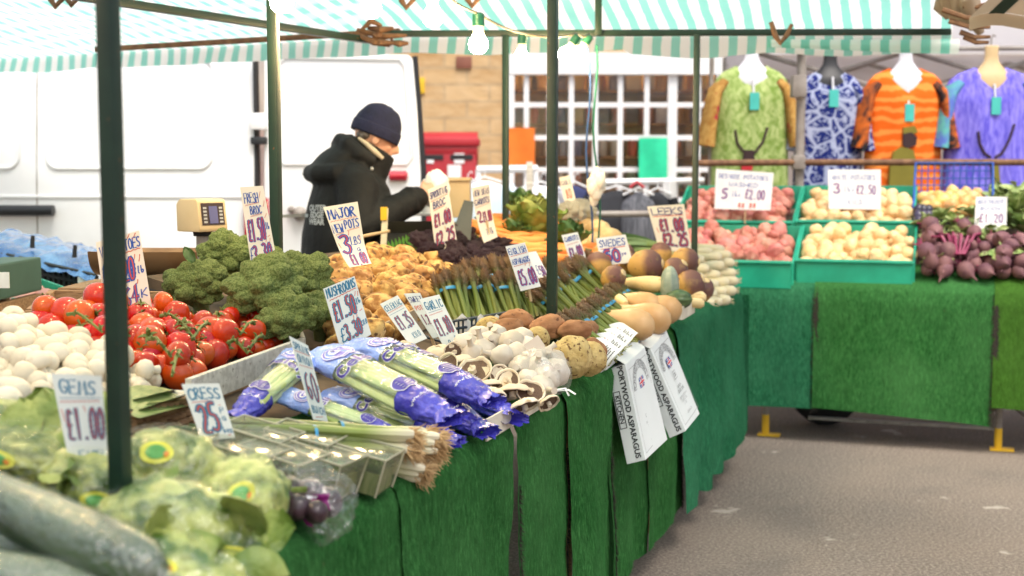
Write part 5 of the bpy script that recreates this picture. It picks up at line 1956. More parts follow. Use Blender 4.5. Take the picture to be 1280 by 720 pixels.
put_cel(598, 494, .11, 452, 428, .10, 'celery bag on top at the back, its blue foot beside the flat mushrooms', .15)
put_cel(590, 530, .04, 440, 455, .04, 'celery bag lying low between two others with its foot on the turf', .25)
put_cel(545, 515, .105, 398, 440, .10, 'celery bag on top in the middle showing its full lettering', -.05)
put_cel(556, 546, .035, 410, 490, .035, 'celery bag lowest by the spring onion roots', .1)
put_cel(492, 545, .03, 352, 492, .045, 'celery bag just behind the onions card with a round emblem', 0)
put_cel(305, 515, .03, 372, 452, .085, 'upright celery bag against the tomato tray with a blue foot', .2, .78)
KCe.cleanup()

# --- spring onions, cress, radicchio, lettuces, cucumbers
MT['onleaf'] = mat('spring_onion', (.6, .6, .4), .4, None, nscale=20, var=.08, grad=(0, 0, .42, [(.0, (.62, .56, .42)), (.10, (.52, .50, .28)), (.22, (.24, .30, .06)), (1, (.05, .10, .015))], .05), stretch=(.1, 1, 1))
MT['onroot'] = mat('onion_root', (.38, .23, .10), .9, (.55, .37, .19), nscale=30, var=.08)
def sonion(seed):
    th = thing('spring_onions', (0, 0, 0))
    rr = random.Random(seed + 300)
    rt = MB()
    for i in range(14):
        y, z = rr.uniform(-.032, .032), rr.uniform(-.02, .024)
        L = rr.uniform(.36, .44)
        x0 = rr.uniform(-.012, .012)
        pts = [V((x0 + L * u, y * (1 - .35 * u) + .004 * math.sin(u * 7 + i), z * (1 - .4 * u))) for u in (0, .03, .08, .2, .4, .6, .8, 1)]
        r = rr.uniform(.0065, .009)
        MB().tube(pts, [r * .9, r * 1.25, r * 1.1, r * .8, r * .8, r * .85, r * .7, r * .2], 8).build('stem', MT['onleaf'], th, local=True)
        for j in range(36):
            a = rr.uniform(0, 6.3); q = V((x0, y + math.cos(a) * r * .6, z + math.sin(a) * r * .6))
            d = V((-rr.uniform(.4, 1), math.cos(a) * rr.uniform(.1, .9), math.sin(a) * rr.uniform(.1, .9) - .15)).normalized()
            l = rr.uniform(.012, .032)
            k_ = V((rr.uniform(-.006, .006), rr.uniform(-.006, .006), rr.uniform(-.008, .004)))
            rt.tube([q, q + d * l * .5 + k_, q + d * l + k_ * .5 - V((0, 0, .004))], [.0013, .0010, .0004], 4)
    rt.build('roots', MT['onroot'], th, local=True)
    MB().lathe([(.036, -.003), (.037, 0), (.036, .003)], 16, lambda p, a: V((.18 + p.z, p.x * .9, p.y * .7)), cap=False).build('tie', MT['band'], th, local=True)
    return th
KO = Kind(*[sonion(i) for i in range(2)])
for x0, y0, dz, x1, y1, dz1, lb in ((538, 566, .03, 318, 548, .03, 'spring onion bunch furthest right at the table edge'), (522, 580, .03, 335, 553, .03, 'spring onion bunch with roots hanging nearest the cloth'), (512, 556, .085, 300, 544, .06, 'spring onion bunch on top of the others'), (538, 552, .075, 330, 535, .06, 'spring onion bunch on top beside the celery feet')):
    a, c = bed(x0, y0, dz), bed(x1, y1, dz1)
    KO.place(a, basis_x(c - a, V((0, 0, 1)), R.uniform(-.4, .4)), 1.0, lb, 'spring onions', 'spring onion bunches')
KO.cleanup()
MT['cress'] = mat('cress_green', (.040, .070, .012), .7, (.10, .15, .03), nscale=60, var=.06)
MT['tub'] = film('clear_tub', (.90, .91, .84), .10, .12, .25, 12, .05, (.85, .85, .75))
MT['soil'] = mat('cress_stems', (.10, .12, .03), .8, (.18, .19, .07), nscale=80, stretch=(1, 1, .2))
MT['tubrim'] = mat('tub_rim', (.40, .38, .27), .25, var=0)
def cress():
    th = thing('cress_punnet', (0, 0, 0))
    b = MB()
    hx, hy, h = .062, .05, .085
    p = [V((-hx * .85, -hy * .85, 0)), V((hx * .85, -hy * .85, 0)), V((hx * .85, hy * .85, 0)), V((-hx * .85, hy * .85, 0)), V((-hx, -hy, h)), V((hx, -hy, h)), V((hx, hy, h)), V((-hx, hy, h))]
    b.add(p, [(0, 1, 5, 4), (1, 2, 6, 5), (2, 3, 7, 6), (3, 0, 4, 7), (0, 3, 2, 1), (4, 5, 6, 7)])
    tb_ = b.build('tub', MT['tub'], th, local=True, bevel=.004)
    MB().tube([p[4], p[5], p[6], p[7], p[4]], .0026, 5, False).build('rim', MT['tubrim'], tb_, local=True)
    for q0, q1 in ((0, 4), (1, 5), (2, 6), (3, 7)):
        MB().tube([p[q0], p[q1]], .0018, 5).build('corner_rib', MT['tubrim'], tb_, local=True)
    rr = random.Random(8)
    b = MB().box((0, 0, .025), (hx * 1.62, hy * 1.62, .046))
    b.build('stems', MT['soil'], th, local=True, smooth=False)
    b = MB()
    for i in range(900):
        x, y = rr.uniform(-hx * .82, hx * .82), rr.uniform(-hy * .82, hy * .82)
        z = .046 + rr.uniform(0, .026)
        a = rr.uniform(0, 6.3)
        d = V((math.cos(a), math.sin(a), rr.uniform(-.2, .5))) * .0045
        s = V((-d.y, d.x, 0)) * .6
        c = V((x, y, z))
        b.add([c - d, c + s, c + d, c - s], [(0, 1, 2, 3)])
    b.build('cress_leaves', MT['cress'], th, local=True)
    return th
KCr = Kind(cress())
rz = -TH
for px, py, lb in ((300, 606, 'clear cress box nearest the lettuce bag'), (347, 612, 'clear cress box second from the lettuce'), (398, 612, 'clear cress box behind the purple printed bag'), (446, 606, 'clear cress box nearest the onion roots'), (318, 585, 'clear cress box in the back row by the cress card'), (375, 588, 'clear cress box in the back row in front of the onion leaves')):
    KCr.place(bed(px, py, .012), (0, .2, -TH + R.uniform(-.12, .12)), (1, 1, .86), lb, 'cress box', 'cress boxes')
MT['radic'] = mat('dark_radicchio', (.018, .007, .012), .4, (.04, .014, .024), nscale=12, var=.1, Coat_Weight=.3)
MT['magenta'] = mat('magenta_print', (.24, .015, .17), .3, var=0, bump=.5, bscale=60)
MT['bagfilm'] = film('bag_film', (.97, .97, .97), .09, .10, 1.0, 46, .02)
rb = thing('beetroot_bag', bed(385, 640), 'clear bag of dark beetroots with magenta printing, at the table edge', 'bag')
for px, py, r in ((372, 634, .022), (395, 640, .020), (352, 622, .022), (325, 592, .028), (342, 606, .026), (318, 580, .024), (362, 618, .03), (386, 622, .032), (408, 628, .026), (352, 590, .026)):
    q = bed(px, py, .05)
    MB().blob(3, lambda p: q + p * r * (1 + .08 * nz(p, 1.5, px))).build('beetroot', MT['radic'], rb, sharp=0)
def wavy(x0, y0, x1, y1, dz, name, m, par, amp=.008, nx=16, ny=12, seed=0, drop=0):
    A, B_, C_, D_ = bed(x0, y1, dz), bed(x1, y1, dz), bed(x1, y0, dz), bed(x0, y0, dz)
    def f(u, v):
        p = A.lerp(B_, u).lerp(D_.lerp(C_, u), v)
        return p + TOCAM * amp * (nz((u * 5, v * 5, seed), 1.3) + .5 * nz((u * 12, v * 12, seed), 1.2))
    return MB().grid(nx, ny, f).build(name, MT[m], par)
c = bed(384, 618, .05)
def bagp(p):
    q = V((p.x * .078, p.y * .055, p.z * .052))
    if p.z < -.1 and p.x > 0:
        q += V((.02, -.03, -.02)) * (abs(p.z))
    return c + q * (1 + .16 * nz(p, 2.2, 3) + .08 * nz(p, 6, 3))
bf = MB().blob(5, bagp).build('film', MT['bagfilm'], rb, sharp=0)
def on_blob(ctr, surf, x0, x1, z0, z1, name, m, par, lift=.003, n=12, shape=None):
    """a printed patch that follows a blob's front surface"""
    def f(u, v):
        x = x0 + (x1 - x0) * u; z = z0 + (z1 - z0) * v
        if shape == 'oval':
            a = 2 * PI * u; x = (x0 + x1) / 2 + (x1 - x0) / 2 * math.cos(a) * v; z = (z0 + z1) / 2 + (z1 - z0) / 2 * math.sin(a) * v
        y = -math.sqrt(max(.02, 1 - x * x - z * z))
        p = V((x, y, z)).normalized()
        q = surf(p)
        return q + (q - ctr).normalized() * lift
    return MB().grid(n * (2 if shape else 1), n, f).build(name, MT[m], par, sharp=0)
on_blob(c, bagp, -.35, .12, -.45, -.02, 'print_patch', 'magenta', bf)
on_blob(c, bagp, .2, .5, -.15, .25, 'print_patch', 'magenta', bf)
on_blob(c, bagp, -.62, -.45, -.6, -.1, 'print_patch', 'magenta', bf)
on_blob(c, bagp, -.4, .3, .12, .22, 'print_stripe', 'wink', bf)
on_blob(c, bagp, -.4, .1, .32, .46, 'print_stripe', 'cableaf', bf)

MT['lettuce'] = mat('lettuce_leaf', (.06, .12, .012), .45, (.46, .48, .14), nscale=15, lo=.40, hi=.58, detail=7, var=.10, hue=.012, bump=.7, bscale=30, bdist=.015)
MT['lettuce_dark'] = mat('lettuce_outer', (.12, .20, .025), .45, (.34, .40, .11), nscale=9, var=.1, bump=.6, bscale=30, bdist=.015)
MT['lfilm'] = film('lettuce_film', (.985, .99, .965), .07, .07, 1.0, 60, .0, (.85, .9, .8))
MT['yprint'] = mat('yellow_print', (.66, .62, .06), .3, (.6, .6, .1), nscale=14, var=.05, bump=.5, bscale=60)
MT['gprint'] = mat('green_print', (.10, .33, .08), .3, var=.05, bump=.5, bscale=60)
MT['oprint'] = mat('orange_print', (.62, .22, .02), .3, var=.05)
def lettuce_bag(c, sx, sy, sz, q, label, seed, print_at=None, grp='bagged lettuces by the near pole'):
    sx, sy, sz = sx * .93, sy * .93, sz * .95
    th = thing('lettuce_bag', c - V((0, 0, sz)), label, 'lettuce', grp)
    mtx = q.to_matrix()
    def inner(p):
        d1, _ = noise.voronoi(p * 2.1 + V((seed * 3.3, 0, 0)))
        rr = .84 + .17 * (d1[1] - d1[0]) + .10 * nz(p, 2.4, seed) + .05 * nz(p, 6, seed)
        return c + mtx @ V((p.x * sx * rr, p.y * sy * rr, p.z * sz * rr))
    def outer(p):
        rr = 1.0 + .07 * nz(p, 1.8, seed) + .035 * nz(p, 5.5, seed) + .016 * nz(p, 13, seed)
        return c + mtx @ V((p.x * sx * rr, p.y * sy * rr, p.z * sz * rr))
    MB().blob(5, inner).build('lettuce', MT['lettuce'], th, sharp=0)
    b = MB()
    for i in range(5):
        d = mtx @ V((R.uniform(-1, 1), R.uniform(-1, .2), R.uniform(-.3, 1))).normalized()
        base = c + V((d.x * sx, d.y * sy, d.z * sz)) * .55
        leaf(b, base, V((R.gauss(0, 1), R.gauss(0, 1), R.gauss(0, .6))), d, sx * .8, sx * .35, .25, -.3, 8, .02, i + seed)
    b.build('outer_leaves', MT['lettuce_dark'], th)
    f_ = MB().blob(5, outer).build('film', MT['lfilm'], th, sharp=0)
    if print_at:
        x, z, r = print_at
        inv = mtx.inverted()
        def sf(p): return outer((inv @ p).normalized())
        on_blob(c, sf, x - r, x + r, z - r * .75, z + r * .75, 'printed_oval', 'yprint', f_, .002, 10, 'oval')
        on_blob(c, sf, x - r * .6, x + r * .6, z - r * .45, z + r * .5, 'printed_leaf', 'gprint', f_, .004, 10, 'oval')
        on_blob(c, sf, x + r * .45, x + r * .75, z - r * .3, z + r * .1, 'printed_spot', 'oprint', f_, .006, 6, 'oval')
    return th
Q0 = Quaternion((1, 0, 0, 0))
def eu(x, y, z): 
    from mathutils import Euler
    return Euler((x, y, z)).to_quaternion()
lettuce_bag(bed(212, 592, .055), .115, .10, .085, eu(0, .15, .2), 'bagged lettuce right of the near pole, under the cress card', 1, (.05, .60, .24))
lettuce_bag(bed(303, 632, .05), .085, .11, .095, eu(.2, .5, 0), 'bagged lettuce touching the purple printed bag', 2, (.18, .45, .25))
lettuce_bag(bed(255, 668, .05), .125, .09, .075, eu(.2, .5, .2), 'bagged lettuce at the front edge above the nearest cloth', 3, (.55, -.05, .26))
lettuce_bag(bed(185, 655, .045), .11, .09, .075, eu(0, -.2, .1), 'bagged lettuce behind the foot of the near pole', 4, None)
lettuce_bag(bed(118, 612, .045), .10, .09, .07, eu(0, .3, -.2), 'bagged lettuce left of the near pole, below the gems card', 5, (.3, .1, .25))
lettuce_bag(bed(45, 575, .05), .12, .09, .065, eu(0, .25, 0), 'bagged lettuce behind the wrapped cucumber at the far left', 6, (-.25, .25, .28))
lettuce_bag(bed(85, 545, .05), .10, .08, .06, eu(0, -.2, .3), 'bagged lettuce standing just behind the gems card', 7, None)
lettuce_bag(bed(10, 535, .04), .09, .08, .055, eu(0, .2, .3), 'bagged lettuce against the white mushrooms at the left end', 8, None)
lettuce_bag(bed(235, 712, .03), .12, .09, .06, eu(0, .3, 0), 'bagged lettuce lowest at the bottom of the heap', 9, (-.1, .45, .22))
MT['cuc'] = mat('cucumber_skin', (.030, .050, .018), .3, (.085, .115, .055), nscale=30, stretch=(.15, 1, 1), var=.1)
MT['cfilm2'] = film('shrink_film', (.93, .96, .94), .13, .11, .8, 90, .03, (.34, .39, .36))
def cuc():
    th = thing('wrapped_cucumber', (0, 0, 0))
    pts = [V((x, .012 * math.sin(x * 5), .02 * math.sin(x * 4))) for x in (-.21, -.20, -.17, -.1, 0, .1, .17, .20, .21)]
    rr = [.006, .022, .034, .038, .040, .039, .034, .022, .006]
    MB().tube(pts, rr, 18).build('cucumber', MT['cuc'], th, local=True, sharp=0)
    P2, R2 = [], []
    for i in range(len(pts) - 1):
        for j in range(10):
            u = j / 10
            P2.append(pts[i].lerp(pts[i + 1], u)); R2.append(rr[i] + (rr[i + 1] - rr[i]) * u + .003 + .0011 * math.sin(i * 7 + j * 2.1) + .0006 * R.uniform(-1, 1))
    P2.append(pts[-1]); R2.append(rr[-1] + .003)
    b = MB().tube([pts[0] - V((.03, 0, 0))] + P2 + [pts[-1] + V((.03, 0, .0))], [.012] + R2 + [.012], 28)
    b.v = [p + V((0, nz(p, 40) * .0022, nz(p, 60) * .0022)) for p in b.v]
    b.build('film', MT['cfilm2'], th, local=True, sharp=0)
    return th
KCu = Kind(cuc())
for x0, y0, x1, y1, dz, sc, lb in ((-60, 585, 190, 735, .10, 1.0, 'large shrink wrapped cucumber lying diagonally at the lower left'), (-60, 705, 120, 752, .05, .9, 'shrink wrapped cucumber nearest the viewer at the bottom'), (-30, 690, 72, 702, .02, .62, 'small dark cucumber with a twisted white film end'), (-90, 640, 40, 690, .05, 1.0, 'shrink wrapped cucumber half hidden below the large diagonal one')):
    a, c = bed(x0, y0, dz), bed(x1, y1, dz)
    KCu.place((a + c) / 2, basis_x(c - a, V((0, -.3, 1))), sc, lb, 'cucumber', 'wrapped cucumbers')
KCu.cleanup()

# ================================================================== far stall produce
MT['redpot'] = mat('red_potato', (.40, .115, .085), .65, (.52, .22, .16), nscale=12, var=.12, hue=.012, spots=(.60, .36, .25), sscale=16, slo=.62, shi=.74, bump=.2, bscale=60)
KR = Kind(*[potato('red_potato', 'redpot', i + 70, .051, .039, .037, .09) for i in range(5)])
def fz(w): return .97 + .42 * w
def fcrate(x0, x1, y0, y1, label, tall=.14):
    """green crate on the sloping far bed; pixel box of its open top: left, right, back, front"""
    A, B_ = fbed(x0, y1), fbed(x1, y1)
    Cc, Dd = fbed(x1, y0), fbed(x0, y0)
    u0, w0 = fu_of(A); u1, _ = fu_of(B_); _, w1 = fu_of(Dd)
    th = thing('plastic_crate', FS((u0 + u1) / 2, (w0 + w1) / 2, fz(w0) - .1), label, 'crate', 'green crates on the far stall')
    t_ = .012
    def wall(a, c, z0a, z0b, h, name):
        n = (c - a).cross(V((0, 0, 1))).normalized()
        p = [V((a.x, a.y, z0a)), V((c.x, c.y, z0b)), V((c.x, c.y, z0b)) + n * t_, V((a.x, a.y, z0a)) + n * t_]
        MB().hexa(p + [q + V((0, 0, h)) for q in p]).build(name, MT['crate_green'], th, smooth=False, bevel=.003)
    P = [FS(u0, w0, 0), FS(u1, w0, 0), FS(u1, w1, 0), FS(u0, w1, 0)]
    wall(P[0], P[1], fz(w0) - .125, fz(w0) - .125, tall, 'front_side')
    wall(P[2], P[3], fz(w1) - .11, fz(w1) - .11, .14, 'back_side')
    wall(P[1], P[2], fz(w0) - .125, fz(w1) - .11, tall, 'end_side')
    wall(P[3], P[0], fz(w1) - .11, fz(w0) - .125, tall, 'end_side')
    zt = fz(w0) - .125 + tall
    MB().tube([V((P[0].x, P[0].y, zt)) - N2 * .012, V((P[1].x, P[1].y, zt)) - N2 * .012], .012, 8).build('rim', MT['crate_green'], th)
    return u0, u1, w0, w1, th
def fpile(K, box, spacing, r, dome, lab, cat, grp, sc=(.85, 1.25), layers=2, keep=1.0, orient=None, zoff=-.03):
    u0, u1, w0, w1 = box
    v = w0 + spacing * .78
    row = 0
    while v < w1 - spacing * .3:
        u = u0 + spacing * (.62 if row % 2 == 0 else 1.0)
        while u < u1 - spacing * .5:
            for ly in range(layers):
                if (ly and R.random() < .35) or R.random() > keep:
                    continue
                uu = (u - u0) / (u1 - u0)
                h = dome * math.sin(PI * min(1, max(0, uu))) ** .5
                p = FS(u + R.uniform(-.15, .15) * spacing, v + R.uniform(-.15, .15) * spacing, fz(v) + zoff + h + ly * r * .95)
                q = orient() if orient else qrand()
                fr_ = (v - w0) / (w1 - w0)
                lb = lab[0] if fr_ < .4 else lab[1]
                K.place(p, q, R.uniform(*sc), lb, cat, grp + (' front' if fr_ < .4 else ' back'))
            u += spacing
        v += spacing * .84
        row += 1
bx1 = fcrate(843, 990, 287, 329, 'green crate of red potatoes in the front row')
bx2 = fcrate(843, 990, 238, 280, 'green crate of red potatoes in the back row behind the price card')
bx3 = fcrate(996, 1141, 287, 329, 'green crate of white potatoes in the front row')
bx4 = fcrate(996, 1141, 238, 280, 'green crate of white potatoes in the back row behind the price card')
fpile(KR, bx1[:4], .076, .040, .006, ('red potato in the front of the lower crate', 'red potato in the back of the lower crate'), 'potato', 'red potatoes lower crate')
fpile(KR, bx2[:4], .076, .040, .01, ('red potato in the front of the upper crate', 'red potato in the back of the upper crate'), 'potato', 'red potatoes upper crate')
KR.cleanup()
MT['whitepot2'] = mat('washed_potato', (.66, .42, .18), .6, (.74, .53, .28), nscale=10, var=.08, bump=.15, bscale=60)
KW2 = Kind(*[potato('white_potato', 'whitepot2', i + 90, .044, .038, .036, .07) for i in range(5)])
fpile(KW2, bx3[:4], .074, .041, .004, ('round white potato in the front of the lower crate', 'round white potato in the back of the lower crate'), 'potato', 'white potatoes lower crate')
fpile(KW2, bx4[:4], .074, .041, .008, ('round white potato in the front of the upper crate', 'round white potato in the back of the upper crate'), 'potato', 'white potatoes upper crate')
KW2.cleanup(); KW.cleanup()
# small printed marks on the crate fronts
for px, c in ((1038, MT['labelcard']), (1055, MT['redink']), (1076, MT['labelcard']), (1093, MT['redink'])):
    pass
# beetroot
MT['beet'] = mat('beetroot_skin', (.12, .045, .06), .7, (.20, .09, .09), nscale=12, var=.15, bump=.3, bscale=50)
MT['beetstem'] = mat('beet_stem', (.20, .012, .06), .5, (.27, .03, .09), nscale=20)
def beet(seed):
    th = thing('beetroot', (0, 0, 0))
    fn = lambda p, a: p * (1 + .05 * nz(p * 18, 1, seed))
    MB().lathe([(0, .05), (.018, .049), (.038, .034), (.047, .008), (.040, -.022), (.02, -.044), (.008, -.058), (.003, -.085), (0, -.095)], 20, fn).build('root', MT['beet'], th, local=True, sharp=0)
    b = MB()
    for i in range(4):
        a = i * 1.6 + seed
        b.tube([V((math.cos(a) * .008, math.sin(a) * .008, .046)), V((math.cos(a) * .014, math.sin(a) * .014, .066)), V((math.cos(a) * .026, math.sin(a) * .02, .082))], [.005, .004, .0035], 6)
    b.build('stem_stub', MT['beetstem'], th, local=True)
    return th
KBt = Kind(*[beet(i) for i in range(4)])
A, B_ = fbed(1146, 338), fbed(1330, 340); u0, w0 = fu_of(A); u1, _ = fu_of(B_)
w1 = fu_of(fbed(1150, 292))[1]
fpile(KBt, (u0, u1, w0, w1), .092, .05, .0, ('dark beetroot along the front of the far stall', 'dark beetroot behind the front ones under the leaves'), 'beetroot', 'beetroots', (.75, 1.05), 3, .9, lambda: qdir((0, 0, 1), V((R.gauss(0, .5), R.gauss(.8, .5), R.gauss(.2, .5))), R.uniform(0, 6)))
KBt.cleanup()
for i in range(6):
    a = fbed(1190 + i * 3, 318, .06); e = fbed(1160 + i * 13, 296 - (i % 2) * 4, .07)
    tag(MB().tube([a, a.lerp(e, .5) + V((0, -.03, .05)), e], [.007, .008, .006], 7).build('beet_stem', MT['beetstem']), 'arching pink beet stem above the beetroots', 'stem', 'pink beet stems')
# leafy masses behind the beetroot: separate bunches
MT['spin'] = mat('salad_leaf', (.17, .25, .06), .5, (.40, .48, .19), nscale=14, var=.2, hue=.02, bump=.3, bscale=40)
def bunch(seed, n, L, Wd):
    th = thing('leaf_bunch', (0, 0, 0))
    rr = random.Random(seed + 700)
    for i in range(n):
        b = MB()
        d = V((rr.gauss(0, .7), rr.gauss(-.3, .7), rr.uniform(.3, 1)))
        leaf(b, V((0, 0, 0)), d, V((rr.gauss(0, .6), rr.gauss(-.6, .5), 1)), L * rr.uniform(.7, 1.1), Wd * rr.uniform(.7, 1.1), .35, .3, 8, .02, seed + i)
        b.build('leaf', MT['spin'], th, local=True)
    return th
KLf = Kind(*[bunch(i, 12, .13, .036) for i in range(3)])
for px, py, dz in ((1160, 282, .06), (1175, 288, .05), (1192, 280, .07), (1208, 286, .06), (1224, 284, .06), (1240, 292, .05), (1166, 296, .03), (1200, 298, .03), (1216, 300, .03), (1232, 304, .03), (1170, 330, .02), (1252, 322, .04), (1268, 318, .04), (1180, 272, .08), (1220, 270, .07)):
    KLf.place(fbed(px, py, dz - .03), (0, 0, R.uniform(0, 6)), R.uniform(.65, .9), 'loose green leaf bunch among the beetroots' if py > 300 else 'green leaf bunch between the beetroots and the onions', 'leaf bunch', 'leaf bunches ' + ('low' if py > 300 else 'high'))
KLf.cleanup()
KLg = Kind(*[bunch(i + 30, 12, .24, .07) for i in range(2)])
for px, py, dz in ((1242, 268, .0), (1258, 258, .0), (1274, 266, .0), (1290, 256, .0), (1262, 284, -.02), (1280, 290, -.02), (1252, 250, .0), (1275, 250, .0)):
    KLg.place(fbed(px, py, dz - .04), (0, 0, R.uniform(0, 6)), R.uniform(.6, .8), 'broad pale green leaf bunch at the right end of the far stall', 'leaf bunch', 'broad leaf bunches')
KLg.cleanup()
# onions/peppers in the blue basket behind
MT['shallot'] = mat('golden_onion', (.62, .36, .10), .45, (.70, .48, .20), nscale=14, var=.15, hue=.02)
KSh = Kind(*[potato('golden_onion', 'shallot', i + 130, .042, .034, .033, .06, 3) for i in range(4)])
A = fbed(1146, 266); u0, w0 = fu_of(A); u1, _ = fu_of(fbed(1232, 266)); w1 = fu_of(fbed(1150, 240))[1]
fpile(KSh, (u0, u1, w0, w1), .066, .036, .02, ('golden onion at the front of the blue basket', 'golden onion at the back of the blue basket'), 'onion', 'golden onions', (.9, 1.2), 2)
KSh.cleanup()
bb = thing('blue_basket', FS(u0, w1, fz(w1)), 'blue wire basket behind the golden onions', 'basket')
b = MB()
P = [FS(u0 - .02, w0 + .05, fz(w0) + .02), FS(u0 - .02, w1 + .03, fz(w1) + .17), FS(u1 + .04, w1 + .03, fz(w1) + .17), FS(u1 + .04, w0 + .05, fz(w0) + .02)]
b.tube(P, .008, 6)
b.tube([P[1] - V((0, 0, .17)), P[2] - V((0, 0, .17))], .006, 6)
for i in range(13):
    q = P[1].lerp(P[2], i / 12)
    b.tube([q, q - V((0, 0, .17))], .004, 5)
for h in (.045, .09, .13):
    b.tube([P[1] - V((0, 0, h)), P[2] - V((0, 0, h))], .004, 5)
b.build('wire_back', MT['crate_blue'], bb)
# dark box and grapes like dark fruit left of the onions
MT['darkfruit'] = mat('dark_fruit', (.02, .02, .04), .3, (.05, .04, .08), nscale=10)
KDf = Kind(*[potato('dark_plum', 'darkfruit', i + 160, .03, .026, .026, .04, 3) for i in range(2)])
for i in range(9):
    KDf.place(fbed(1148 + (i % 3) * 6, 262 + (i // 3) * 7, .04), qrand(), 1.1, 'dark plum heaped beside the blue basket', 'plum', 'dark plums')
KDf.cleanup()
# ================================================================== hand-written price cards
MT['cardstock'] = mat('card_cream', (.74, .66, .55), .7, (.78, .71, .61), nscale=4, var=.03)
MT['cardblue'] = mat('card_cool', (.66, .68, .64), .6, (.72, .73, .69), nscale=4, var=.03)
MT['cardwhite'] = mat('card_white', (.80, .79, .77), .6, var=.02)
MT['pen_blue'] = mat('pen_blue', (.012, .07, .36), .6, var=0)
MT['pen_navy'] = mat('pen_navy', (.02, .03, .16), .6, var=0)
MT['pen_teal'] = mat('pen_teal', (.02, .17, .30), .6, var=0)
MT['pen_red'] = mat('pen_red', (.55, .06, .02), .6, var=0)
MT['stick'] = mat('wood_stick', (.50, .36, .20), .8)


def sign(px, D, dtop, dright, label, items, stock='cardstock', curl=0.0, bow=0.0, stick=None, pen='pen_blue', group=None):
    """px: TL, TR, BR, BL in the photograph; D: depth of the foot, dtop/dright: how much farther the top / right side stand"""
    TL, TR, BR, BL = px
    P = [W(*BL, D), W(*BR, D + dright), W(*TR, D + dright + dtop), W(*TL, D + dtop)]
    w = (P[1] - P[0]).length; h = (P[3] - P[0]).length
    n = (P[1] - P[0]).cross(P[3] - P[0]).normalized()
    if n.y > 0:
        n = -n
    asp = h / w
    def fn(x, y, lift=0.0):
        a = P[0].lerp(P[1], x); b = P[3].lerp(P[2], x)
        q = a.lerp(b, y)
        if curl:
            k = max(0, .45 - y) / .45
            q = q + n * curl * w * k * k
        if bow:
            q = q + n * bow * w * math.sin(PI * y)
        return q + n * lift
    rr = random.Random(label)
    th = thing('price_card', P[0].lerp(P[1], .5), label, 'price card', group)
    b = MB()
    NU, NV = 6, 12
    g0 = MB().grid(NU, NV, lambda u, v: fn(u, v, 0))
    nv = len(g0.v)
    b.add(g0.v, g0.f)
    b.add([fn(i / NU, j / NV, -.0016) for i in range(NU + 1) for j in range(NV + 1)], [f[::-1] for f in g0.f])
    idx = lambda i, j: i * (NV + 1) + j
    ring = [idx(i, 0) for i in range(NU)] + [idx(NU, j) for j in range(NV)] + [idx(i, NV) for i in range(NU, 0, -1)] + [idx(0, j) for j in range(NV, 0, -1)]
    b.f += [[ring[k], ring[(k + 1) % len(ring)], ring[(k + 1) % len(ring)] + nv, ring[k] + nv] for k in range(len(ring))]
    b.build('card', MT[stock], th, sharp=60)
    blue, red, dark = MB(), MB(), MB()
    for it in items:
        k = it[0]
        if k == 't':            # plain line of writing
            _, s, x, y, ww, hh = it[:6]
            write(blue, s, x, y, ww, hh, it[6] if len(it) > 6 else .035, asp, fn, .0007, rr)
        elif k == 'r':          # red writing
            _, s, x, y, ww, hh = it[:6]
            write(red, s, x, y, ww, hh, it[6] if len(it) > 6 else .03, asp, fn, .0007, rr)
        elif k == 'b':          # fat outlined figures filled with red
            _, s, x, y, ww, hh = it[:6]
            st = (it[6] if len(it) > 6 else .085) * 1.2
            r1, r2 = random.Random(s + label), random.Random(s + label)
            write(blue, s, x, y, ww, hh, st, asp, fn, .0007, r1)
            write(red, s, x, y, ww, hh, st * .30, asp, fn, .0013, r2)
        elif k == 'u':          # scribbled underline
            _, x, y, ww = it[:4]
            tilt = it[4] if len(it) > 4 else .02
            m = 16
            ribbon(red, [(x + ww * i / m, y + tilt * i / m + .006 * (1 if i % 2 else -1)) for i in range(m + 1)], .022, asp, fn, .0007)
        elif k == 'v':          # straight blue rule
            _, x, y, ww = it[:4]
            ribbon(blue, [(x + ww * i / 5, y + .012 * i / 5) for i in range(6)], .018, asp, fn, .0007)
        elif k == 'd':          # decorative red dashes
            for (x, y, dx, dy) in it[1]:
                ribbon(red, [(x, y), (x + dx * .5 + .005, y + dy * .5), (x + dx, y + dy)], .020, asp, fn, .0007)
    if blue.v:
        blue.build('lettering', MT[pen], th, smooth=False)
    if red.v:
        red.build('red_markings', MT['pen_red'], th, smooth=False)
    if stick:
        a = P[0].lerp(P[1], .55) - n * .004
        MB().tube([a + (P[3] - P[0]) * .35, a - V((0, 0, stick))], .0045, 6).build('stick', MT['stick'], th)
    return th


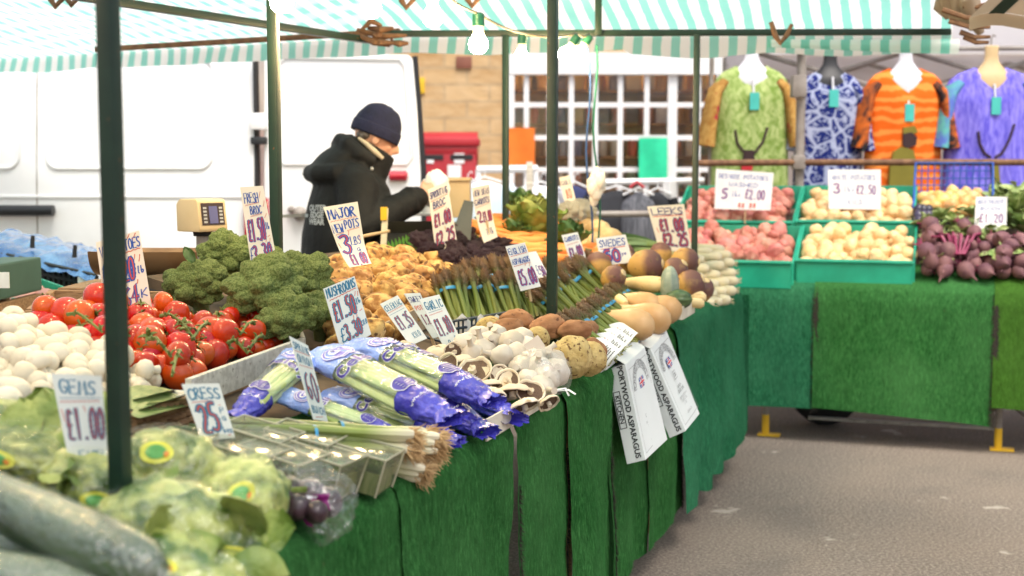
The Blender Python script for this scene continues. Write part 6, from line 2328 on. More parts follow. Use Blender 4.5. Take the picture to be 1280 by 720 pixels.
sign(((120, 303), (174, 288), (190, 384), (134, 404)), 3.03, .03, .06, 'tall cream card reading tomatoes, behind the near green pole',
     [('t', 'V.TOMATOES', .05, .80, .92, .13, .032), ('u', .1, .76, .85), ('b', '£1.20', .06, .42, .68, .28, .085), ('t', 'lb', .80, .47, .16, .09, .03), ('b', '2.64', .08, .10, .66, .24, .075), ('t', 'K', .82, .16, .12, .1, .03),
      ('d', [(.70, .94, .06, .05), (.82, .92, .08, .06), (.78, .66, .03, .06), (.88, .62, .04, .08), (.76, .35, .03, .05)])])
sign(((300, 234), (329, 232), (347, 331), (315, 338)), 3.28, .03, .03, 'tall cream card reading fresh broc, stuck in the broccoli',
     [('t', 'FRESH', .10, .80, .58, .12, .04), ('u', .12, .775, .55), ('t', 'BROC', .28, .66, .46, .10, .04), ('u', .26, .635, .45), ('b', '£1.50', .08, .34, .66, .27, .09), ('t', 'lb', .80, .46, .14, .08, .035), ('b', '3.30', .16, .07, .70, .22, .09), ('t', '£', .02, .08, .12, .18, .035),
      ('d', [(.72, .85, .1, .08), (.84, .74, .08, .07), (.82, .60, .1, .05), (.80, .36, .1, .02), (.70, .30, .05, .05), (.84, .28, .05, .06)])], stick=.10)
sign(((404, 259), (447, 252), (460, 333), (433, 338)), 3.62, .02, .02, 'curling cream card reading major new pots, on the new potatoes',
     [('t', 'MAJOR', .06, .80, .80, .15, .055), ('u', .06, .76, .85), ('t', 'NEW', .04, .58, .34, .13, .045), ('t', 'POTS', .46, .62, .46, .13, .045), ('u', .08, .55, .28), ('u', .5, .59, .4), ('b', '3', .14, .24, .32, .30, .13), ('t', 'LBS', .52, .36, .36, .13, .04), ('t', 'g', .64, .24, .18, .12, .035), ('b', '£1.00', .24, .02, .66, .19, .075),
      ('d', [(.06, .42, .04, -.08), (.5, .52, .04, .06), (.86, .50, .02, -.08)])], curl=.9)
sign(((404, 361), (443, 345), (464, 418), (427, 440)), 3.02, .03, .05, 'cool white card reading mushrooms, in front of the new potatoes',
     [('t', 'MUSHROOMS', .05, .83, .90, .14, .04), ('u', .08, .79, .86), ('b', '£1.50', .10, .44, .68, .30, .085), ('t', 'lb', .82, .56, .14, .09, .03), ('b', '3.30', .28, .10, .50, .25, .075), ('t', '£', .10, .10, .14, .22, .04), ('t', 'KILO', .80, .20, .18, .08, .022),
      ('d', [(.84, .70, .05, .06), (.93, .68, .03, .07), (.86, .44, .08, .01), (.62, .36, .02, .06), (.72, .36, .03, .06)])], 'cardblue', pen='pen_teal', stick=.05)
sign(((362, 420), (385, 432), (410, 527), (392, 524)), 2.50, .04, .05, 'narrow leaning card reading spring onions, before the celery bags',
     [('t', 'SPRING', .06, .86, .86, .09, .04), ('u', .06, .83, .86), ('t', 'ONION', .10, .70, .80, .10, .045), ('u', .10, .66, .80), ('b', '60', .14, .24, .66, .36, .11), ('t', 'p', .84, .40, .12, .12, .04), ('t', 'BUNCH', .10, .08, .80, .09, .04), ('d', [(.2, .03, .5, .02)])], 'cardblue', pen='pen_teal', stick=.05)
sign(((64, 467), (127, 470), (136, 583), (88, 585)), 1.88, .03, .02, 'cool white card reading gems, leaning at the near green pole',
     [('t', 'GEMS', .12, .79, .72, .15, .045), ('v', .06, .74, .9), ('u', .06, .70, .85), ('b', '£1.00', .12, .30, .84, .34, .075), ('t', 'EACH', .30, .06, .56, .12, .04), ('d', [(.06, .62, .03, -.12), (.12, .50, .02, -.1), (.55, .66, .03, -.06), (.75, .66, .02, -.07), (.88, .64, .02, -.08)])], 'cardblue', pen='pen_teal', stick=.04)
sign(((227, 480), (274, 479), (294, 547), (252, 551)), 2.16, .02, .02, 'cool white card reading cress 25 a box, above the lettuce',
     [('t', 'CRESS', .08, .72, .84, .20, .05), ('u', .10, .67, .55), ('b', '25', .16, .12, .52, .50, .14), ('t', 'p', .78, .50, .14, .12, .03), ('t', 'a', .78, .32, .12, .14, .03), ('t', 'box', .72, .10, .26, .13, .03), ('d', [(.80, .60, .06, .0), (.82, .05, .08, .02)])], 'cardblue', pen='pen_teal', stick=.05)
sign(((475, 380), (497, 369), (534, 423), (513, 432)), 3.34, .03, .03, 'leaning card reading celeriac, left of the garlic card',
     [('t', 'CELERIAC', .04, .80, .90, .12, .035), ('u', .05, .76, .85), ('v', .05, .71, .85), ('b', '£1.35', .12, .34, .76, .30, .08), ('t', 'KILO', .45, .10, .40, .12, .03)], 'cardblue', pen='pen_teal', stick=.04)
sign(((505, 367), (525, 366), (551, 420), (541, 423)), 3.50, .03, .02, 'narrow card with pink and blue figures behind the garlic card',
     [('t', 'SWEET', .06, .80, .85, .12, .05), ('r', 'POTS', .14, .62, .70, .10, .05), ('b', '1.20', .16, .30, .70, .22, .08)], 'cardblue', pen='pen_navy', stick=.04)
sign(((524, 374), (549, 368), (578, 428), (556, 436)), 3.38, .03, .03, 'leaning card reading garlic, in front of the asparagus',
     [('t', 'GARLIC', .10, .76, .82, .16, .045), ('v', .10, .71, .7), ('u', .08, .66, .7), ('b', '£1.80', .10, .24, .78, .34, .08), ('t', 'a 4', .32, .06, .50, .12, .035)], 'cardblue', pen='pen_teal', stick=.04)
sign(((535, 237), (559, 227), (572, 306), (545, 317)), 4.75, .02, .08, 'tall cream card reading sprouting broc, standing in the purple broccoli',
     [('t', 'SPROUTING', .05, .84, .88, .10, .04), ('u', .06, .80, .85), ('t', 'BROC', .14, .68, .60, .10, .045), ('u', .14, .65, .55), ('b', '£1.00', .10, .40, .78, .19, .085), ('b', '£2.25', .08, .10, .84, .20, .085), ('d', [(.7, .58, .06, .05)])], pen='pen_navy', stick=.08)
sign(((590, 235), (612, 230), (622, 296), (605, 304)), 5.05, .02, .05, 'cream card reading new season carrots, bending over the carrots',
     [('t', 'NEW SEAS', .05, .84, .88, .10, .04), ('t', 'CARROTS', .05, .68, .86, .10, .045), ('u', .06, .64, .80), ('b', '2', .10, .36, .22, .20, .10), ('b', '£1.00', .40, .34, .52, .19, .075), ('t', '1 lb', .36, .10, .45, .12, .045)], pen='pen_navy', bow=-.15, stick=.03)
sign(((632, 308), (656, 303), (676, 358), (651, 364)), 4.02, .03, .04, 'white card reading english asparagus, among the asparagus tips',
     [('t', 'ENGLISH', .05, .80, .86, .13, .04), ('u', .06, .76, .85), ('t', 'ASPARAGUS', .05, .58, .88, .12, .035), ('u', .06, .54, .85), ('b', '£5.00', .12, .10, .82, .34, .08), ('d', [(.6, .50, .06, .05), (.8, .48, .06, .06)])], 'cardwhite', pen='pen_blue', stick=.04)
sign(((656, 316), (670, 314), (690, 352), (678, 356)), 4.3, .02, .03, 'plain white card half hidden behind the english asparagus card',
     [('t', '£', .15, .3, .25, .3, .05), ('b', '50', .45, .25, .4, .3, .1)], 'cardwhite', pen='pen_blue')
sign(((702, 294), (722, 290), (738, 338), (719, 344)), 4.95, .02, .05, 'narrow white card with a red rule right of the middle pole',
     [('t', 'CARROTS', .08, .82, .84, .11, .04), ('u', .12, .74, .70), ('b', '£1.00', .10, .42, .80, .24, .085), ('b', '2.00', .18, .12, .70, .20, .08)], 'cardwhite', pen='pen_blue', stick=.05)
sign(((745, 298), (782, 293), (791, 328), (752, 332)), 5.0, .02, .05, 'small white card reading swedes, in front of the pale potatoes',
     [('t', 'SWEDES', .06, .66, .86, .24, .035), ('u', .08, .58, .80), ('b', '50', .14, .12, .50, .40, .11), ('t', 'per', .72, .30, .22, .14, .025)], 'cardwhite', pen='pen_blue', stick=.05)
sign(((809, 258), (855, 255), (865, 316), (824, 312)), 5.9, .02, .05, 'cream card reading leeks, standing behind the leek pile',
     [('t', 'LEEKS', .08, .80, .84, .14, .035), ('u', .08, .76, .84), ('b', '£1.00', .20, .44, .68, .26, .075), ('b', '£2.25', .20, .12, .72, .26, .075), ('d', [(.8, .66, .1, .06), (.1, .5, .03, -.1)])], pen='pen_navy', stick=.10)
sign(((699, 222), (712, 219), (722, 258), (708, 262)), 6.0, .02, .02, 'cream card with faint writing standing at the cauliflowers by the pole',
     [('t', 'CAULI', .10, .74, .80, .14, .05), ('r', '80', .25, .3, .5, .3, .08)], pen='pen_navy', stick=.05)
sign(((895, 211), (967, 216), (963, 263), (893, 261)), 7.55, .03, -.2, 'large white card on the red potatoes with three lines of writing',
     [('t', 'DESIREE POTATOES', .06, .78, .86, .11, .012), ('t', 'WASHED', .24, .58, .52, .11, .012), ('b', '5', .12, .26, .10, .24, .03), ('t', 'lbs', .30, .32, .16, .14, .012), ('b', '£2.00', .54, .28, .34, .24, .022), ('r', '88 88', .42, .05, .32, .12, .018)], 'cardwhite', pen='pen_blue', stick=.08)
sign(((1035, 212), (1101, 212), (1101, 262), (1036, 261)), 7.4, .03, -.1, 'large white card on the white potatoes with two lines of writing',
     [('t', 'WHITE POTATOES', .08, .74, .82, .12, .012), ('b', '3', .10, .40, .12, .24, .03), ('t', 'lbs', .30, .44, .2, .14, .012), ('b', '£2.50', .54, .38, .36, .22, .022), ('t', 'KILO', .38, .12, .26, .12, .012)], 'cardwhite', pen='pen_blue', stick=.08)
sign(((1220, 246), (1259, 246), (1258, 287), (1218, 286)), 6.95, .03, -.05, 'small square white card standing in the beetroots',
     [('t', 'BEETROOT', .08, .78, .82, .12, .02), ('t', 'BUNCH', .16, .58, .6, .11, .02), ('b', '£1.20', .14, .20, .74, .26, .04)], 'cardwhite', pen='pen_blue', stick=.08)

# ================================================================== asparagus cartons hanging on the turf
MT['carton'] = mat('white_carton', (.62, .64, .64), .5, (.66, .68, .68), nscale=4, var=0)
MT['carton_in'] = mat('carton_grey', (.60, .60, .58), .6, var=0)
MT['grey_ink'] = mat('grey_ink', (.30, .30, .31), .6, var=0)
fm = {}
def ftext(s, size, bold=0):
    if (s, size, bold) not in fm:
        fm[(s, size, bold)] = font_mesh(s, size, bold)
    return fm[(s, size, bold)]
def carton(p_tl, p_tr, p_br, p_bl, depth, label):
    """main face corners in world space; the body extends back along its normal"""
    xv = (p_tr - p_tl); yv = (p_tl - p_bl)
    w, h = xv.length, yv.length
    n = xv.cross(yv).normalized()
    if n.dot(CAM - p_tl) < 0:
        n = -n
    th = thing('carton', p_bl.lerp(p_br, .5), label, 'carton', 'white cartons hanging on the turf')
    bk_ = [p - n * depth for p in (p_bl, p_br, p_tr, p_tl)]
    ft_ = [p_bl, p_br, p_tr, p_tl]
    MB().hexa([bk_[0], bk_[1], ft_[1], ft_[0], bk_[3], bk_[2], ft_[2], ft_[3]]).build('box', MT['carton'], th, smooth=False, bevel=.0025)
    # open lid flaps at the top
    MB().hexa([p_tl, p_tr, p_tr - n * .002, p_tl - n * .002] + [q + yv.normalized() * .03 - n * .03 for q in (p_tl, p_tr, p_tr - n * .002, p_tl - n * .002)]).build('lid_flap', MT['carton'], th, smooth=False)
    def F1(x, y, l=.0012):
        return p_bl + xv * x + yv * y + n * l
    sx = -n
    def S1(x, y, l=.0012):      # narrow side towards the viewer: x across its depth (0 back, 1 front), y up
        return p_bl - n * depth * (1 - x) + yv * y - xv.normalized() * l
    def put(tv, tf, fn_, cx, cy, rot, sw, sh, name, m):
        c_, s_ = math.cos(rot), math.sin(rot)
        v = [fn_(cx + (p.x * c_ - p.y * s_) / sw, cy + (p.x * s_ + p.y * c_) / sh) for p in tv]
        return MB().add(v, tf).build(name, MT[m], th, smooth=False)
    for t_, size, cx, rot, m, bold, cy in (('PORTWOOD ASPARAGUS', .0245, .66, -PI / 2, 'ink', .0006, .52), ('KITCHEN', .021, .22, -PI / 2, 'ink', .0004, .56)):
        tv, tf = ftext(t_, size, bold)
        put(tv, tf, S1, cx, cy, rot, depth, h, 'lettering', m)
    fbx = MB()
    def rect(mb, fn_, x0, y0, x1, y1, lw_x, lw_y):
        for (a, b_, c_, d_) in ((x0, y0, x1, y0 + lw_y), (x0, y1 - lw_y, x1, y1), (x0, y0 + lw_y, x0 + lw_x, y1 - lw_y), (x1 - lw_x, y0 + lw_y, x1, y1 - lw_y)):
            mb.add([fn_(a, b_), fn_(c_, b_), fn_(c_, d_), fn_(a, d_)], [(0, 1, 2, 3)])
    rect(fbx, S1, .05, .36, .42, .75, .04, .008)
    fbx.build('lettering_frame', MT['ink'], th, smooth=False)
    # frame line, arch, flag, small print on the main face
    fr2 = MB()
    rect(fr2, F1, .07, .05, .93, .93, .007, .006)
    rect(fr2, F1, .44, .505, .60, .60, .010, .008)
    fr2.build('printed_frame', MT['grey_ink'], th, smooth=False)
    ar = MB()
    for r0, r1 in ((.36, .375), (.25, .26)):
        vv = []
        for i in range(25):
            a = PI * i / 24
            for r in (r0, r1):
                vv.append(F1(.5 + math.cos(a) * r, .68 + math.sin(a) * r * w / h * .85))
        ar.add(vv, [(2 * i, 2 * i + 1, 2 * i + 3, 2 * i + 2) for i in range(24)])
    ar.build('printed_arch', MT['grey_ink'], th, smooth=False)
    for i, ch in enumerate('PORTWOOD ASPARAGUS'):
        if ch == ' ':
            continue
        a = PI * (1 - (i + .5) / 18)
        tv, tf = ftext(ch, .030)
        put(tv, tf, F1, .5 + math.cos(a) * .305, .68 + math.sin(a) * .305 * w / h * .85, a - PI / 2, w, h, 'arch_letter', 'grey_ink')
    fl = MB(); fl2 = MB(); fl3 = MB()
    fx0, fx1, fy0, fy1 = .40, .62, .655, .765
    fl.add([F1(fx0, fy0), F1(fx1, fy0), F1(fx1, fy1), F1(fx0, fy1)], [(0, 1, 2, 3)])
    cx, cy = (fx0 + fx1) / 2, (fy0 + fy1) / 2
    def q4(mb, a, b_, c_, d_, l): mb.add([F1(a, b_, l), F1(c_, b_, l), F1(c_, d_, l), F1(a, d_, l)], [(0, 1, 2, 3)])
    q4(fl2, fx0, cy - .016, fx1, cy + .016, .0018); q4(fl2, cx - .026, fy0, cx + .026, fy1, .0019)
    for (a, b_, c_, d_) in ((fx0, fy0, fx1, fy1), (fx0, fy1, fx1, fy0)):
        dx, dy = .014, 0
        fl2.add([F1(a, b_, .0017), F1(a + dx if a < cx else a - dx, b_, .0017), F1(c_, d_, .0017), F1(c_ - dx if a < cx else c_ + dx, d_, .0017)], [(0, 1, 2, 3)])
    q4(fl3, fx0, cy - .009, fx1, cy + .009, .0024); q4(fl3, cx - .014, fy0, cx + .014, fy1, .0025)
    fl.build('flag_blue', MT['blueink'], th, smooth=False); fl2.build('flag_white', MT['wink'], th, smooth=False); fl3.build('flag_red', MT['redink'], th, smooth=False)
    for t_, size, y, m in (('UNION', .013, .42, 'ink'), ('CLASS ONE', .015, .37, 'ink'), ('BRITISH GROWN', .012, .30, 'grey_ink'), ('KEEP COOL', .012, .26, 'grey_ink'), ('UK', .012, .22, 'grey_ink'), ('ASPARAGUS', .012, .12, 'grey_ink')):
        tv, tf = ftext(t_, size)
        put(tv, tf, F1, .52, y, 0, w, h, 'small_print', m)
    tv, tf = ftext('CB', .018)
    put(tv, tf, F1, .52, .552, 0, w, h, 'small_print', 'ink')
CO = -LX * .035
carton(W(768, 455, 3.90) + CO, W(793, 433, 4.14) + CO, W(821, 548.5, 4.05) + CO, W(793, 574, 3.80) + CO, .062, 'white printed carton hanging nearest the viewer, below the asparagus')
carton(W(800, 435, 4.20) + CO, W(821, 413, 4.42) + CO, W(862, 516.5, 4.33) + CO, W(844, 538, 4.11) + CO, .062, 'white printed carton hanging farther along, tilted outwards')
b = MB()
for (x0, y0, D0, x1, y1, D1) in ((758, 452, 3.80, 790, 432, 4.12), (785, 434, 4.08, 818, 412, 4.36)):
    pass
# green print strip: the packing tray lying under the labels
tr = thing('packing_tray', W(775, 445, 3.95), 'white packing tray with dried grass lying under the labelled asparagus', 'tray')
a, c = W(748, 462, 3.72), W(812, 412, 4.4)
p = [a, c, c + LX * .2 + V((0, 0, .04)), a + LX * .2 + V((0, 0, .04))]
MB().hexa([q - V((0, 0, .02)) for q in p] + p).build('tray_base', MT['carton'], tr, smooth=False)
b = MB()
for i in range(140):
    q = a.lerp(c, R.random()) + V((0, 0, R.uniform(-.004, .014))) - LX * R.uniform(-.01, .01)
    d = V((R.gauss(0, 1), R.gauss(0, 1), R.gauss(0, .5))).normalized() * .012
    b.tube([q - d, q + d], .0016, 4)
b.build('dried_grass', mat('dried_grass', (.30, .30, .08), .9), tr)
for _m in ():
    pass
# ================================================================== the stallholder
MT['skin'] = mat('skin', (.60, .31, .20), .5, (.66, .37, .26), nscale=14, var=0)
MT['jacket'] = mat('black_parka', (.009, .0092, .0095), .7, (.015, .0155, .016), nscale=5, var=0, bump=.4, bscale=16, bdist=.02, spec=.22)
MT['trousers'] = mat('dark_trousers', (.012, .013, .018), .8, var=0)
MT['beanie'] = mat('navy_beanie', (.008, .010, .034), .9, (.013, .015, .05), nscale=20, var=0, bump=.7, bscale=140, bstretch=(1, 1, .25), bdist=.006)
MT['lining'] = mat('cream_lining', (.52, .44, .32), .9, var=0)
MT['reflect'] = mat('grey_print', (.42, .43, .44), .6, var=0)
MT['boot'] = mat('boot', (.02, .016, .013), .6, var=0)
PD = 5.60
hipw = W(415, 300, PD)
man = thing('person', (hipw.x, hipw.y, 0), 'person in a black hooded parka and navy beanie holding a white paper bag', 'person')
man.rotation_euler = (0, 0, math.radians(22))
man.scale = (.965,) * 3

def limb(mb, pts, rad, n=14):
    # rounded chain: smooth interpolated tube with end balls
    P = [V(p) for p in pts]
    mb.tube(P, rad, n)
    for p, r in zip(P, rad):
        mb.blob(2, lambda q, p=p, r=r: p + q * r * .98)

hip = V((0, 0, .96)); chest = V((.07, 0, 1.30)); neck = V((.15, 0, 1.535)); head = V((.205, 0, 1.675))
sh = {s: V((.07, .185 * s, 1.465)) for s in (-1, 1)}
elb = {-1: V((.05, -.27, 1.275)), 1: V((.13, .27, 1.25))}
wri = {-1: V((.375, -.115, 1.405)), 1: V((.42, .05, 1.385))}
body = MB()
# torso, neck
body.loft([[hip.lerp(neck, u) + V((dx, 0, 0)) + V((math.cos(a) * rx, math.sin(a) * ry, 0)) for a in [2 * PI * j / 20 for j in range(20)]] for u, rx, ry, dx in ((-.05, .10, .15, 0), (.1, .115, .165, 0), (.3, .105, .15, .01), (.6, .125, .175, .0), (.82, .11, .185, -.01), (.93, .07, .10, .0), (1.0, .055, .06, 0))])
limb(body, [neck - V((.02, 0, .04)), neck + V((.02, 0, .05)), head - V((.01, 0, .05))], [.058, .055, .055])
# head: skull, face, nose, brow, chin, ears, turned a little to the left of the body
HT = Matrix.Translation(head) @ Matrix.Rotation(math.radians(-8), 4, 'Z') @ Matrix.Rotation(math.radians(16), 4, 'Y')
hb = MB()
hb.blob(3, lambda p: V((p.x * .098, p.y * .076, p.z * .100 + .025)))
hb.blob(3, lambda p: V((p.x * .068 + .026, p.y * .058, p.z * .085 - .045)))
hb.blob(2, lambda p: V((p.x * .026 + .066, p.y * .028, p.z * .020 - .112)))     # chin
hb.tube([V((.088, 0, .012)), V((.108, 0, -.016)), V((.114, 0, -.032)), V((.092, 0, -.044))], [.010, .013, .016, .011], 10)   # nose
hb.tube([V((.078, -.042, .026)), V((.092, -.02, .03)), V((.094, 0, .026)), V((.092, .02, .03)), V((.078, .042, .026))], .011, 8)   # brow
hb.tube([V((.080, -.024, -.072)), V((.094, 0, -.070)), V((.080, .024, -.072))], .008, 8)     # upper lip
hb.tube([V((.078, -.020, -.083)), V((.090, 0, -.083)), V((.078, .020, -.083))], .008, 8)
for s in (-1, 1):
    hb.blob(2, lambda p, s=s: V((p.x * .020 - .004, p.y * .008 + s * .078, p.z * .032 - .008)))
    hb.blob(2, lambda p, s=s: V((p.x * .020 + .062, p.y * .018 + s * .040, p.z * .016 - .030)))   # cheeks
hb.xf(HT)
body.add(hb.v, hb.f)
for s in (-1, 1):
    limb(body, [sh[s], sh[s].lerp(elb[s], .5), elb[s], elb[s].lerp(wri[s], .5), wri[s]], [.056, .05, .042, .038, .028])
    # hand with five separate fingers curled round the bag
    d = (wri[s] - elb[s]).normalized()
    side = V((0, -s, 0)); side = (side - d * side.dot(d)).normalized()
    up = d.cross(side) * (1 if d.cross(side).z > 0 else -1)
    palm = wri[s] + d * .05
    body.tube([wri[s], wri[s] + d * .03, wri[s] + d * .07, wri[s] + d * .095], [.027, .033, .037, .032], 12, flat=1)
    for k, (off, L) in enumerate(((-.028, .066), (-.010, .076), (.010, .072), (.028, .056))):
        b0 = wri[s] + d * .085 + up * off
        c1 = b0 + d * L * .42 + side * L * .12
        c2 = c1 + d * L * .16 + side * L * .34
        c3 = c2 - d * L * .10 + side * L * .26
        body.tube([b0 - d * .02, b0, c1, c2, c3], [.0095, .0095, .0088, .008, .0062], 8)
        body.blob(1, lambda q, c3=c3: c3 + q * .0062)
    t0 = wri[s] + d * .035 + up * .026
    body.tube([t0, t0 + d * .028 + up * .022 + side * .006, t0 + d * .052 + up * .022 + side * .026, t0 + d * .064 + up * .014 + side * .042], [.013, .011, .0095, .007], 8)
    # legs and feet
    k = V((.015, s * .10, .50)); an = V((-.02, s * .11, .09))
    limb(body, [V((0, s * .09, .93)), V((.01, s * .10, .72)), k, V((-.005, s * .105, .32)), an], [.092, .078, .056, .052, .036])
    body.tube([an + V((-.03, 0, -.055)), an + V((.04, 0, -.05)), an + V((.12, s * .01, -.06)), an + V((.18, s * .015, -.065))], [.036, .042, .036, .022], 12)
remesh(body, .0068, 'body', MT['skin'], man, 3, .4)
# eyes
eb = MB()
for s in (-1, 1):
    eb.blob(2, lambda p, s=s: HT @ V((p.x * .006 + .0865, p.y * .011 + s * .031, p.z * .006 + .006)))
eb.build('eyes', mat('eye_dark', (.05, .04, .035), .2, var=0), man, local=True)
# trousers and boots
tr_ = MB()
for s in (-1, 1):
    tr_.tube([V((0, s * .085, .99)), V((.01, s * .10, .72)), V((.015, s * .10, .50)), V((-.005, s * .105, .30)), V((-.02, s * .11, .06))], [.118, .10, .082, .076, .074], 16)
tr_.blob(3, lambda p: V((p.x * .135, p.y * .185, p.z * .12 + .97)))
remesh(tr_, .014, 'trousers', MT['trousers'], man, 4)
for s in (-1, 1):
    b = MB().tube([V((-.09, s * .11, .045)), V((-.03, s * .11, .06)), V((.06, s * .115, .05)), V((.14, s * .12, .04)), V((.185, s * .122, .032))], [.030, .046, .050, .044, .026], 14)
    b.v = [V((p.x, p.y, max(.003, p.z))) for p in b.v]
    b.build('boot', MT['boot'], man, local=True)
# parka
jk = MB()
def ring(c, rx, ry, tilt=0, n=28, fold=0.0, ph=0):
    out = []
    for j in range(n):
        a = 2 * PI * j / n
        k = 1 + fold * math.sin(a * 5 + ph)
        out.append(c + V((math.cos(a) * rx * k, math.sin(a) * ry * k, math.cos(a) * rx * tilt)))
    return out
jk.loft([ring(V((.0, 0, .74)), .205, .245, 0, fold=.02, ph=1), ring(V((.005, 0, .84)), .200, .245, 0, fold=.015), ring(V((.02, 0, .98)), .190, .238, fold=.012, ph=2), ring(V((.035, 0, 1.10)), .180, .232, fold=.02, ph=3), ring(V((.065, 0, 1.22)), .195, .240, -.1, fold=.012), ring(V((.090, 0, 1.33)), .195, .242, -.2),
         ring(V((.105, 0, 1.425)), .178, .225, -.3), ring(V((.125, 0, 1.49)), .140, .170, -.35), ring(V((.13, 0, 1.535)), .10, .115, -.35)])
for s in (-1, 1):
    pts = [sh[s] + V((0, -.02 * s, 0)), sh[s].lerp(elb[s], .35), sh[s].lerp(elb[s], .7), elb[s], elb[s].lerp(wri[s], .3), elb[s].lerp(wri[s], .6), elb[s].lerp(wri[s], .97)]
    rad = [.098, .088, .082, .080, .074, .068, .058]
    limb(jk, pts, rad, 18)
    for i in range(7):    # sleeve wrinkles
        u = .15 + i * .13
        q = (sh[s].lerp(elb[s], u / .55) if u < .55 else elb[s].lerp(wri[s], (u - .55) / .45))
        ax = ((elb[s] - sh[s]) if u < .55 else (wri[s] - elb[s])).normalized()
        e1 = ax.orthogonal().normalized(); e2 = ax.cross(e1)
        rr_ = .080 - .018 * u
        jk.tube([q + (e1 * math.cos(a) + e2 * math.sin(a)) * rr_ + ax * .022 * math.sin(a * 2 + i) for a in [x * .45 + i for x in range(9)]], .010, 6)
# stand collar
def cring(rx, ry, z, x0):
    return [V((x0 + math.cos(a) * rx, math.sin(a) * ry, z - .055 * math.cos(a))) for a in [2 * PI * j / 32 for j in range(32)]]
jk.loft([cring(.105, .120, 1.49, .125), cring(.108, .118, 1.57, .160), cring(.110, .114, 1.635, .185), cring(.092, .096, 1.64, .185), cring(.088, .096, 1.57, .160), cring(.08, .09, 1.49, .13), cring(.105, .120, 1.49, .125)], cap=False)
# hood hanging behind
jk.blob(3, lambda p: V((p.x * .105 + .005, p.y * .150, p.z * .080 + 1.555)) + V((0, 0, .05 * p.x)))
jk.tube([V((.07, -.15, 1.53)), V((-.02, -.155, 1.515)), V((-.075, -.07, 1.515)), V((-.075, .07, 1.515)), V((-.02, .155, 1.515)), V((.07, .15, 1.53))], .042, 12)
jk.tube([V((.16, -.115, 1.565)), V((.10, -.135, 1.60)), V((.055, -.095, 1.645)), V((.045, 0, 1.665)), V((.055, .095, 1.645)), V((.10, .135, 1.60)), V((.16, .115, 1.565))], .034, 12)
jacket = remesh(jk, .0095, 'parka', MT['jacket'], man, 5, .5)
# cream lining strip of the collar, snap and piping
b = MB()
pts = [V((.105, -.088, 1.672)), V((.135, -.112, 1.645)), V((.17, -.126, 1.610)), V((.205, -.126, 1.580))]
b.tube(pts, [.006, .011, .013, .009], 10, flat=1)
b.build('collar_lining', MT['lining'], jacket, local=True)
for c in (V((.15, -.130, 1.555)), V((.152, -.134, 1.535))):
    MB().blob(2, lambda p: c + p * .009).build('snap_button', MT['reflect'], jacket, local=True)
dgp = bpy.context.evaluated_depsgraph_get()
from mathutils.bvhtree import BVHTree
jm = jacket.data
bvh = BVHTree.FromPolygons([v.co for v in jm.vertices], [tuple(p.vertices) for p in jm.polygons])
def on_jacket(ctr, dirv, ux, uy, v2, f2, name, m, lift=.003):
    out = []
    for p in v2:
        o = ctr + ux * p.x + uy * p.y
        hit = bvh.ray_cast(o, dirv)
        q = hit[0] if hit[0] is not None else o + dirv * .3
        out.append(q - dirv * lift)
    MB().add(out, f2).build(name, MT[m], jacket, local=True, smooth=False)
bd = V((.62, .78, 0)).normalized()      # looking onto the right rear of the back
ux = V((.78, -.62, 0)); ctr0 = V((-.11, -.12, 1.33)) - bd * .4
rows = (('STAFF', .034), ('CREW', .022), ('MARKET', .016))
v_, f_ = font_mesh('OUTER', .036, .0016)
on_jacket(ctr0 + V((0, 0, .030)), bd, ux, V((0, 0, 1)), v_, f_, 'back_print', 'reflect')
v_, f_ = font_mesh('EDGE', .036, .0016)
on_jacket(ctr0 + V((0, 0, .000)), bd, ux, V((0, 0, 1)), v_, f_, 'back_print', 'reflect')
v_, f_ = font_mesh('WEAR', .036, .0016)
on_jacket(ctr0 + V((0, 0, -.030)), bd, ux, V((0, 0, 1)), v_, f_, 'back_print', 'reflect')
g2 = MB().grid(10, 1, lambda u, v: V((-.065 - .15 * u, -.012 + .014 * v, 0)))
on_jacket(ctr0, bd, ux, V((0, 0, 1)), g2.v, g2.f, 'reflective_stripe', 'reflect')
g2 = MB().grid(4, 4, lambda u, v: V((.012 * (u - .5), .016 * (v - .5), 0)))
on_jacket(V((.15, -.9, 1.33)), V((0, 1, 0)), V((1, 0, 0)), V((0, 0, 1)), g2.v, g2.f, 'sleeve_tag', 'reflect')
# beanie with a rolled hem
bn = MB()
N_ = 36
rings = []
for i in range(13):
    u = i / 12
    ph = u * PI / 2
    rings.append([V(((.112 * math.cos(a)) * math.cos(ph) ** .75 * (1 + .012 * math.sin(a * 9 + 3 * u)), (.093 * math.sin(a)) * math.cos(ph) ** .75 * (1 + .012 * math.sin(a * 9)), .018 + .128 * math.sin(ph) + .006 * nz((math.cos(a) * 2, math.sin(a) * 2, u * 3), 1.4))) for a in [2 * PI * j / N_ for j in range(N_)]])
bn.loft(rings)
hem = []
for k in range(8):
    t_ = 2 * PI * k / 8
    hem.append((1.03 + .035 * math.cos(t_), .018 + .028 * math.sin(t_)))
bn.loft([[V((.110 * math.cos(a) * r + 0, .092 * math.sin(a) * r, z - .012 * math.cos(a) * 0)) for a in [2 * PI * j / N_ for j in range(N_)]] for r, z in hem + hem[:1]], cap=False)
bn.xf(HT @ Matrix.Translation((-.004, 0, .012)) @ Matrix.Rotation(math.radians(6), 4, 'Y'))
bn.build('beanie', MT['beanie'], man, local=True, sharp=0)
hr = MB()
hr.blob(3, lambda p: V((p.x * .045 - .046, p.y * .072, p.z * .035 + .0)))
hr.xf(HT)
hr.build('hair', mat('grey_hair', (.09, .075, .065), .8, (.2, .18, .17), nscale=60, var=0), man, local=True)
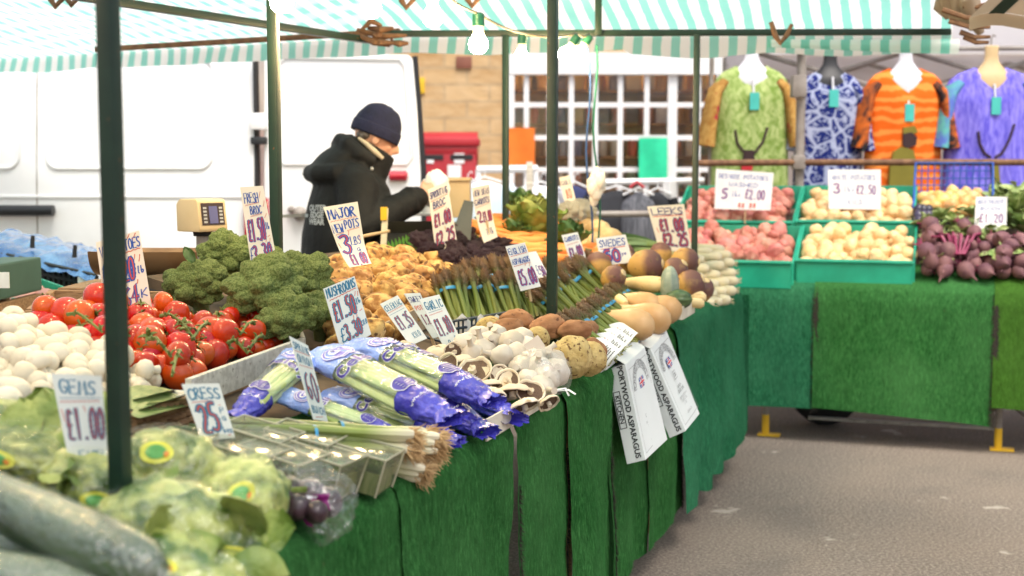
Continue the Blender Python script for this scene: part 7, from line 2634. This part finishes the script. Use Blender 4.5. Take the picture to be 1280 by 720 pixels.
# the paper bag he holds
rot = Matrix.Rotation(math.radians(22), 3, 'Z') * .965
def mw(p): return V((hipw.x, hipw.y, 0)) + rot @ V(p)
pc_ = mw((.49, -.02, 1.44))
tag(MB().blob(4, lambda p: pc_ + V((p.x * .065, p.y * .05, p.z * .085)) * (1 + .14 * nz(p, 2.4, 4) + .06 * nz(p, 7, 2))).build('paper_bag', MT['bag_white'] if 'bag_white' in MT else mat('bag_white', (.80, .79, .77), .7), sharp=20), 'crumpled white paper bag held by the person in the beanie', 'paper bag')

# ================================================================== weighing scale
sc = thing('weighing_scale', W(255, 330, 3.95), 'old beige counter scale with a raised display and a bronze pan', 'scale')
MT['beige'] = mat('beige_plastic', (.62, .47, .26), .45, (.66, .51, .30), nscale=6, var=0)
MT['bronze'] = mat('bronze_pan', (.26, .15, .075), .32, (.34, .21, .11), nscale=7, var=0, Metallic=.7)
SD = 3.95
def sb(x0, x1, y0, y1, D0, D1):
    p = [W(x0, y1, D0), W(x1, y1, D0), W(x1, y1, D1), W(x0, y1, D1), W(x0, y0, D0), W(x1, y0, D0), W(x1, y0, D1), W(x0, y0, D1)]
    return p
P0 = W(232, 290, SD)
hx = V((.94, .34, 0)).normalized()      # width axis of the display head, its face turned to the right
hy = V((-.34, .94, 0)).normalized()
def HP(x, y, z): return W(254, 288, SD) + hx * x + hy * y + V((0, 0, z))
b = MB()
prof_ = [(-.050, 0), (.055, 0), (.058, .012), (.048, .094), (.040, .100), (-.035, .100), (-.052, .085)]
fdir = V((.80, -.60, 0)); wd = V((.60, .80, 0))     # display faces right-front
c0 = W(252, 289, SD)
for sgn in (0,):
    b.loft([[c0 + fdir * x + wd * w_ + V((0, 0, z)) for x, z in prof_] for w_ in (-.055, .055)])
hd = b.build('display_head', MT['beige'], sc, bevel=.006)
def face(u, v, l=.002):     # on the sloping front face
    x0, z0, x1, z1 = .058, .012, .048, .094
    nrm_ = (fdir * .99 + V((0, 0, .12))).normalized()
    return c0 + fdir * (x0 + (x1 - x0) * v) + V((0, 0, z0 + (z1 - z0) * v)) + wd * (-.055 + .11 * u) + nrm_ * l
MB().grid(3, 3, lambda u, v: face(.10 + .80 * u, .10 + .82 * v, .0015)).build('display_panel', mat('panel_brown', (.055, .035, .03), .3, var=0), hd)
MB().grid(3, 3, lambda u, v: face(.36 + .30 * u, .16 + .64 * v, .003)).build('screen', mat('lcd_violet', (.12, .12, .26), .15, var=0), hd)
kb = MB()
for i in range(5):
    for u0 in (.16, .72):
        kb.add([face(u0, .18 + i * .13, .003), face(u0 + .12, .18 + i * .13, .003), face(u0 + .12, .25 + i * .13, .003), face(u0, .25 + i * .13, .003)], [(0, 1, 2, 3)])
kb.build('key_legend', MT['reflect'], hd, smooth=False)
c1 = W(254, 290, SD)
MB().tube([c1 - V((0, 0, .012)), c1 + V((0, 0, .004))], [.030, .032], 14).build('neck_collar', MT['rubber'], sc)
MB().tube([c1 - V((0, 0, .01)), c1 - V((0, 0, .22))], .022, 14).build('post', MT['greysteel'], sc)
bsz = W(215, 345, SD)
MB().box(V((bsz.x, bsz.y, bsz.z - .06)), (.34, .26, .12)).build('base', MT['black_plastic'], sc, bevel=.015)
# scoop pan: long shallow trough
cpn = W(190, 310, SD - .05)
def pan(u, v):
    a = (v - .5) * PI * .96
    L = .33
    k = 1 - .75 * max(0, (.35 - u)) ** 1.5
    return cpn + V(((u - .5) * L, math.sin(a) * .115 * k, -math.cos(a) * .092 * k + .018 * (1 - u) * 0))
b = MB().grid(20, 16, pan)
g0 = list(b.v)
b.add([q + V((0, 0, -.003)) for q in g0], [f[::-1] for f in b.f])
b.build('scoop_pan', MT['bronze'], sc)
for x in (-.07, .09):
    MB().tube([cpn + V((x, 0, -.09)), cpn + V((x, 0, -.17))], .016, 10).build('pan_support', MT['rubber'], sc)
shelf = thing('timber_shelf', W(230, 350, SD), 'rough timber shelf behind the tomatoes under the scale', 'shelf')
p = W(205, 366, SD + .05)
MB().box(p + V((.08, .06, 0)), (.75, .34, .05)).build('plank', MT['wood'], shelf, smooth=False, bevel=.004)
for x in (-.2, .36):
    MB().box(V((p.x + x, p.y + .06, (p.z - .025) / 2)), (.05, .05, p.z - .025)).build('leg', MT['wood'], shelf, smooth=False)

# ================================================================== crates at the far left
wc = thing('wooden_crate', W(100, 395, 3.5), 'worn brown wooden crate behind the tomatoes at the left', 'crate')
def wb(x0, y0, D0, x1, y1, D1, h, name='board', th_=.016, m='wood'):
    a, c = W(x0, y0, D0), W(x1, y1, D1)
    n = (c - a).cross(V((0, 0, 1))).normalized() * th_
    p = [a, c, c + n, a + n]
    MB().hexa([q - V((0, 0, h)) for q in p] + p).build(name, MT[m], wc, smooth=False, bevel=.002)
wb(62, 362, 3.42, 205, 364, 3.46, .05)
wb(32, 386, 3.10, 62, 362, 3.42, .07, 'end_board')
wb(32, 388, 3.08, 140, 384, 3.12, .06, 'front_board')
wb(92, 376, 3.2, 112, 366, 3.40, .05, 'divider')
gb = thing('box_stack_crate', W(15, 370, 4.0), 'dark green plastic box with a white label at the left picture edge', 'crate')
a = W(-30, 440, 4.0)
for z0, h, m in ((0, 0, 0),):
    pass
x0, x1 = W(-60, 350, 4.0).x, W(-6, 350, 4.0).x
zt_, zm_ = W(0, 331, 4.0).z, W(0, 377, 4.0).z
MT['greybox'] = mat('dark_green_box', (.05, .11, .08), .6, var=0)
gbx = MB().box(((x0 + x1) / 2, 4.2, (zt_ + zm_) / 2), (x1 - x0, .4, zt_ - zm_)).build('box', MT['greybox'], gb, smooth=False, bevel=.008)
MB().box((W(10, 350, 4.0).x - .012, 3.996, (zt_ + zm_) / 2 + .01), (.035, .004, .05)).build('label', MT['labelcard'], gb)
wc2 = thing('wooden_crate', ((x0 + x1) / 2, 4.2, .6), 'slatted wooden crate under the dark green box at the left edge', 'crate')
for i in range(5):
    z = zm_ - .005 - .055 - i * .075
    MB().box(((x0 + x1) / 2 + .005, 3.99, z), (x1 - x0 + .01, .016, .062)).build('slat', MT['wood'], wc2, smooth=False, bevel=.002)
for x in (x0, x1 - .02):
    MB().box((x + .01, 4.2, zm_ - .2), (.03, .38, .38)).build('end_board', MT['wood'], wc2, smooth=False)
dg2 = thing('dark_green_bin', W(22, 410, 4.6), 'teal green plastic bin standing left of the wooden crate', 'bin')
b = MB()
p0 = W(24, 340, 4.7)
b.hexa([V((p0.x - .12, 4.6, .3)), V((p0.x + .12, 4.6, .3)), V((p0.x + .12, 4.95, .3)), V((p0.x - .12, 4.95, .3)), V((p0.x - .14, 4.58, W(0, 392, 4.6).z)), V((p0.x + .14, 4.58, W(0, 392, 4.6).z)), V((p0.x + .14, 4.97, W(0, 392, 4.6).z)), V((p0.x - .14, 4.97, W(0, 392, 4.6).z))])
b.build('tub', MT['crate_green'], dg2, bevel=.01)
# black nets of sacks in a crate under blue plastic, and a green crate of pink potatoes
bc = thing('black_crate', W(60, 330, 5.3), 'black lattice crate covered with shiny blue plastic by the van', 'crate')
A, B_ = W(-40, 308, 5.2), W(120, 345, 5.0)
def crp(u, v): return A.lerp(B_, u) - V((0, 0, .12 * v))
b = MB()
for r_ in range(4):
    b.tube([crp(0, r_ / 3), crp(1, r_ / 3)], .010, 6)
for i in range(26):
    b.tube([crp(i / 25, 0), crp(i / 25, 1)], .008, 5)
b.build('lattice_side', MT['crate_black'], bc)
MB().grid(12, 4, lambda u, v: crp(u, v) + V((0, .03 + .01 * nz((u * 9, v * 5, 0), 1), 0))).build('sacking', mat('dark_sacking', (.06, .055, .04), .9, (.13, .12, .08), nscale=30), bc)
MT['bluesheet'] = mat('blue_sheet', (.03, .13, .42), .18, (.14, .34, .70), nscale=9, lo=.4, hi=.65, bump=.9, bscale=16, bdist=.03, Coat_Weight=.5, Coat_Roughness=.08)
MB().grid(34, 12, lambda u, v: A.lerp(B_, u) + V((0, -.03 + .5 * v, .005 + .05 * math.sin(min(1, v * 1.4) * PI * .62) + .018 * nz((u * 12, v * 6, 1), 1.2) - .02 * (v < .08)))).build('blue_sheet', MT['bluesheet'], bc, sharp=0)
for u in (.03, .47, .80):
    q = A.lerp(B_, u) + V((0, .06, .075))
    MB().tube([q - V((0, 0, .03)), q + V((.004, 0, .02))], [.010, .008], 8).build('crate_knob', MT['crate_black'], bc)
q = crp(.92, .1) - V((0, .015, 0))
MB().box(q - V((0, 0, .03)), (.05, .004, .06)).build('label', MT['labelcard'], bc)
g1 = thing('plastic_crate', W(70, 370, 4.9), 'bright green crate of pink potatoes below the blue plastic', 'crate')
A2, B2 = W(12, 335, 4.95), W(125, 375, 4.75)
C2, D2_ = W(14, 372, 4.5), W(90, 385, 4.5)
def quad(pts, name, par, m, th_=.012):
    n = (pts[1] - pts[0]).cross(pts[3] - pts[0]).normalized() * th_
    MB().hexa(list(pts) + [p + n for p in pts]).build(name, MT[m], par, smooth=False, bevel=.003)
quad((A2, B2, B2 - V((0, 0, .16)), A2 - V((0, 0, .16))), 'back_side', g1, 'crate_green')
quad((C2, D2_, D2_ - V((0, 0, .18)), C2 - V((0, 0, .18))), 'front_side', g1, 'crate_green')
quad((B2, D2_, D2_ - V((0, 0, .18)), B2 - V((0, 0, .16))), 'end_side', g1, 'crate_green')
quad((A2 - V((0, 0, .1)), B2 - V((0, 0, .1)), D2_ - V((0, 0, .1)), C2 - V((0, 0, .1))), 'floor', g1, 'crate_green')
MT['pinkpot'] = mat('pink_potato', (.60, .28, .24), .55, (.68, .38, .32), nscale=10, var=.1)
KPk = Kind(*[potato('pink_potato', 'pinkpot', i + 200, .06, .045, .042, .05, 3) for i in range(3)])
for i in range(16):
    u, v = (i % 8) / 7, (i // 8)
    p = (A2 - V((0, 0, .05))).lerp(B2 - V((0, 0, .05)), .08 + .8 * u).lerp((C2 - V((0, 0, .05))).lerp(D2_ - V((0, 0, .05)), .08 + .8 * u), .25 + .4 * v)
    KPk.place(p, qrand(), 1.0, 'pink potato in the bright green crate by the van', 'potato', 'pink potatoes by the van')
KPk.cleanup()

# ================================================================== dark printed box and scale-side things behind the new potatoes
pbx = thing('printed_box', W(515, 320, 5.1), 'dark grey cardboard box with a green fern print behind the potatoes', 'box')
MT['darkbox'] = mat('dark_box', (.055, .058, .052), .7, var=0)
MT['darkbox2'] = mat('dark_box_inside', (.10, .095, .08), .8, var=0)
def qbox(x0, x1, y0, y1, D, dep, name, m, par):
    a, c = W(x0, y1, D), W(x1, y0, D)
    return MB().box(((a.x + c.x) / 2, D + dep / 2, (a.z + c.z) / 2), (c.x - a.x, dep, c.z - a.z)).build(name, MT[m], par, smooth=False, bevel=.003)
qbox(478, 560, 290, 345, 5.1, .34, 'box', 'darkbox', pbx)
p = [W(474, 277, 5.02), W(560, 276, 5.02), W(560, 291, 5.1), W(478, 291, 5.1)]
MB().hexa([q + V((0, .004, 0)) for q in p] + p).build('front_flap', MT['darkbox2'], pbx, smooth=False)
p = [W(562, 300, 5.15), W(588, 302, 5.2), W(592, 252, 5.55), W(580, 250, 5.55)]
MB().hexa([q + V((0, .006, 0)) for q in p] + p).build('raised_flap', MT['darkbox'], pbx, smooth=False)
MT['fern'] = mat('fern_print', (.14, .42, .05), .5, var=0)
b = MB()
def PX(x, y): return W(x, y, 5.094)
stem = [(489, 316), (497, 311), (505, 306), (512, 300), (518, 294)]
for i in range(len(stem) - 1):
    p0, p1 = PX(*stem[i]), PX(*stem[i + 1])
    for k in range(2):
        c = p0.lerp(p1, k * .5)
        for sgn in (-1, 1):
            L = .050 * (1 - .08 * (i * 2 + k) ) 
            d = V((.55 * (1 if sgn > 0 else -.55), 0, .50 if sgn < 0 else -.42)).normalized()
            e = c + d * L + V((.012, 0, .008))
            nn = V((-d.z, 0, d.x)) * .0065
            b.add([c + nn * .4, c - nn * .4, (c + e) / 2 - nn, e, (c + e) / 2 + nn], [(0, 1, 2, 3, 4)])
b.build('fern_print', MT['fern'], pbx, smooth=False)
ysp = tag(MB().box(W(480, 296, 4.95), (.022, .02, .22), Matrix.Rotation(.06, 3, 'Y')).build('price_stick', mat('cream_stick', (.72, .66, .5), .6)), 'pale upright stick with a yellow end beside the dark box', 'stick')
MB().box(W(480, 267, 4.94), (.024, .022, .05)).build('yellow_end', MT['yellow'], ysp)
tag(MB().tube([W(450, 296, 4.5), W(486, 289, 4.9)], .006, 6).build('wooden_stick', MT['stick']), 'thin wooden stick lying behind the major potato card', 'stick')
bg_ = thing('beige_box', W(567, 250, 6.3), 'plain beige cardboard box standing before the red post box', 'box')
qbox(546, 587, 224, 272, 6.15, .25, 'box', 'beige', bg_)
qbox(545, 588, 222, 226, 6.13, .29, 'lid', 'beige', bg_)
wt = thing('white_tray', W(545, 262, 6.0), 'white tray and cups by the hands of the person', 'tray')
qbox(515, 560, 266, 270, 5.95, .25, 'tray', 'white_paint', wt)
for px in (522, 535, 550):
    q = W(px, 264, 6.02)
    MB().lathe([(.022, 0), (.03, .05), (.028, .05), (.02, .003)], 12).xf(Matrix.Translation(q - V((0, 0, .015)))).build('cup', MT['bag_white'] if 'bag_white' in MT else MT['white_paint'], wt)
st_ = thing('side_bench', V((W(575, 280, 6.1).x, 6.25, 0)), 'grey bench behind the stall carrying boxes and a tray', 'bench')
MB().box((W(575, 280, 6.1).x, 6.25, W(540, 284, 5.9).z - .01), (.8, .4, .03)).build('bench_top', MT['wood'], st_, smooth=False)
for x in (-.36, .36):
    for y in (6.1, 6.4):
        MB().box((W(575, 280, 6.1).x + x, y, .58), (.05, .05, 1.16)).build('leg', MT['wood'], st_, smooth=False)

# ================================================================== clothes rails in front of the shop
def garment(name, c, w, h, m, label, seed, grp=None, dep=.05, folds=5, sleeves=True):
    """a shirt on a hanger: shoulders, hanging body with folds, sleeves"""
    th = thing(name, c - V((0, 0, h)), label, 'garment', grp)
    n = 28
    rings = []
    for i in range(15):
        v = i / 14
        ww = w * (.16 + .84 * min(1, v / .10) ** .6) * (1 - .06 * math.sin(v * PI)) * .5 if v < .1 else w * .5 * (1 - .08 * math.sin((v - .1) * PI) + .05 * v)
        dd = dep * (.45 + .55 * min(1, v / .2)) * (1 + .25 * v)
        rg = []
        for j in range(n):
            a = 2 * PI * j / n
            f = 1 + .22 * math.sin(a * folds + seed + v * 1.3) * min(1, v * 2)
            rg.append(c + V((math.cos(a) * ww, math.sin(a) * dd * f, -v * h + (.015 * nz((a, v, seed), 2) if i == 14 else 0))))
        rings.append(rg)
    MB().loft(rings).build('body', MT[m], th, sharp=0)
    if sleeves:
        for s in (-1, 1):
            p0 = c + V((s * w * .44, 0, -.05 * h)); p1 = c + V((s * w * .58, -.01, -.35 * h)); p2 = c + V((s * w * .60, -.01, -.62 * h))
            MB().tube([p0, p0.lerp(p1, .5) + V((s * .02, 0, .01)), p1, p2], [.06, .065, .06, .055], 14, flat=.6).build('sleeve', MT[m], th)
    b = MB().tube([c + V((-w * .42, 0, -.02)), c + V((0, 0, .03)), c + V((w * .42, 0, -.02))], .008, 6)
    b.tube([c + V((0, 0, .03)), c + V((0, 0, .07)), c + V((.02, 0, .095)), c + V((.035, 0, .08))], .004, 6)
    b.build('hanger', MT['white_paint'], th)
    return th
MT['cloth_white'] = mat('white_cloth', (.76, .77, .80), .9, (.68, .70, .76), nscale=5, var=.05)
MT['cloth_paleblue'] = mat('pale_blue_cloth', (.55, .70, .80), .9, (.70, .78, .84), nscale=5, var=.03)
MT['cloth_black'] = mat('black_cloth', (.018, .019, .024), .9, (.03, .032, .04), nscale=5, var=.1)
MT['cloth_grey'] = mat('grey_cloth', (.07, .075, .09), .9, (.16, .165, .19), nscale=26, stretch=(3, 3, .2), var=.05)
MT['cloth_navy'] = mat('navy_cloth', (.03, .04, .12), .9, var=.05)
rl = thing('clothes_rail', W(620, 400, 9.6), 'white clothes rail of pale tops in front of the shop', 'clothes rail')
MB().tube([W(596, 212, 9.6), W(672, 211, 9.6)], .028, 8).build('top_bar', MT['white_paint'], rl)
for px in (598, 670):
    q = W(px, 212, 9.6)
    MB().tube([q, V((q.x, q.y, 0))], .022, 8).build('upright', MT['white_paint'], rl)
garment('shirt', W(606, 226, 9.55), .40, .62, 'cloth_paleblue', 'pale blue top hanging left of the thin green pole', 1)
garment('shirt', W(585, 230, 9.65), .30, .6, 'cloth_white', 'white top hanging beside the post box', 2)
garment('shirt', W(676, 232, 9.5), .34, .60, 'cloth_white', 'white top hanging behind the middle pole', 3)
garment('shirt', W(718, 232, 9.6), .26, .60, 'cloth_navy', 'navy edged top hanging right of the middle pole', 4)
rl2 = thing('clothes_rail', W(790, 400, 9.3), 'white clothes rail of black garments in front of the shop', 'clothes rail')
MB().tube([W(742, 228, 9.3), W(880, 226, 9.3)], .024, 8).build('top_bar', MT['white_paint'], rl2)
for px, w in ((744, .03), (836, .07)):
    q = W(px, 226, 9.33)
    MB().tube([q, V((q.x, q.y, 0))], w, 8).build('upright', MT['white_paint'], rl2)
garment('hanging_dress', W(770, 238, 9.2), .44, .95, 'cloth_black', 'plain black garment hanging left of the grey one', 5, None, .07)
garment('hanging_dress', W(798, 240, 9.15), .26, .95, 'cloth_grey', 'grey pleated garment on a red hanger between black ones', 6, None, .08, 9, False)
garment('hanging_dress', W(822, 240, 9.25), .24, .9, 'cloth_black', 'narrow black garment right of the grey pleated one', 7, None, .06)
garment('hanging_dress', W(748, 245, 9.35), .20, .9, 'cloth_black', 'narrow black garment behind the blue cord', 8, None, .06)
q = W(796, 233, 9.1)
tag(MB().tube([q + V((-.05, 0, -.01)), q + V((0, 0, .03)), q + V((.05, 0, -.01))], .014, 8).build('coat_hanger', MT['red_paint']), 'red coat hanger hooked on the white rail', 'hanger')
wp = thing('timber_post', W(662, 300, 7.2), 'pale weathered post behind the yellow cabbage', 'post')
q = W(662, 202, 7.2)
MB().box((q.x, 7.2, q.z / 2), (.035, .035, q.z)).build('post', MT['wood_grey'], wp, smooth=False)

# ================================================================== four printed tunics on bust forms
def m_batik(name, c1, c2, c3=None, scale=14, kind='noise', st=(1, 1, 1)):
    m, nt, out = newmat(name)
    k = NT(nt)
    co = k.coords(False, scale=st)
    if kind == 'wave':
        w = k.n('TexWave', wave_type='BANDS', bands_direction='Z')
        k.l(co, w.inputs['Vector'])
        w.inputs['Scale'].default_value = scale
        w.inputs['Distortion'].default_value = 5
        w.inputs['Detail'].default_value = 3
        w.inputs['Detail Scale'].default_value = 1.6
        c = k.ramp(w.outputs['Fac'], [(.45, c1), (.75, c2)])
    elif kind == 'cells':
        vo = k.n('TexVoronoi', feature='DISTANCE_TO_EDGE')
        k.l(co, vo.inputs['Vector'])
        vo.inputs['Scale'].default_value = scale
        n2 = k.noise(co, scale * 2.2, 3, .6, 2.0)
        c = k.mix(k.ramp(n2, [(.54, 0.0), (.59, 1.0)]), c1, c2)
        c = k.mix(k.ramp(vo.outputs['Distance'], [(.03, 1.0), (.08, 0.0)]), c, c2)
    else:
        c = k.ramp(k.noise(co, scale, 5, .6, .8), [(.38, c1), (.62, c2)])
    if c3:
        c = k.mix(k.ramp(k.noise(co, scale * .7, 3), [(.60, 0.0), (.66, 1.0)]), c, c3)
    p = principled(k, c, .85, .2)
    k.l(p.outputs[0], out.inputs[0])
    return m
MT['t_green'] = m_batik('green_batik', (.17, .27, .05), (.42, .50, .20), None, 24, 'noise', (1, 1, .7))
MT['t_gold'] = m_batik('gold_trim', (.30, .14, .03), (.46, .28, .08), (.35, .03, .04), 22)
MT['t_blue'] = m_batik('blue_batik', (.010, .020, .15), (.36, .40, .56), None, 8, 'cells')
MT['t_orange'] = m_batik('orange_batik', (.72, .12, .008), (.82, .26, .05), None, 4.2, 'wave')
MT['t_black'] = m_batik('black_orange', (.02, .018, .02), (.62, .14, .02), None, 9, 'noise')
MT['t_purple'] = m_batik('purple_batik', (.11, .09, .58), (.28, .24, .78), None, 18, 'noise', (2, 2, .5))
MT['t_teal'] = m_batik('teal_print', (.10, .16, .50), (.12, .42, .38), None, 9)
MT['form_white'] = mat('form_white', (.66, .66, .70), .5, var=0)
MT['form_black'] = mat('form_black', (.02, .02, .022), .4, var=0)
MT['form_tan'] = mat('form_tan', (.60, .43, .22), .5, var=0)
MT['tagteal'] = mat('tag_teal', (.06, .48, .42), .6, var=0)
MT['olive'] = mat('olive_print', (.20, .17, .02), .85, var=0)
MT['darkprint'] = mat('dark_print', (.04, .018, .02), .85, var=0)
def tunic(xc, yt, yb, wtop, wbot, D, m, msleeve, label, form, flabel, seed, vneck=.10, scoop=.07, motif=None):
    c = W(xc, yt, D)
    zb = W(xc, yb, D).z - .25
    k = D / F
    th = thing('tunic', V((c.x, c.y, zb)), label, 'tunic', None)
    n = 44
    rings = []
    H = c.z - zb
    nw = scoop                          # half neck width
    for i in range(26):
        v = i / 25
        z = c.z - v * H
        hw = (wtop + (wbot - wtop) * v) * k / 2
        if v < .10:
            hw = nw + (hw - nw) * (v / .10) ** .55
        dd = .05 + .05 * min(1, v * 5) + .02 * v
        rg = []
        for j in range(n):
            a = 2 * PI * j / n
            ca, sa = math.cos(a), math.sin(a)
            ex = abs(ca) ** .8 * (1 if ca > 0 else -1)
            f = 1 + (.10 * math.sin(ex * 9 + seed) + .10 * nz((ex * 3, v * 2, seed), 1.4)) * min(1, v * 3)
            p = V((c.x + ex * hw, c.y + sa * dd * f, z))
            # the neck opening dips in front
            if sa < 0:
                dip = max(0, 1 - abs(ex * hw) / (nw * 1.05))
                p.z -= (vneck * dip) * max(0, 1 - v / .16)
            rg.append(p)
        rings.append(rg)
    b = MB().loft(rings, cap=False)
    from_v = [q.copy() for q in b.v]
    tb_bvh = BVHTree.FromPolygons(from_v, [tuple(f) for f in b.f])
    bo = b.build('body', MT[m], th, sharp=0)
    for s in (-1, 1):
        hw = wtop * k / 2
        p0 = V((c.x + s * hw * .74, c.y, c.z - .11)); p1 = V((c.x + s * (hw + .015), c.y - .03, c.z - .27)); p2 = V((c.x + s * (hw + .06), c.y - .03, c.z - .54))
        MB().tube([p0, p0.lerp(p1, .5) + V((s * .015, 0, .02)), p1, p1.lerp(p2, .6), p2], [.075, .085, .088, .10, .115], 18, flat=.5, cap=False).build('sleeve', MT[msleeve], th, sharp=0)
    yf = c.y - .125
    # neck placket and price tag
    q = V((c.x, yf + .03, c.z - vneck - .03))
    MB().tube([q + V((0, .01, .03)), q - V((0, .01, .06))], .008, 6).build('placket', MT['form_white'], th)
    MB().box(q + V((.005, -.02, -.115)), (.062, .006, .115)).build('price_tag', MT['tagteal'], th)
    for (nm, mm, kind_, pts, r) in (motif or []):
        def P3(x, y):
            xx = c.x + (x - xc) * k
            z = W(xc, y, D).z
            hit = tb_bvh.ray_cast(V((xx, c.y - 1, z)), V((0, 1, 0)))
            return V((xx, hit[0].y - .006 if hit[0] is not None else c.y - .12, z))
        bm_ = MB()
        if kind_ == 'l':
            bm_.tube([P3(*p) for p in pts], r, 6)
        else:
            pp = [P3(*p) for p in pts]
            pc0 = sum(pp, V((0, 0, 0))) / len(pp)
            pm = V((pc0.x, min(p.y for p in pp) - .012, pc0.z))
            pp = [V((p.x, pm.y, p.z)) for p in pp]
            bm_.add(pp + [p + V((0, .05, 0)) for p in pp], [tuple(range(len(pp)))] + [(i, (i + 1) % len(pp), (i + 1) % len(pp) + len(pp), i + len(pp)) for i in range(len(pp))])
        bm_.build(nm, MT[mm], bo, smooth=False)
    # bust form
    ft2 = thing('bust_form', c + V((0, .0, -.2)), flabel, 'mannequin', None)
    b = MB()
    b.lathe([(.0, .155), (.044, .152), (.047, .145), (.045, .09), (.05, .05), (.075, .015), (.12, -.03), (.155, -.07), (.15, -.14), (.13, -.30)], 28, lambda p, a: c + V((p.x * 1.0, p.y * .42 - .012, p.z - .01)))
    b.build('torso', MT[form], ft2, sharp=0)
    MB().tube([c + V((0, 0, .14)), c + V((0, 0, .19)), c + V((.012, 0, .215)), c + V((.03, 0, .205))], .006, 6).build('hook', MT['greysteel'], ft2)
DD = 8.75
tunic(939, 82, 238, 92, 98, DD, 't_green', 't_gold', 'lime green patterned tunic with gold and red sleeves, far left of the four', 'form_white', 'white bust form inside the lime green tunic', 1, .10, .10,
      [('printed_figure', 'darkprint', 'l', ((917, 163), (920, 180), (928, 190), (933, 196)), .009), ('printed_figure', 'darkprint', 'l', ((957, 160), (951, 178), (942, 190), (936, 196)), .009), ('printed_figure', 'darkprint', 'p', ((928, 188), (939, 188), (941, 203), (926, 203)), 0), ('printed_patch', 'redink', 'p', ((925, 203), (938, 203), (938, 213), (925, 213)), 0)])
tunic(1037, 88, 232, 80, 88, DD + .05, 't_blue', 't_blue', 'dark blue and white batik tunic behind the grey upright', 'form_black', 'black bust form inside the blue and white tunic', 2, .05, .07)
tunic(1131, 85, 236, 96, 94, DD, 't_orange', 't_black', 'bright orange tunic with black and orange sleeves and an olive figure', 'form_white', 'white bust form inside the orange tunic', 3, .16, .10,
      [('printed_head', 'darkprint', 'p', ((1124, 168), (1134, 166), (1141, 172), (1140, 182), (1130, 186), (1124, 182)), 0), ('printed_hat', 'olive', 'p', ((1124, 160), (1138, 158), (1142, 166), (1130, 171), (1124, 168)), 0), ('printed_robe', 'olive', 'p', ((1113, 190), (1122, 184), (1137, 188), (1143, 210), (1139, 238), (1108, 238), (1109, 208)), 0)])
tunic(1238, 84, 240, 108, 112, DD, 't_purple', 't_teal', 'violet patterned tunic with teal trimmed sleeves at the right', 'form_tan', 'tan bust form inside the violet tunic', 4, .12, .10,
      [('printed_figure', 'darkprint', 'l', ((1218, 165), (1220, 180), (1226, 192), (1234, 197)), .009), ('printed_figure', 'darkprint', 'l', ((1262, 156), (1256, 176), (1248, 192), (1240, 197)), .009), ('printed_patch', 'olive', 'p', ((1234, 200), (1243, 200), (1246, 226), (1238, 232)), 0)])
hr_ = thing('hanging_rail', W(1090, 70, DD), 'grey rail carrying the four printed tunics under the gazebo', 'rail')
MB().tube([W(890, 62, DD + .02), W(1340, 60, DD + .02)], .016, 8).build('bar', MT['greysteel'], hr_)
for px in (890, 1340):
    q = W(px, 62, DD + .02)
    MB().tube([q, V((q.x, q.y, 0))], .016, 8).build('upright', MT['greysteel'], hr_)
